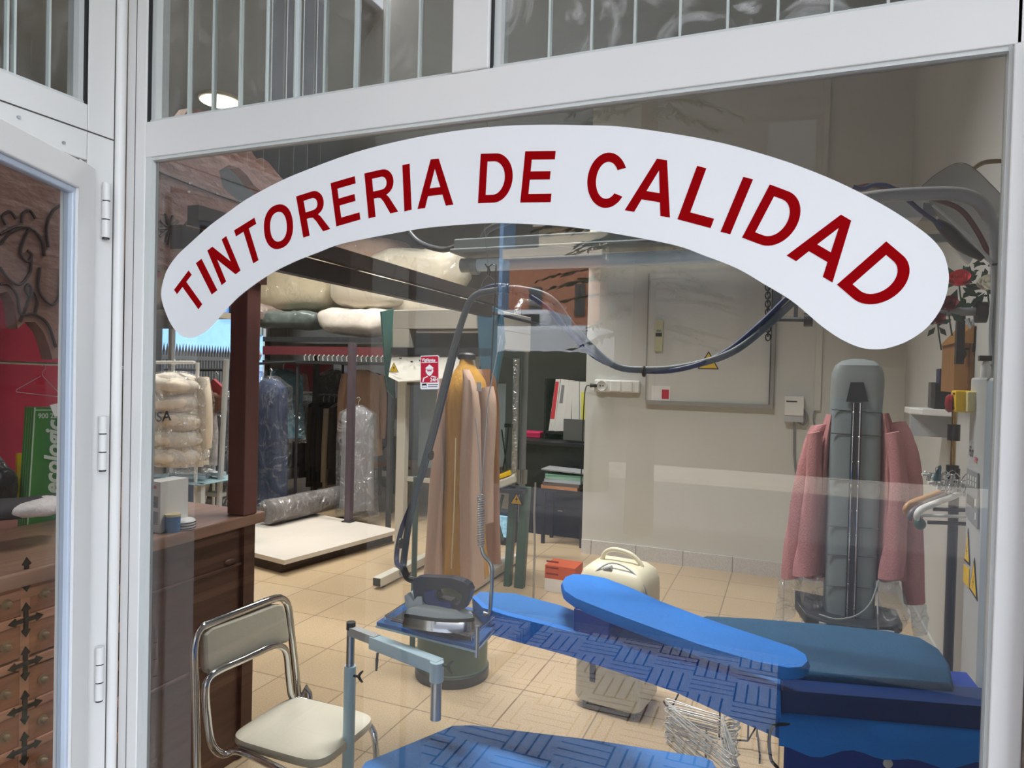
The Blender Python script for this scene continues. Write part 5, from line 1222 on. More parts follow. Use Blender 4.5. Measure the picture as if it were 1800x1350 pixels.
MB().bb(a_.x, b_.x, 4.6, 4.63, b_.z, a_.z).build('display', mat('lit blue display', S(150, 205, 235), .3, emis=.35, var=.5, scale=30), bs); MB().bb(a_.x - .03, b_.x + .03, 4.63, 4.8, 0, a_.z + .03).build('casing', m_dark, bs)
ph = tag(MB().tube([PY(941, 848, 3.3), PY(939, 900, 3.3), PY(940, 960, 3.3), Vector((PY(940, 960, 3.3).x, 3.3, 0))], .008, 8).build('steel_rod', m_steel), 'thin steel rod standing beside the green machine legs', 'rod')
# orange and white carton
oc = thing('orange_carton', 'orange and white carton standing on the floor before the cabinet', 'box', (0, 0, 0))
a_, b_ = PZ(957, 1038, 0), PZ(988, 1040, 0); w_ = (b_ - a_).length; zt = PY(960, 993, a_.y).z; zm = PY(960, 1016, a_.y).z
x0, y0 = a_.x, a_.y
MB().bb(x0, x0 + w_ + .1, y0, y0 + .2, 0, zm).build('white_part', m_paper, oc); MB().bb(x0, x0 + w_ + .1, y0, y0 + .2, zm, zt).build('orange_part', mat('orange card', S(206, 92, 48), .6), oc)
b = MB()
for i in range(3): b.bb(x0 + .01, x0 + w_ * .8, y0 - .001, y0, zm + .03 + i * .045, zm + .042 + i * .045)
b.build('print_lines', mat('dark orange print', S(140, 46, 24), .6), oc)
# ================================================================== carved wooden counter
XC = -2.02; ZC = 1.0
m_wood = mat('dark stained wood', S(84, 56, 46), .45, var=.28, scale=7, bump=.08, stretch=(6, .7, 6))
m_wood2 = mat('warm worn wood', S(142, 92, 64), .5, var=.3, scale=8, bump=.1, stretch=(6, .7, 6))
m_top = mat('oiled counter top', S(146, 112, 94), .38, var=.22, scale=6, stretch=(7, .8, 7))
ye = 1.0
kt = thing('counter', 'long dark wooden counter with iron crosses and small knobbed drawers seen through the doorway', 'counter', (XC - .3, 0, 0))
MB().bb(XC - .55, XC + .02, -1.7, ye + .03, ZC - .045, ZC).build('counter_top', m_top, kt, bevel=.006)
MB().bb(XC - .5, XC - .02, -1.65, ye, 0, ZC - .045).build('carcass', m_wood, kt)
b = MB()
zk_ = [PX(18, 1060, XC).z, PX(18, 1135, XC).z, PX(22, 1215, XC).z, PX(20, 1290, XC).z]
for z in [(zk_[i] + zk_[i + 1]) / 2 for i in range(3)] + [zk_[0] + .07, zk_[3] - .06, zk_[3] - .18, .93, .07]: b.bb(XC - .02, XC + .003, -1.6, .42, z - .013, z + .013)
for y in (-.245, -.135, -.025, .083, .19, .36): b.bb(XC - .02, XC + .001, y - .013, y + .013, .06, .95)
b.build('frame_rails', mat('pale worn rail wood', S(166, 116, 88), .5, var=.3, scale=8, bump=.1, stretch=(6, .7, 6)), kt, bevel=.003)
zs_ = [PX(45, 1105, XC).z, PX(48, 1180, XC).z, PX(50, 1265, XC).z, PX(50, 1332, XC).z]
b = MB()
rows = [(.90, .745), (.715, .625), (.59, .50), (.465, .375), (.345, .25), (.21, .12)]
zk = [PX(18, 1060, XC).z, PX(18, 1135, XC).z, PX(22, 1215, XC).z, PX(20, 1290, XC).z]
zk = [zk[0], zk[1], zk[2], zk[3], zk[3] - .12]
ykn = [.03, .135, -.08, -.19]
for zi, z in enumerate(zk):
    for y in ykn:
        d = MB().bb(XC - .012, XC - .001, y - .042, y + .042, z - .048, z + .048).build('drawer', m_wood2, kt, bevel=.004)
        MB().lathe((XC, y, z), [(.015, -.002), (.015, .003), (.008, .005), (.005, .01), (.010, .014), (.007, .02), (.0, .022)], 16, axis='X').build('knob', mat('aged brass knob', S(136, 112, 84), .45, .4), d)
b = MB()
for z in [(zk[i] + zk[i + 1]) / 2 for i in range(4)] + [zk[0] + .07]:
    for y in (.083, -.135):
        for a in range(4):
            M_ = Matrix.Rotation(a * PI / 2, 3, 'X'); o_ = Vector((XC + .001, y, z))
            pts = [Vector((0, -.007, 0)), Vector((0, .007, 0)), Vector((0, .006, .026)), Vector((0, .013, .03)), Vector((0, .0, .05)), Vector((0, -.013, .03)), Vector((0, -.006, .026))]
            b.prism([o_ + M_ @ p for p in pts], (.004, 0, 0))
        b.blob((XC + .004, y, z), (.006, .008, .008), nu=10, nv=8)
b.build('iron_cross', m_iron, kt)
b = MB(); pf = PX(410, 988, XC)
b.blob((XC - .018, pf.y, pf.z), (.01, .03, .012), nu=12, nv=8).tube([(XC - .015, .5, .45), (XC - .015, .9, .45)], .008, 8).tube([(XC - .016, .5, .8), (XC - .016, .97, .8)], .006, 8)
b.build('front_relief', m_wood, kt)
b = MB().bb(XC - .02, XC - .006, .44, .49, .03, .95).bb(XC - .02, XC - .004, .94, 1.0, .03, .95); b.build('corner_stile', m_wood, kt)

cor = PZ(428, 908, ZC); px_l = PY(399, 900, cor.y); 
yb_p = PX(452, 900, cor.x).y
cp_ = thing('wooden_post', 'square reddish brown wooden post standing at the end of the counter', 'post', (cor.x - .07, cor.y + .07, ZC))
MB().bb(px_l.x, cor.x, cor.y, yb_p, ZC + .001, 1.95).build('shaft', mat('reddish brown wood', S(112, 70, 66), .5, var=.15, scale=6, stretch=(6, 6, .6)), cp_, bevel=.004)
MB().bb(px_l.x - .015, cor.x + .015, cor.y - .015, yb_p + .015, 1.93, 1.98).build('capital', m_wood, cp_)

# carved arch canopy over the counter
XA = -2.12
m_carv = mat('carved brown wood', S(120, 88, 78), .6, var=.3, scale=5, bump=.5, bscale=16, stretch=(1, .8, 1.4))
ar = thing('carved_arch', 'carved brown wooden arch with scalloped lower edge above the counter', 'arch', (XA, 0, 1.6))
low = [(-60, 560), (-25, 520), (0, 516), (14, 512), (24, 530), (29, 560), (31, 578), (44, 566), (62, 566), (76, 582), (86, 608), (92, 632), (112, 628)]
pl_ = [PX(x, y, XA) for x, y in low]
ys_ = pl_[-1].y
pl_ += [Vector((XA, ys_ + .05, pl_[-1].z + .02)), Vector((XA, ys_ + .12, 1.9)), Vector((XA, .62, 1.96)), Vector((XA, .8, 1.92)), Vector((XA, .95, 1.85))]
rgt = [(500, 385), (506, 345), (500, 318), (488, 305), (472, 285), (461, 278), (452, 280), (446, 272), (440, 262), (436, 240)]
pr_ = [PX(x, y, XA) for x, y in rgt]
top_ = [Vector((XA, pr_[-1].y - .05, 2.6)), Vector((XA, .9, 2.61)), Vector((XA, .8, 2.58)), Vector((XA, .72, 2.56)), Vector((XA, .64, 2.44)), Vector((XA, .58, 2.28)), Vector((XA, .4, 2.24)), Vector((XA, -1.2, 2.24)), Vector((XA, -1.2, 1.9)), Vector((XA, -.4, 1.9))]
MB().prism(pl_ + [Vector((XA, 1.0, 1.84))] + pr_ + top_, (-.05, 0, 0), [[PX(x, y, XA) for x, y in ((385, 300), (402, 290), (420, 295), (434, 308), (446, 325), (470, 345), (478, 362), (455, 372), (415, 350), (392, 330))]]).build('panel', m_carv, ar)
b = MB(); q_ = .0045
def carve(pts): b.tube([PX(x, y, XA + .002) for x, y in pts], q_, 6, smooth_path=5)
carve([(0, 430), (20, 408), (50, 400), (72, 420), (78, 450)]); carve([(0, 412), (30, 398), (58, 404), (76, 428)]); carve([(52, 400), (42, 420), (36, 445), (48, 460), (56, 448), (48, 440)])
carve([(0, 470), (15, 490), (35, 500), (52, 480), (55, 455)]); carve([(35, 565), (48, 535), (55, 510), (50, 500), (44, 508), (50, 520)]); carve([(60, 555), (66, 530), (58, 512), (52, 525)])
carve([(10, 395), (4, 380), (18, 372), (28, 385)]); carve([(38, 392), (40, 376), (52, 370), (62, 384)]); carve([(70, 470), (68, 510), (90, 535), (104, 520), (108, 470)])
carve([(85, 435), (82, 400), (92, 372), (108, 360)]); carve([(0, 500), (14, 500), (30, 520), (36, 552), (60, 552), (84, 570), (98, 610)])
carve([(275, 300), (330, 322), (400, 348), (440, 360)]); carve([(290, 375), (300, 400), (295, 430)]); 
for a in range(10):
    c = (297, 402); b.tube([PX(c[0] + 4 * math.cos(a * .63), c[1] + 5 * math.sin(a * .63), XA + .002), PX(c[0] + 20 * math.cos(a * .63), c[1] + 24 * math.sin(a * .63), XA + .002)], .005, 6)
carve([(325, 395), (345, 378), (365, 388), (350, 405), (335, 412)]); carve([(345, 378), (352, 365), (375, 370), (380, 385)])
b.build('carving', mat('dark carved lines', S(52, 36, 34), .7), ar)
MB().bb(XA - .9, XA - .05, -1.2, 1.0, 2.2, 2.24).build('canopy_board', mat('black brown wood', S(40, 30, 28), .7, var=.2), ar)
b = MB()
for i in range(6): b.bb(XA - .9, XA - .06, -.9 + i * .3, -.84 + i * .3, 2.12, 2.2)
b.build('rafter', mat('black rafters', S(24, 22, 24), .7), ar)
# back post so the canopy stands
MB().bb(XA - .88, XA - .8, .9, .98, 0, 2.2).build('rear_post', m_wood, ar)

# items on the counter
wx = thing('printed_carton', 'white carton with small black pictures and a red logo on the counter end', 'box', tuple(PZ(268, 944, ZC)))
A = PZ(281, 938, ZC); yy = A.y
MB().bb(PY(254, 940, yy).x, A.x, yy, yy + .12, ZC + .001, PY(276, 847, yy).z).build('carton', m_paper, wx)
b = MB()
for pa, pb in ((872, 892), (899, 922)): b.bb(PY(266, 880, yy).x, PY(278, 880, yy).x, yy - .001, yy, PY(270, pb, yy).z, PY(270, pa, yy).z)
b.build('picture', mat('grey print', S(120, 118, 116), .7), wx); b = MB(); text(b, 'b', PY(268, 890, yy - .002), X1, Z1, .022, wmax=.02); b.build('letter', m_ink, wx)
MB().bb(PY(266, 857, yy).x, PY(275, 857, yy).x, yy - .001, yy, PY(270, 859, yy).z, PY(270, 853, yy).z).build('logo_strip', m_crim, wx)
cu = thing('blue_cup', 'blue cup with a pale rim beside the white carton on the counter', 'cup', tuple(PZ(290, 938, ZC)))
A = PZ(291, 938, ZC); MB().lathe((A.x - .0, A.y + .03, ZC + .001), [(.024, 0), (.026, .06), (.022, .06), (.022, .01), (.0, .01)], 24).build('body', mat('blue card', S(30, 100, 160), .5), cu); MB().lathe((A.x, A.y + .03, ZC + .061), [(.027, -.004), (.027, .004), (.0, .004)], 24).build('rim', mat('cream rim', S(206, 190, 150), .6), cu)
A = PZ(322, 929, ZC); ct_ = thing('string_tape', 'round striped white and dark tin lying on the counter', 'tin', (A.x, A.y, ZC))
MB().lathe((A.x, A.y, ZC + .001), [(.042, 0), (.042, .028), (.036, .034), (.0, .036)], 28, sx=1).build('tin', m_white, ct_)
b = MB()
for z in (.006, .016, .026): b.lathe((A.x, A.y, ZC + z), [(.0425, -.002), (.0433, 0), (.0425, .002)], 28)
b.build('stripe', mat('dark stripe', S(70, 52, 70), .6), ct_)

# things behind the counter, seen through the door
XD = -2.62
bk_ = thing('back_shelf', 'dark low ledge behind the counter carrying the green boards', 'shelf', (XD - .1, .1, 0))
MB().bb(XD - .5, XD + .045, -.9, .85, .9, .93).build('board', m_wood, bk_); MB().bb(XD - .48, XD - .44, -.88, .83, 0, .9).bb(XD, XD + .04, -.88, -.84, 0, .9).bb(XD, XD + .04, .79, .83, 0, .9).build('leg', m_wood, bk_)
rd = thing('red_curtain', 'deep red cloth hanging behind the counter beneath the carved arch', 'curtain', (-3.3, .2, 0))
b = MB(); rings = []
for z in (.02, .8, 1.6, 2.4):
    rings.append([Vector((-3.3 + .02 * math.sin(i * .9), -1.2 + i * .05, z)) for i in range(46)])
b.loft(rings, closed=False).build('cloth', mat('deep red cloth', S(140, 14, 46), .85, var=.1), rd); MB().tube([(-3.3, -1.25, 2.42), (-3.3, 1.1, 2.42)], .015, 8).build('rod', m_iron, rd)
ro = thing('clothes_rod', 'thin chrome clothes rod spanning behind the doorway glass', 'rod', (XD, 0, 1.6))
MB().tube([PX(-60, 634, XD), PX(115, 641, XD), Vector((XD, .9, PX(115, 641, XD).z - .01))], .006, 8).build('rod', m_steel, ro); yq_ = .88
MB().tube([(XD, yq_, .93), (XD, yq_, PX(115, 641, XD).z)], .008, 8).tube([(XD, -.85, .93), (XD, -.85, PX(-60, 634, XD).z)], .008, 8).build('upright', m_steel, ro)
hm2 = wire_hanger('y').build('wire_hanger', m_wire); tag(hm2, 'single white wire hanger on the chrome rod behind the door glass', 'hanger')
p = PX(74, 640, XD); hm2.location = p + Vector((0, 0, -.046)); hm2.rotation_euler = (0, R(8), R(62)); hm2.scale = (.34, .34, .6)
m_ecol = mat('leaf green board', S(64, 140, 62), .5, var=.04)
for i in range(4):
    off = -.013 * i; lbs = ['green ecologic board in front of the leaning stack', 'second green board, its pale edge showing behind the front one', 'third green board in the leaning stack, edge only', 'rearmost green board of the leaning stack']
    q = [PX(x, y, XD + .08) + Vector((off, 0, 0)) for x, y in ((60, 716), (150, 716), (150, 872), (62, 872))]
    for k in (2, 3): q[k].z = .932; q[k].x -= .05
    o = thing('advert_board', lbs[i], 'board', tuple(q[3]), 'green boards leaning behind the counter')
    MB().prism(q, (-.012, 0, 0)).build('panel', m_ecol, o); MB().prism([q[0], q[0] + Vector((0, .005, 0)), q[3] + Vector((0, .005, 0)), q[3]], (.0012, 0, 0)).build('pale_edge', mat('pale edge', S(196, 214, 190), .5), o)
    if i == 0:
        b = MB(); fx = Vector((.003, 0, 0)); yd2 = (q[1] - q[0]).normalized()
        text(b, '900 22', PX(66, 735, XD + .08) + fx, yd2, Z1, .018, bold=.02); b.prism([PX(62, 720, XD + .081) , PX(104, 720, XD + .081), PX(104, 721.5, XD + .081), PX(62, 721.5, XD + .081)], (.001, 0, 0)); b.build('phone_number', mat('pale print', S(214, 226, 206), .6), o)
        b = MB(); text(b, 'ecologic', PX(103, 868, XD + .08) + fx, (0, 0.02, 1), -yd2, .062, bold=.035, shear=.25, wmax=PX(90, 738, XD + .08).z - PX(90, 868, XD + .08).z); b.build('brand_lettering', mat('pale print', S(214, 226, 206), .6), o)
        MB().prism([PX(94, 805, XD + .081), PX(104, 800, XD + .081), PX(104, 815, XD + .081), PX(92, 812, XD + .081)], (.001, 0, 0)).build('blue_drop', mat('blue drop', S(50, 130, 170), .5), o)
ws = thing('wet_floor_sign', 'yellow wet floor warning board partly behind the green boards', 'sign', tuple(PX(40, 878, XD - .1)))
q = [PX(x, y, XD - .1) for x, y in ((31, 797), (58, 797), (60, 884), (28, 884))]
MB().prism(q, (-.01, 0, 0)).build('panel', m_yel, ws); b = MB()
text(b, 'AT', PX(35, 868, XD - .099) + Vector((.002, 0, 0)), Y1, Z1, .018, bold=.03); b.prism([PX(*p, XD - .097) for p in ((36, 852), (48, 852), (42, 838))], (.001, 0, 0), [[PX(*p, XD - .097) for p in ((39.5, 850), (45, 850), (42, 843))]]).bb(XD - .1, XD - .097, PX(42, 805, XD - .1).y, PX(48, 805, XD - .1).y, PX(40, 812, XD - .1).z, PX(40, 804, XD - .1).z); b.build('black_print', m_ink, ws)
bgk = tag(MB().blob(PX(-2, 850, XD + .03) + Vector((-.06, 0, -.02)), (.09, .06, .12), .8, 3, .03, 9).build('black_bag', mat('black bin plastic', S(22, 24, 32), .3, bump=.6, bscale=30)), 'black plastic bag slumped behind the counter beside the yellow board', 'bag')
tw = tag(MB().blob(PX(78, 888, -2.25) + Vector((-.02, 0, -.005)), (.06, .1, .028), .9, 5, .02, 12).build('folded_cloth', mat('white printed cloth', S(216, 208, 206), .8, var=.12, scale=30, bump=.3)), 'white printed cloth lying on the counter behind the door frame', 'cloth')
gr_ = tag(MB().blob(PX(30, 893, -2.3), (.05, .2, .03), .8, 6, .012, 10).build('grey_pouch', mat('charcoal cloth', S(52, 50, 54), .8)), 'charcoal cloth pouch flat on the counter before the white cloth', 'pouch')
nt_ = tag(MB().prism([PX(*p, -2.4) for p in ((88, 712), (106, 708), (106, 732), (96, 732))], (-.002, 0, 0)).build('paper_slip', m_paper), 'white paper slip clipped above the corner of the green board', 'paper')

# ================================================================== garments and racks in the depth of the shop
def garment(name, lb, c, w, h, cols, grp=None, sleeves=True, rz=0., seed=0, film=None, dep=.1, cat='garment', flare=1.0, hook=True, cover=1.0):
    m_ = mat('cloth %d %d %d' % cols, S(*cols), .85, var=.12, scale=10, bump=.2, bscale=30, stretch=(2, 2, .5))
    o = thing(name, lb, cat, (0, 0, 0), grp)
    b = MB(); rings = []
    for t_, kx, ky in ((.0, .13, .5), (.03, .3, .7), (.07, .47, .9), (.12, .5, 1), (.35, .47, 1.05), (.7, .48 * flare, 1.05), (1., .5 * flare, 1.0)):
        rings.append(ring((0, 0, -t_ * h), w * kx, dep * ky, 36, 1, fold=.1 * t_, k=6 + seed % 4, ph=seed))
    b.loft(rings); b.build('body', m_, o)
    if sleeves:
        for s_ in (-1, 1):
            P_ = [Vector((s_ * w * .44, 0, -.06 * h)), Vector((s_ * w * .53, -.02, -.3 * h)), Vector((s_ * w * .55, -.01, -.62 * h)), Vector((s_ * w * .54, 0.0, -.8 * h))]
            MB().tube(P_, lambda t: w * (.115 - .04 * t), 12, smooth_path=3).build('sleeve', m_, o)
    if hook: MB().tube([(0, 0, -.01), (0, 0, .05), (.02, 0, .08), (.0, 0, .1), (-.02, 0, .085)], .004, 6).build('hanger_hook', m_wire, o)
    if film:
        b = MB(); rings = []
        for t_, kx, ky in ((-.02, .1, .6), (.06, .54, 1.2), (.3, .6, 1.3), (.8, .6, 1.3), (cover * 1.06, .62, 1.35)):
            rings.append(ring((0, 0, -t_ * h), w * kx, dep * ky, 36, .9, fold=.06, k=5, ph=seed + t_ * 4))
        b.loft(rings, cap=False).build('plastic_cover', film, o)
    o.location = c; o.rotation_euler = (0, 0, rz)
    return o
# garment conveyor / rails
rk = thing('garment_rack', 'chrome garment rail on uprights carrying the dense row of clothes', 'clothes rack', (-5, 5.6, 0))
yr_ = 5.6
A, B = PY(500, 691, yr_), PY(612, 698, yr_); zz = A.z
MB().tube([(A.x - .1, yr_, zz), (B.x + .1, yr_, zz)], .012, 8).build('rail', m_steel, rk)
for x in (A.x - .08, B.x + .08): MB().tube([(x, yr_ + .02, 0), (x, yr_ + .02, zz)], .014, 8).build('upright', m_steel, rk); MB().box((x, yr_ + .02, .02), (.05, .5, .04)).build('foot', m_steel, rk)
cols = [(196, 186, 176), (110, 66, 72), (160, 150, 152), (34, 36, 46), (92, 92, 100), (188, 190, 194), (40, 40, 44), (48, 42, 38), (26, 26, 28), (38, 36, 36), (178, 162, 142), (60, 54, 50)]
nm_ = ['cream jacket at the near end of the dense rail', 'wine red top second on the dense rail', 'pale grey blouse third on the dense rail', 'navy jacket amid the dense rail', 'slate shirt beside the navy jacket on the rail', 'white shirt amid the dark clothes on the rail', 'charcoal coat beside the white shirt on the rail', 'dark brown jacket on the dense rail', 'black coat towards the end of the rail', 'near black jacket beside the black coat on the rail', 'long beige dress near the end of the rail', 'dark taupe coat last on the dense rail']
for i, cl_ in enumerate(cols):
    x = A.x + (B.x - A.x) * (i + .5) / 12; h = [.78, .9, .95, .8, .78, .5, .9, 1.0, .95, 1.0, 1.15, .95][i]
    garment('garment', nm_[i], (x, yr_, zz - .085), .44, h, cl_, 'clothes on the dense rail', rz=R(80 + random.uniform(-5, 5)), seed=i, dep=.03, flare=1.1)
# further single garments
gl = [
 ('puffer', (306, 655), 2.75, .52, .72, (214, 200, 182), 'fat pale beige padded jacket lettered USA in shiny clear plastic', .14, m_film, True, .25),
 ('suit_bag', (476, 665), 4.3, .5, 1.35, (40, 54, 84), 'dark suit in glossy crinkled plastic hanging beyond the post', .12, m_film_g, False, -.3),
 ('garment', (498, 650), 4.9, .5, .75, (40, 128, 150), 'turquoise garment hanging behind the plastic covered suit', .1, m_film, False, .1),
 ('garment', (638, 650), 5.2, .42, .95, (196, 160, 138), 'beige coat hanging alone left of the topper press', .1, None, True, .6),
 ('garment', (655, 655), 5.5, .42, .85, (78, 60, 84), 'dark plum jacket hanging behind the alone beige coat', .09, None, True, .8),
 ('garment_bag', (630, 715), 4.7, .36, 1.05, (150, 146, 150), 'greyish plastic covered dress beside the thin purple column', .09, m_film_d, False, .2),
 ('garment', (395, 690), 3.3, .34, .9, (44, 44, 60), 'dark jacket in glinting plastic hanging against the wooden post', .09, m_film_d, True, .6),
 ('garment', (336, 680), 3.6, .42, 1.2, (34, 52, 78), 'dark navy coat hanging behind the padded jacket', .12, None, True, .2),
 ('garment', (380, 672), 3.7, .4, 1.25, (28, 44, 66), 'long blackish blue coat next to the navy coat', .12, None, True, .2),
 ('garment', (588, 650), 6.1, .4, 1.2, (28, 36, 34), 'black coat in thin plastic hanging behind the red board', .1, m_film, True, .4),
]
for i, (nm, (px, py), yy, w, h, cl_, lb, dp_, fm, slv, rz) in enumerate(gl):
    g_ = garment(nm, lb, PY(px, py, yy), w, h, cl_, None, slv, rz, i + 3, fm, dp_, 'garment')
    if nm == 'puffer':
        b = MB(); text(b, 'USA', (-.07, -.215, -.38), (1, 0.06, .14), Z1, .075, bold=.02); b.build('lettering', m_ink, g_)
        b = MB()
        for k in range(5): b.blob((0, 0, -.1 - .135 * k), (.275, .185, .08), .8, k, .03, 7)
        b.build('quilting', MATS['cloth 214 200 182'], g_)
# the rails they hang on
def rail(name, lb, p, q, y0, y1, r_=.014, m_=m_dark, posts=True):
    o = thing(name, lb, 'clothes rail', ((p.x + q.x) / 2, y0, 0))
    A, B = Vector((p.x, y0, p.z)), Vector((q.x, y1, q.z)); MB().tube([A, B], r_, 8).build('rail', m_, o)
    if posts:
        for e in (A, B): MB().tube([Vector((e.x, e.y + .03, 0)), Vector((e.x, e.y + .03, e.z))], r_ * 1.1, 8).build('upright', m_, o)
    return o
rail('clothes_rail', 'white clothes rail over the padded jacket by the window edge', PY(235, 637, 2.75), PY(342, 637, 2.75), 2.75, 2.75, .012, m_white)
rail('clothes_rail', 'dark clothes rail over the navy coats behind the counter', PY(290, 650, 3.65), PY(402, 650, 3.65), 3.65, 3.65)
rail('clothes_rail', 'dark clothes rail over the plastic covered suit and turquoise garment', PY(440, 640, 4.6), PY(520, 636, 4.6), 4.6, 4.6)
rail('clothes_rail', 'dark clothes rail over the beige coat by the topper press', PY(600, 640, 5.3), PY(690, 640, 5.3), 5.3, 5.3)
fr_ = thing('upper_rack', 'long grey and dark double rack with small white hooks above the clothes', 'rack', (-5, 5.0, 0))
A, B = PY(462, 596, 4.6), PY(690, 605, 4.6)
for dz, w, m_ in ((.0, .05, m_dark), (-.12, .09, mat('maroon fascia', S(104, 44, 50), .6)), (-.24, .03, m_dark)): MB().bb(A.x, B.x, 4.6, 4.67, A.z + dz - w / 2, A.z + dz + w / 2).build('beam', m_, fr_)
b = MB()
for i in range(18): x = A.x + (B.x - A.x) * (.35 + .65 * i / 18); b.tube([(x, 4.59, A.z - .22), (x, 4.58, A.z - .18), (x + .02, 4.58, A.z - .16)], .006, 6)
b.build('hook', m_white, fr_)
for x in (A.x + .03, B.x - .03): MB().bb(x - .02, x + .02, 4.62, 4.66, 0, A.z).build('upright', m_dark, fr_)
# thin purple column
c = PZ(613, 917, .12); pc = thing('slim_column', 'slim dark purple column standing on the low platform', 'column', (c.x, c.y, .12))
MB().bb(c.x - .03, c.x + .03, c.y - .03, c.y + .03, .122, PY(613, 604, c.y).z).build('shaft', mat('plum enamel', S(88, 76, 88), .45), pc); MB().bb(c.x - .05, c.x + .05, c.y - .05, c.y + .05, .122, .13).build('base_plate', m_dark, pc)
# low white platform
pa, pb, pc_ = PZ(500, 985, .12), PZ(702, 931, .12), PZ(440, 963, .12)
du = pb - pa; dl = Vector((-du.y, du.x, 0)).normalized() * 2.0
wp = thing('low_platform', 'low white board platform on the tiles behind the counter', 'platform', (pa.x, pa.y, 0))
MB().prism([pa, pb, pb + dl, pa + dl], (0, 0, -.035)).build('deck', mat('worn white board', S(206, 198, 188), .4, var=.06, scale=2), wp)
MB().prism([pa + dl * .04 + du * .03 - Vector((0, 0, .035)), pb + dl * .04 - Vector((0, 0, .035)), pb + dl - Vector((0, 0, .035)), pa + dl + du * .03 - Vector((0, 0, .035))], (0, 0, -.084)).build('plinth', mat('dark plinth', S(66, 54, 50), .7), wp)
# rolled carpet in plastic
ra_, rb_ = PZ(470, 924, .12), PZ(655, 880, .12)
rg_ = thing('rolled_carpet', 'rolled grey carpet in crinkled clear plastic lying across the platform', 'carpet roll', (ra_.x, ra_.y, .12))
up3 = Vector((0, 0, .125)); ra_ += up3; rb_ += up3
MB().tube([ra_, rb_], .112, 28).build('roll', mat('grey carpet', S(104, 92, 88), .9, bump=.3), rg_)
b = MB(); k_ = 20; rings = []; ax_ = (rb_ - ra_).normalized(); u_ = ax_.orthogonal().normalized(); v_ = ax_.cross(u_)
for i in range(k_): 
    t_ = -.06 + 1.1 * i / (k_ - 1); rr_ = .118 * (1 if 0 < i < k_ - 1 else .75); rings.append([ra_ + (rb_ - ra_) * t_ + (u_ * math.cos(a) + v_ * math.sin(a)) * (rr_ + .005 * math.sin(5 * a + i)) for a in [2 * PI * j / 28 for j in range(28)]])
b.loft(rings).build('plastic_wrap', m_film_d, rg_)
# upper shelf with duvets
ysf = 4.7
zsf = PY(560, 604, ysf).z
xs0, xs1 = PY(466, 600, ysf).x, PY(800, 600, ysf).x
us = thing('upper_shelf', 'high grey shelf loaded with bagged white duvets', 'shelf', ((xs0 + xs1) / 2, ysf, 0))
MB().bb(xs0, xs1, ysf, ysf + .8, zsf - .07, zsf).build('board', mat('grey shelf', S(128, 122, 114), .6), us)
for x in (xs0 + .1, xs1 - .1): MB().bb(x - .025, x + .025, ysf + .72, ysf + .78, 0, zsf - .07).build('upright', m_dark, us)
m_duv = mat('white duvet cloth', S(226, 216, 196), .6, var=.08, scale=3, bump=.35, bscale=8, coat=.35)
m_duv2 = mat('pale cream bag', S(222, 208, 178), .5, var=.06, scale=2, bump=.2, bscale=6, coat=.3)
def duvet(lb, px, py, y, rx, ry, rz_, m, seed, e=.62, amp=.06):
    p = PY(px, py, y); o = thing('bagged_duvet', lb, 'bag', tuple(p), 'bagged duvets on the high shelf')
    MB().blob(p, (rx, ry, rz_), e, seed, amp, 3.2, 34, 20).build('duvet', m, o)
    MB().blob(p, (rx * 1.02, ry * 1.02, rz_ * 1.03), e, seed, amp, 3.2, 34, 20).build('clear_bag', m_film_b, o)
sh_ = lambda px, py: PY(px, py, ysf + .4)
duvet('big smooth cream storage bag standing behind the sign edge', 520, 495, ysf + .45, .62, .3, .36, m_duv2, 1, .45, .03)
duvet('plump white bagged duvet right of the big cream bag', 655, 515, ysf + .35, .46, .3, .2, m_duv, 2)
duvet('large white duvet heaped on top below the light batten', 735, 478, ysf + .6, .58, .3, .24, m_duv, 3)
duvet('flat white quilt in clear plastic at the shelf front, quilted in hexagons', 630, 565, ysf + .15, .45, .22, .14, mat('quilted white cloth', S(220, 210, 200), .6, var=.1, scale=5, bump=.5, bscale=7, coat=.4), 4)
duvet('dark green blanket in shiny plastic at the shelf front', 520, 562, ysf + .15, .4, .22, .1, mat('dark green blanket', S(84, 100, 96), .6, var=.2, bump=.5, bscale=9, coat=.5), 5)
duvet('small mottled bag at the shelf front beside the green blanket', 472, 555, ysf + .12, .14, .2, .1, mat('mottled bag', S(150, 132, 124), .6, var=.3, scale=9), 6)
duvet('white duvet squeezed behind the topper press', 750, 540, ysf + .5, .5, .3, .2, m_duv, 7)
ss2 = thing('small_high_shelf', 'short white high shelf at the window edge under the white fleece bag', 'shelf', tuple(PY(300, 545, 3.0)))
a_, b_ = PY(235, 545, 3.0), PY(345, 545, 3.0); MB().bb(a_.x, b_.x, 3.0, 3.4, a_.z - .05, a_.z).build('board', mat('pale shelf', S(190, 180, 164), .6), ss2); MB().bb(a_.x, b_.x, 2.99, 3.0, a_.z - .16, a_.z - .05).build('fascia', mat('grey fascia', S(128, 124, 120), .6), ss2)
for x in (a_.x + .04,): MB().bb(x - .02, x + .02, 3.34, 3.38, 0, a_.z - .05).build('upright', m_lgrey, ss2)
p = PY(312, 490, 3.2); o = thing('bagged_fleece', 'white fleece bundle with a red band on the small high shelf', 'bag', tuple(p))
MB().blob(p, (.24, .18, p.z - a_.z), .7, 8, .05, 6).build('fleece', m_duv, o); MB().blob(p + Vector((-.1, -.05, .02)), (.14, .16, .035), .7, 9, .02, 6).build('red_band', mat('red band', S(170, 60, 66), .7), o)
duvet('pink edged pale duvet lying highest under the dark rails', 640, 445, ysf + .7, .5, .3, .16, mat('pinkish duvet', S(226, 196, 180), .6, bump=.3, bscale=8), 9)
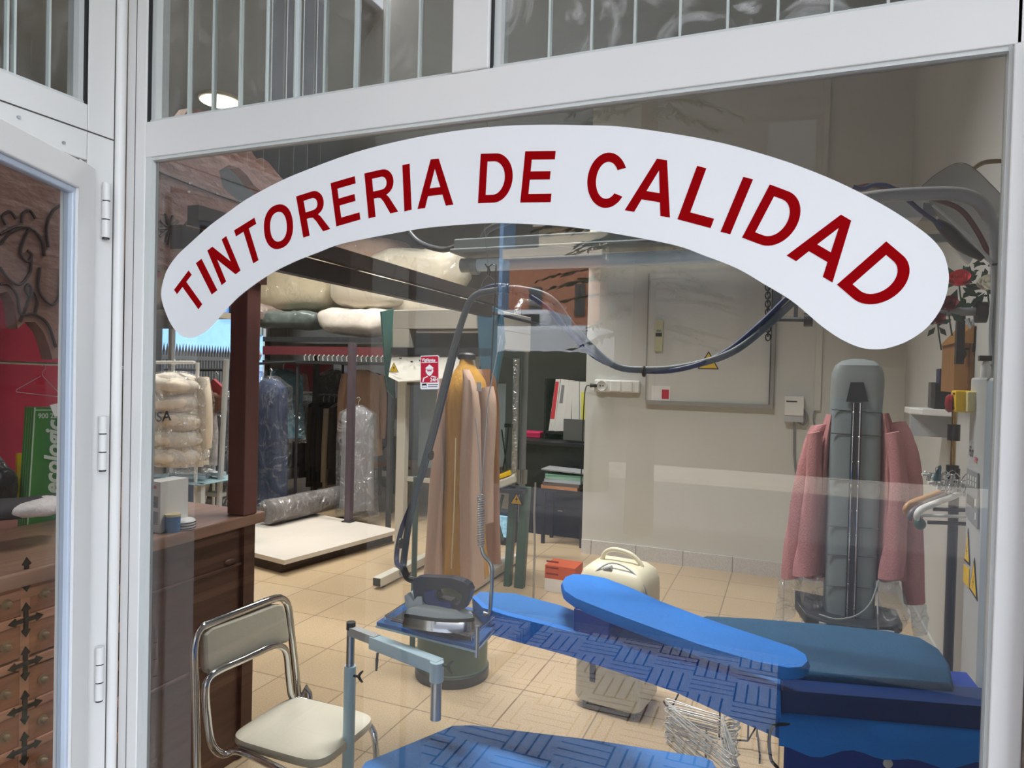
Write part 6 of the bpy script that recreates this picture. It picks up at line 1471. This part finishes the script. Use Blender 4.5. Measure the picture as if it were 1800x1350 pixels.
# dark overhead conveyor rails
zb0 = 2.0
orl = thing('conveyor_rail', 'pair of dark overhead conveyor rails running back towards the topper press', 'rail', (-3.3, 4, zb0))
for dxx, dz, h in ((0, .0, .075), (.07, .065, .06)):
    a_, b_ = PZ(500, 462, zb0), PZ(860, 548, zb0); dv = (b_ - a_); a_ = a_ - dv * .25
    for q in (a_, b_): q.x += dxx; q.z += dz
    c_ = (a_ + b_) / 2; d_ = b_ - a_; MB().box(c_, (d_.length, .045, h), rz=math.atan2(d_.y, d_.x)).build('beam', mat('dark brown beam', S(44, 34, 30), .35), orl)
a_, b_ = PZ(500, 455, zb0 + .03), PZ(800, 526, zb0 + .03); d_ = b_ - a_
MB().box((a_ + b_) / 2 + Vector((.03, 0, .01)), (d_.length, .01, .01), rz=math.atan2(d_.y, d_.x)).build('bright_track', mat('bright track', S(230, 226, 214), .15, .6), orl)
q = b_ + Vector((-.02, 0, -.02)); MB().tube([q, Vector((q.x - .1, ysf + .05, q.z))], .012, 8).build('shelf_stay', m_dark, orl)
# red board added for a reflected shopfront; step ladder, roller machine
ye_ = 6.9
rdp = thing('red_reflection_board', 'maroon red board with a round emblem, added in place of a reflected shopfront', 'board', tuple(PY(540, 660, ye_)))
A, B = PY(500, 636, ye_), PY(582, 690, ye_); MB().bb(A.x, B.x, ye_, ye_ + .04, B.z, A.z).bb(A.x, A.x + .03, ye_ + .01, ye_ + .04, 0, A.z).bb(B.x - .03, B.x, ye_ + .01, ye_ + .04, 0, A.z).build('panel', mat('maroon board', S(132, 28, 52), .6), rdp)
c = PY(570, 679, ye_); MB().lathe(c + Vector((0, -.001, 0)), [(.0, 0), (.05, 0), (.05, .002), (.0, .002)], 20, axis='Y').build('emblem', mat('pale emblem', S(176, 160, 190), .6), rdp)
yl_ = 3.0
sl2 = thing('step_ladder', 'white step ladder folded behind the counter post', 'ladder', tuple(PY(372, 890, yl_)))
for (x0, y0), (x1, y1) in (((398, 632), (388, 830)), ((370, 825), (352, 900)), ((388, 825), (384, 900))):
    p, q = PY(x0, y0, yl_), PY(x1, y1, yl_)
    if y1 > 850: q = p + (q - p) * (p.z / (p.z - q.z)); q.z = 0
    d_ = (q - p).normalized(); MB().tube([p, q], .022, 8).build('stile', m_lgrey, sl2)
b = MB()
for py in (832, 868): p, q = PY(366, py, yl_), PY(388, py, yl_); b.bb(p.x, q.x, yl_ - .02, yl_ + .06, p.z - .015, p.z + .015)
b.build('tread', m_lgrey, sl2)
sc2 = thing('patterned_scarf', 'red and brown scarf on a narrow white stand beside the ladder', 'scarf', tuple(PY(372, 700, 3.1)))
MB().blob(PY(368, 706, 3.1), (.09, .06, .1), .8, 3, .03, 10).build('brown_part', mat('brown scarf', S(96, 60, 44), .8, var=.3, scale=30), sc2); MB().prism([PY(x, y, 3.1) for x, y in ((362, 690), (374, 666), (390, 680), (384, 700))], (0, .03, 0)).build('red_part', mat('brick red scarf', S(140, 50, 56), .8), sc2)
pz_ = PY(374, 745, 3.12); MB().tube([PY(372, 720, 3.12), PY(376, 760, 3.12), PY(374, 818, 3.12)], .035, 10).build('printed_tail', mat('printed tail', S(170, 160, 160), .8, var=.4, scale=25), sc2); MB().cyl((pz_.x, 3.14, 0), (pz_.x, 3.14, pz_.z), .012).build('stand', m_white, sc2)
ls_ = thing('low_bench', 'pale blue low bench with plastic heap under the padded jacket', 'bench', tuple(PY(310, 850, 2.8)))
A, B = PY(255, 838, 2.8), PY(368, 850, 2.8); MB().bb(A.x, B.x, 2.7, 3.2, B.z, A.z - .0).build('top', mat('pale teal board', S(130, 156, 164), .5), ls_)
for x in (A.x + .04, B.x - .04): MB().bb(x - .02, x + .02, 2.74, 2.78, 0, B.z).bb(x - .02, x + .02, 3.1, 3.14, 0, B.z).build('leg', m_lgrey, ls_)
tag(MB().blob(PY(332, 834, 2.9) + Vector((0, 0, .02)), (.16, .12, .05), .9, 4, .05, 8).build('plastic_heap', m_film_d), 'heap of clear plastic film on the pale blue bench', 'film')
yro = 6.4
rm = thing('roller_machine', 'packing roller machine with white roller and orange sides left of the press', 'machine', tuple(PY(668, 850, yro)))
A, B = PY(650, 757, yro), PY(702, 750, yro)
MB().cyl((A.x, yro, A.z), (B.x, yro, A.z), .05).build('roller', m_ivory, rm); MB().cyl((A.x - .01, yro, A.z), (A.x + .03, yro, A.z), .06).build('roller_end', mat('brown cap', S(90, 60, 40), .5), rm)
MB().bb(A.x, A.x + .16, yro - .05, yro + .3, PY(655, 822, yro).z, PY(655, 775, yro).z).build('orange_side', mat('orange enamel', S(206, 130, 50), .5), rm); MB().bb(PY(652, 780, yro).x, PY(684, 780, yro).x, yro - .08, yro - .06, PY(655, 808, yro).z, PY(655, 772, yro).z).build('picture_card', mat('grey card', S(160, 162, 170), .6), rm)
MB().prism([PY(x, y, yro - .085) for x, y in ((658, 798), (664, 802), (680, 784), (674, 779))], (0, .004, 0)).build('card_print', m_dark, rm)
MB().bb(B.x - .1, B.x - .05, yro, yro + .05, 0, A.z).bb(A.x + .02, A.x + .06, yro, yro + .05, 0, A.z).bb(A.x, B.x, yro, yro + .3, PY(660, 822, yro).z - .03, PY(660, 822, yro).z).build('leg_frame', m_dark, rm)
A, B = PY(662, 735, yro + .4), PY(702, 700, yro + .4); MB().bb(A.x, B.x, yro + .35, yro + .6, A.z, B.z).bb(A.x, B.x, yro + .35, yro + .6, 0.0, .1).bb(A.x, A.x + .04, yro + .4, yro + .5, 0, A.z).build('hopper', mat('khaki hopper', S(128, 126, 96), .6), rm)
# ceiling lamp seen through the upper slats
cl0 = PZ(387, 175, 4.19); cl_ = thing('ceiling_lamp', 'round flat lit ceiling lamp seen through the upper glass strips', 'ceiling lamp', (cl0.x, cl0.y, 4.2))
MB().lathe((cl0.x, cl0.y, 4.2), [(.2, 0), (.2, -.025), (.185, -.03)][::-1], 32).build('rim', m_white, cl_); MB().lathe((cl0.x, cl0.y, 4.165), [(.0, 0), (.184, 0), (.184, .01), (.0, .01)], 32).build('diffuser', mat('lit diffuser', (1, .93, .72), .4, emis=2.4, var=0), cl_)
# ================================================================== outside: the street that the glass reflects
def mir(p): return Vector((p.x, .032 - p.y, p.z))
def MY(px, py, y): return mir(PY(px, py, y))        # where something must stand outside to be mirrored at that pixel
m_pave = bpy.data.materials.new('grooved pavers'); m_pave.use_nodes = True
nt = m_pave.node_tree; N = nt.nodes; L = nt.links; bs_ = N['Principled BSDF']; bs_.inputs['Roughness'].default_value = .8
tc = N.new('ShaderNodeTexCoord'); sx_ = N.new('ShaderNodeSeparateXYZ'); L.new(tc.outputs['Object'], sx_.inputs[0])
def MT(op, a, b=None):
    n = N.new('ShaderNodeMath'); n.operation = op
    for i, v in enumerate((a, b)):
        if v is None: continue
        if isinstance(v, (int, float)): n.inputs[i].default_value = v
        else: L.new(v, n.inputs[i])
    return n.outputs[0]
T_ = .24
ux, uy = MT('DIVIDE', sx_.outputs[0], T_), MT('DIVIDE', sx_.outputs[1], T_)
chk = MT('PINGPONG', MT('ADD', MT('FLOOR', ux), MT('FLOOR', uy)), 1)
def groove(u): return MT('LESS_THAN', MT('FRACT', MT('MULTIPLY', u, 4)), .17)
gx, gy = groove(ux), groove(uy)
gv = MT('ADD', MT('MULTIPLY', gx, chk), MT('MULTIPLY', gy, MT('SUBTRACT', 1, chk)))
mxn = N.new('ShaderNodeMix'); mxn.data_type = 'RGBA'; L.new(gv, mxn.inputs[0]); mxn.inputs[6].default_value = (*S(228, 224, 222), 1); mxn.inputs[7].default_value = (*S(52, 50, 52), 1)
L.new(mxn.outputs[2], bs_.inputs['Base Color'])
struct(MB().bb(-.02, 30, -3.4, 0, -.25, -.15), 'pavement_dark_added', mat('dark added slabs', S(62, 62, 66), .85, var=.2, scale=40))  # dark slabs added so this part of the glass mirrors little
struct(MB().bb(-1.536, -.02, -3.4, 0, -.25, -.15).bb(-40, -1.64, -3.4, -2.36, -.25, -.15), 'pavement', m_pave)
struct(MB().bb(-40, 30, -14, -3.4, -.4, -.27), 'road', mat('asphalt', S(120, 120, 124), .9, var=.1, scale=30))
struct(MB().bb(-40, 30, -3.4, -3.25, -.3, -.15), 'kerb', mat('kerb stone', S(170, 168, 164), .8))
struct(MB().bb(-40, 30, -17, -11, -.27, -.2), 'pavement_far', mat('far pavement', S(190, 184, 174), .9))
def house(nm, lb, px0, px1, pyt, y, m, wins=(), depth=.9, win_m=None, zt=None):
    a, b_ = MY(px0, 620, y), MY(px1, 620, y); z1 = zt if zt is not None else PY((px0 + px1) / 2, pyt, y).z
    o = thing(nm, lb, 'building', ((a.x + b_.x) / 2, a.y, -.2))
    MB().bb(a.x, b_.x, a.y - depth, a.y, -.2, z1).build('wall', m, o)
    for (u0, v0, u1, v1) in wins:
        p, q = MY(u0, v0, y), MY(u1, v1, y); w = MB().bb(p.x, q.x, a.y, a.y + .06, q.z, p.z).build('window', win_m or mat('dark window', S(40, 44, 50), .2), o)
        MB().bb(p.x + (q.x - p.x) * .47, p.x + (q.x - p.x) * .53, a.y + .06, a.y + .08, q.z, p.z).build('window_bar', m_dark, w)
    MB().bb(a.x - .1, b_.x + .1, a.y - .1, a.y + .25, z1, z1 + .25).build('cornice', mat('pale cornice', S(220, 212, 200), .7), o)
    return o
yo = 12.5
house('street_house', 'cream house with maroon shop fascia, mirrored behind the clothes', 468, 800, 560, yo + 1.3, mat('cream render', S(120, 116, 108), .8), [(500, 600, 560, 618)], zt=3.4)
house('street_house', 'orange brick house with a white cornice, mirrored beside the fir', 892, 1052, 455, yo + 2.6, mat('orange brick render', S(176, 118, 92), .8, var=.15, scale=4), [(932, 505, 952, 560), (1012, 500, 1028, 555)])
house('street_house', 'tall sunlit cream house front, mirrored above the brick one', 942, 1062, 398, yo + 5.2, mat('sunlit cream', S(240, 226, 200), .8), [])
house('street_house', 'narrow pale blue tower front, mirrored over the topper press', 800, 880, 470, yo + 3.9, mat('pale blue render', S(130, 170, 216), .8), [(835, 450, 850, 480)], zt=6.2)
house('street_house', 'tall dark house front added opposite to keep reflections off the right half of the window', 1066, 2300, 0, yo + .2, mat('dark added front', S(64, 62, 60), .85, var=.15, scale=3), [(1120, 520, 1180, 640), (1300, 500, 1370, 640), (1500, 480, 1590, 640), (1150, 250, 1210, 400), (1350, 220, 1430, 380)], zt=12)  # added front, kept dark so the right of the window stays clear
house('street_house', 'tall grey back house added behind the low fronts to keep sky out of the mirrored view', -200, 1400, 0, yo + 7, mat('grey back front', S(84, 82, 80), .85, var=.1), [], zt=14)  # added tall and grey to hide bright sky from the glass
# seen through the added side window: pale blue house, spiked fence and gate pier
xh = -13.5
a, b_ = PX(240, 620, xh), PX(560, 620, xh)
bh = thing('street_house', 'pale blue house front beyond the spiked fence, seen through the added side window', 'building', (xh, (a.y + b_.y) / 2, -.2))
MB().bb(xh - 1, xh, a.y, b_.y, -.2, 6).build('wall', mat('sky blue render', S(120, 164, 222), .8), bh)
p, q = PX(440, 562, xh), PX(461, 590, xh)
w_ = MB().bb(xh, xh + .05, p.y, q.y, q.z, p.z).build('window', mat('green dark window', S(54, 72, 66), .3), bh); MB().bb(xh + .05, xh + .07, p.y, p.y + .04, q.z, p.z).bb(xh + .05, xh + .07, q.y - .04, q.y, q.z, p.z).build('window_bar', mat('grey window bar', S(120, 124, 124), .5), w_)
p, q = PX(404, 478, xh), PX(452, 557, xh); w_ = MB().bb(xh, xh + .05, p.y, q.y, q.z, p.z).build('window', mat('dark navy window', S(26, 30, 44), .3), bh)
b = MB()
for k in range(9): y = p.y + (q.y - p.y) * k / 8; b.bb(xh + .05, xh + .09, y - .02, y + .02, q.z, p.z)
b.bb(xh + .05, xh + .09, p.y, q.y, q.z, q.z + .06).bb(xh + .05, xh + .09, p.y, q.y, q.z + .5, q.z + .55).build('window_grille', m_iron, w_)
xf = -11.5
a, b_ = PX(240, 620, xf), PX(442, 620, xf); z1 = PX(400, 622, xf).z
sf = thing('spiked_fence', 'black spiked iron street fence seen through the added side window over the post', 'fence', (xf, (a.y + b_.y) / 2, -.2))
MB().bb(xf - .03, xf + .03, a.y, b_.y, z1 - .16, z1 - .08).build('cross_bar', m_iron, sf); MB().bb(xf - .03, xf + .03, a.y, b_.y, .3, .38).build('cross_bar', m_iron, sf)
n_ = 40
bar = MB().bb(-.02, .02, -.02, .02, -.2, z1).cyl((0, 0, z1), (0, 0, z1 + .17), .03, .002, 8).build('spiked_bar', m_iron)
for i in range(n_):
    o = bar if i == 0 else bar.copy()
    if i: COL.objects.link(o)
    o.parent = sf; o.location = Vector((xf, a.y + (b_.y - a.y) * i / (n_ - 1), 0)) - OFF[sf.name]
gp = thing('gate_pier', 'pale blue gate pier with a dark stone ball beside the spiked fence', 'pier', (xf, b_.y + .3, -.2))
p, q = PX(437, 652, xf), PX(464, 652, xf); MB().bb(xf - .3, xf + .1, p.y, q.y, -.2, p.z).bb(xf - .36, xf + .16, p.y - .06, q.y + .06, p.z, p.z + .1).build('pier', mat('pale blue pier', S(120, 146, 186), .8), gp)
c = PX(449, 637, xf); MB().lathe((xf - .1, c.y, p.z + .1), [(.1, 0), (.06, .06), (.18, .16), (.22, .28), (.16, .4), (.0, .46)], 20).build('ball', mat('dark stone', S(70, 50, 56), .8), gp)
struct(MB().bb(-16, -9.15, -3, 14, -.3, -.2), 'side_street', mat('side street paving', S(150, 146, 140), .9))
yv = 11.0
p, q = MY(840, 600, yv), MY(1045, 600, yv); zt_, zm_, zb2 = PY(940, 543, yv).z, PY(940, 572, yv).z, PY(940, 640, yv).z
vn = thing('parked_van', 'white parked van with a dark window band across the street', 'van', ((p.x + q.x) / 2, p.y, -.3))
MB().bb(p.x, q.x, p.y - 1.6, p.y, zb2, zm_).bb(p.x + .05, q.x - .9, p.y - 1.55, p.y - .05, zm_, zt_).build('body', mat('white van paint', S(226, 232, 240), .3), vn, bevel=.08)
MB().bb(p.x + .3, q.x - 1.1, p.y - .06, p.y - .03, zm_ + .03, zt_ - .1).build('window_band', mat('dark van glass', S(40, 46, 56), .1), vn)
for x in (p.x + .7, q.x - .7): MB().cyl((x, p.y - .25, .05), (x, p.y - .02, .05), .34, n=24).build('wheel', m_black, vn)
MB().bb(p.x + .1, q.x - .1, p.y - 1.5, p.y - .1, 0.0, zb2).build('chassis', m_black, vn)
p, q = MY(800, 640, 9.6), MY(1075, 640, 9.6)
hg = tag(MB().blob(((p.x + q.x) / 2, p.y, .4), ((q.x - p.x) / 2, .3, PY(940, 618, 9.6).z - .4), .4, 5, .07, 5, 60, 24).build('hedge', mat('dark hedge green', S(40, 52, 36), .9, var=.4, scale=20)), 'dark clipped hedge added before the white van to mask the mirrored brick front', 'hedge')  # added to block the orange front from the mirrored view
# fir tree: trunk with layered drooping needle sprays
yt_ = 6.6
tr = thing('fir_tree', 'dark fir tree with drooping twigs, mirrored beside the electrical panel', 'tree', (0, 0, 0))
tp_ = MY(1130, 640, yt_); tx, ty_ = tp_.x, tp_.y
MB().cyl((tx, ty_, -.2), (tx, ty_, 8.5), .17, .03, 12).build('trunk', mat('bark', S(70, 54, 44), .9, bump=.5), tr)
random.seed(11); ndl = MB(); brn = MB()
for i in range(170):
    z = random.uniform(1.9, 8.2); L_ = min(1.25, (8.8 - z) * .3) * random.uniform(.5, 1.1) + .1; a = random.uniform(0, 2 * PI)
    d = Vector((math.cos(a), math.sin(a), 0)); p0 = Vector((tx, ty_, z)); pts = [p0 + d * L_ * t + Vector((0, 0, -.22 * L_ * t * t + .06 * L_ * t)) for t in (0, .35, .7, 1)]
    brn.tube(pts, lambda t: .009 - .006 * t, 4)
    for k in range(26):
        t = random.uniform(.2, 1); q = p0 + d * L_ * t + Vector((0, 0, -.22 * L_ * t * t + .06 * L_ * t)); s_ = d.cross(Vector((0, 0, 1))) * random.choice((-1, 1)); e = (s_ * random.uniform(.5, 1) + d * .7 + Vector((0, 0, random.uniform(-.6, -.1)))).normalized() * random.uniform(.06, .17)
        w = e.cross(Vector((0, 0, 1))).normalized() * .009; w2 = Vector((0, 0, .008))
        ndl.add([q - w, q + e * .5 - w * 1.6, q + e, q + e * .5 + w * 1.6, q + w], [(0, 1, 2, 3, 4)]); ndl.add([q - w2, q + e * .5 - w2 * 1.6, q + e, q + e * .5 + w2 * 1.6, q + w2], [(0, 1, 2, 3, 4)])
brn.build('branch', MATS['bark'], tr); ndl.build('foliage', mat('fir needles', S(58, 76, 50), .8, var=.3, scale=3), tr)

# ================================================================== light
w = bpy.data.worlds.new('World'); sc.world = w; w.use_nodes = True
nt = w.node_tree; bg = nt.nodes['Background']
sk = nt.nodes.new('ShaderNodeTexSky'); sk.sky_type = 'NISHITA'; sk.sun_disc = False; sk.sun_elevation = R(42); sk.sun_rotation = R(0); sk.air_density = 1.1; sk.dust_density = 1.5
hs_ = nt.nodes.new('ShaderNodeHueSaturation'); hs_.inputs['Saturation'].default_value = .38; nt.links.new(sk.outputs[0], hs_.inputs['Color'])
nt.links.new(hs_.outputs[0], bg.inputs[0]); bg.inputs[1].default_value = 1.2
sd = bpy.data.lights.new('sun', 'SUN'); sd.energy = 7; sd.angle = R(.6); sd.color = (1, .95, .86)
so = bpy.data.objects.new('sun', sd); COL.objects.link(so); so.rotation_euler = Vector((.25, .72, .75)).to_track_quat('Z', 'Y').to_euler()
def area(nm, loc, size, e, col=(1, .93, .82), sy=None, rot=(0, 0, 0)):
    l = bpy.data.lights.new(nm, 'AREA'); l.energy = e; l.color = col; l.size = size
    if sy: l.shape = 'RECTANGLE'; l.size_y = sy
    o = bpy.data.objects.new(nm, l); COL.objects.link(o); o.location = loc; o.rotation_euler = rot; l.spread = R(115); return o
area('shop_fill', (-1.1, 1.9, 4.1), 1.4, 66, (1, .985, .96), .3)  # unseen lamp, added here to brighten the ironing table and chair
area('shop_fill', (-4.4, 3.5, 4.1), 1.8, 80, (1, .95, .86), .3)
area('shop_fill', (-2.4, 4.2, 4.1), 1.4, 56, (1, .975, .94), .3)
area('shop_fill', (-3.2, .2, 4.1), .8, 46, (1, .92, .82), .3)
sc.view_settings.view_transform = 'Standard'
sc.view_settings.look = 'None'
sc.view_settings.exposure = 0
sc.cycles.use_denoising = True
sc.cycles.max_bounces = 8
sc.cycles.transparent_max_bounces = 16
sc.cycles.caustics_reflective = False
sc.cycles.caustics_refractive = False
sc.cycles.sample_clamp_indirect = 6
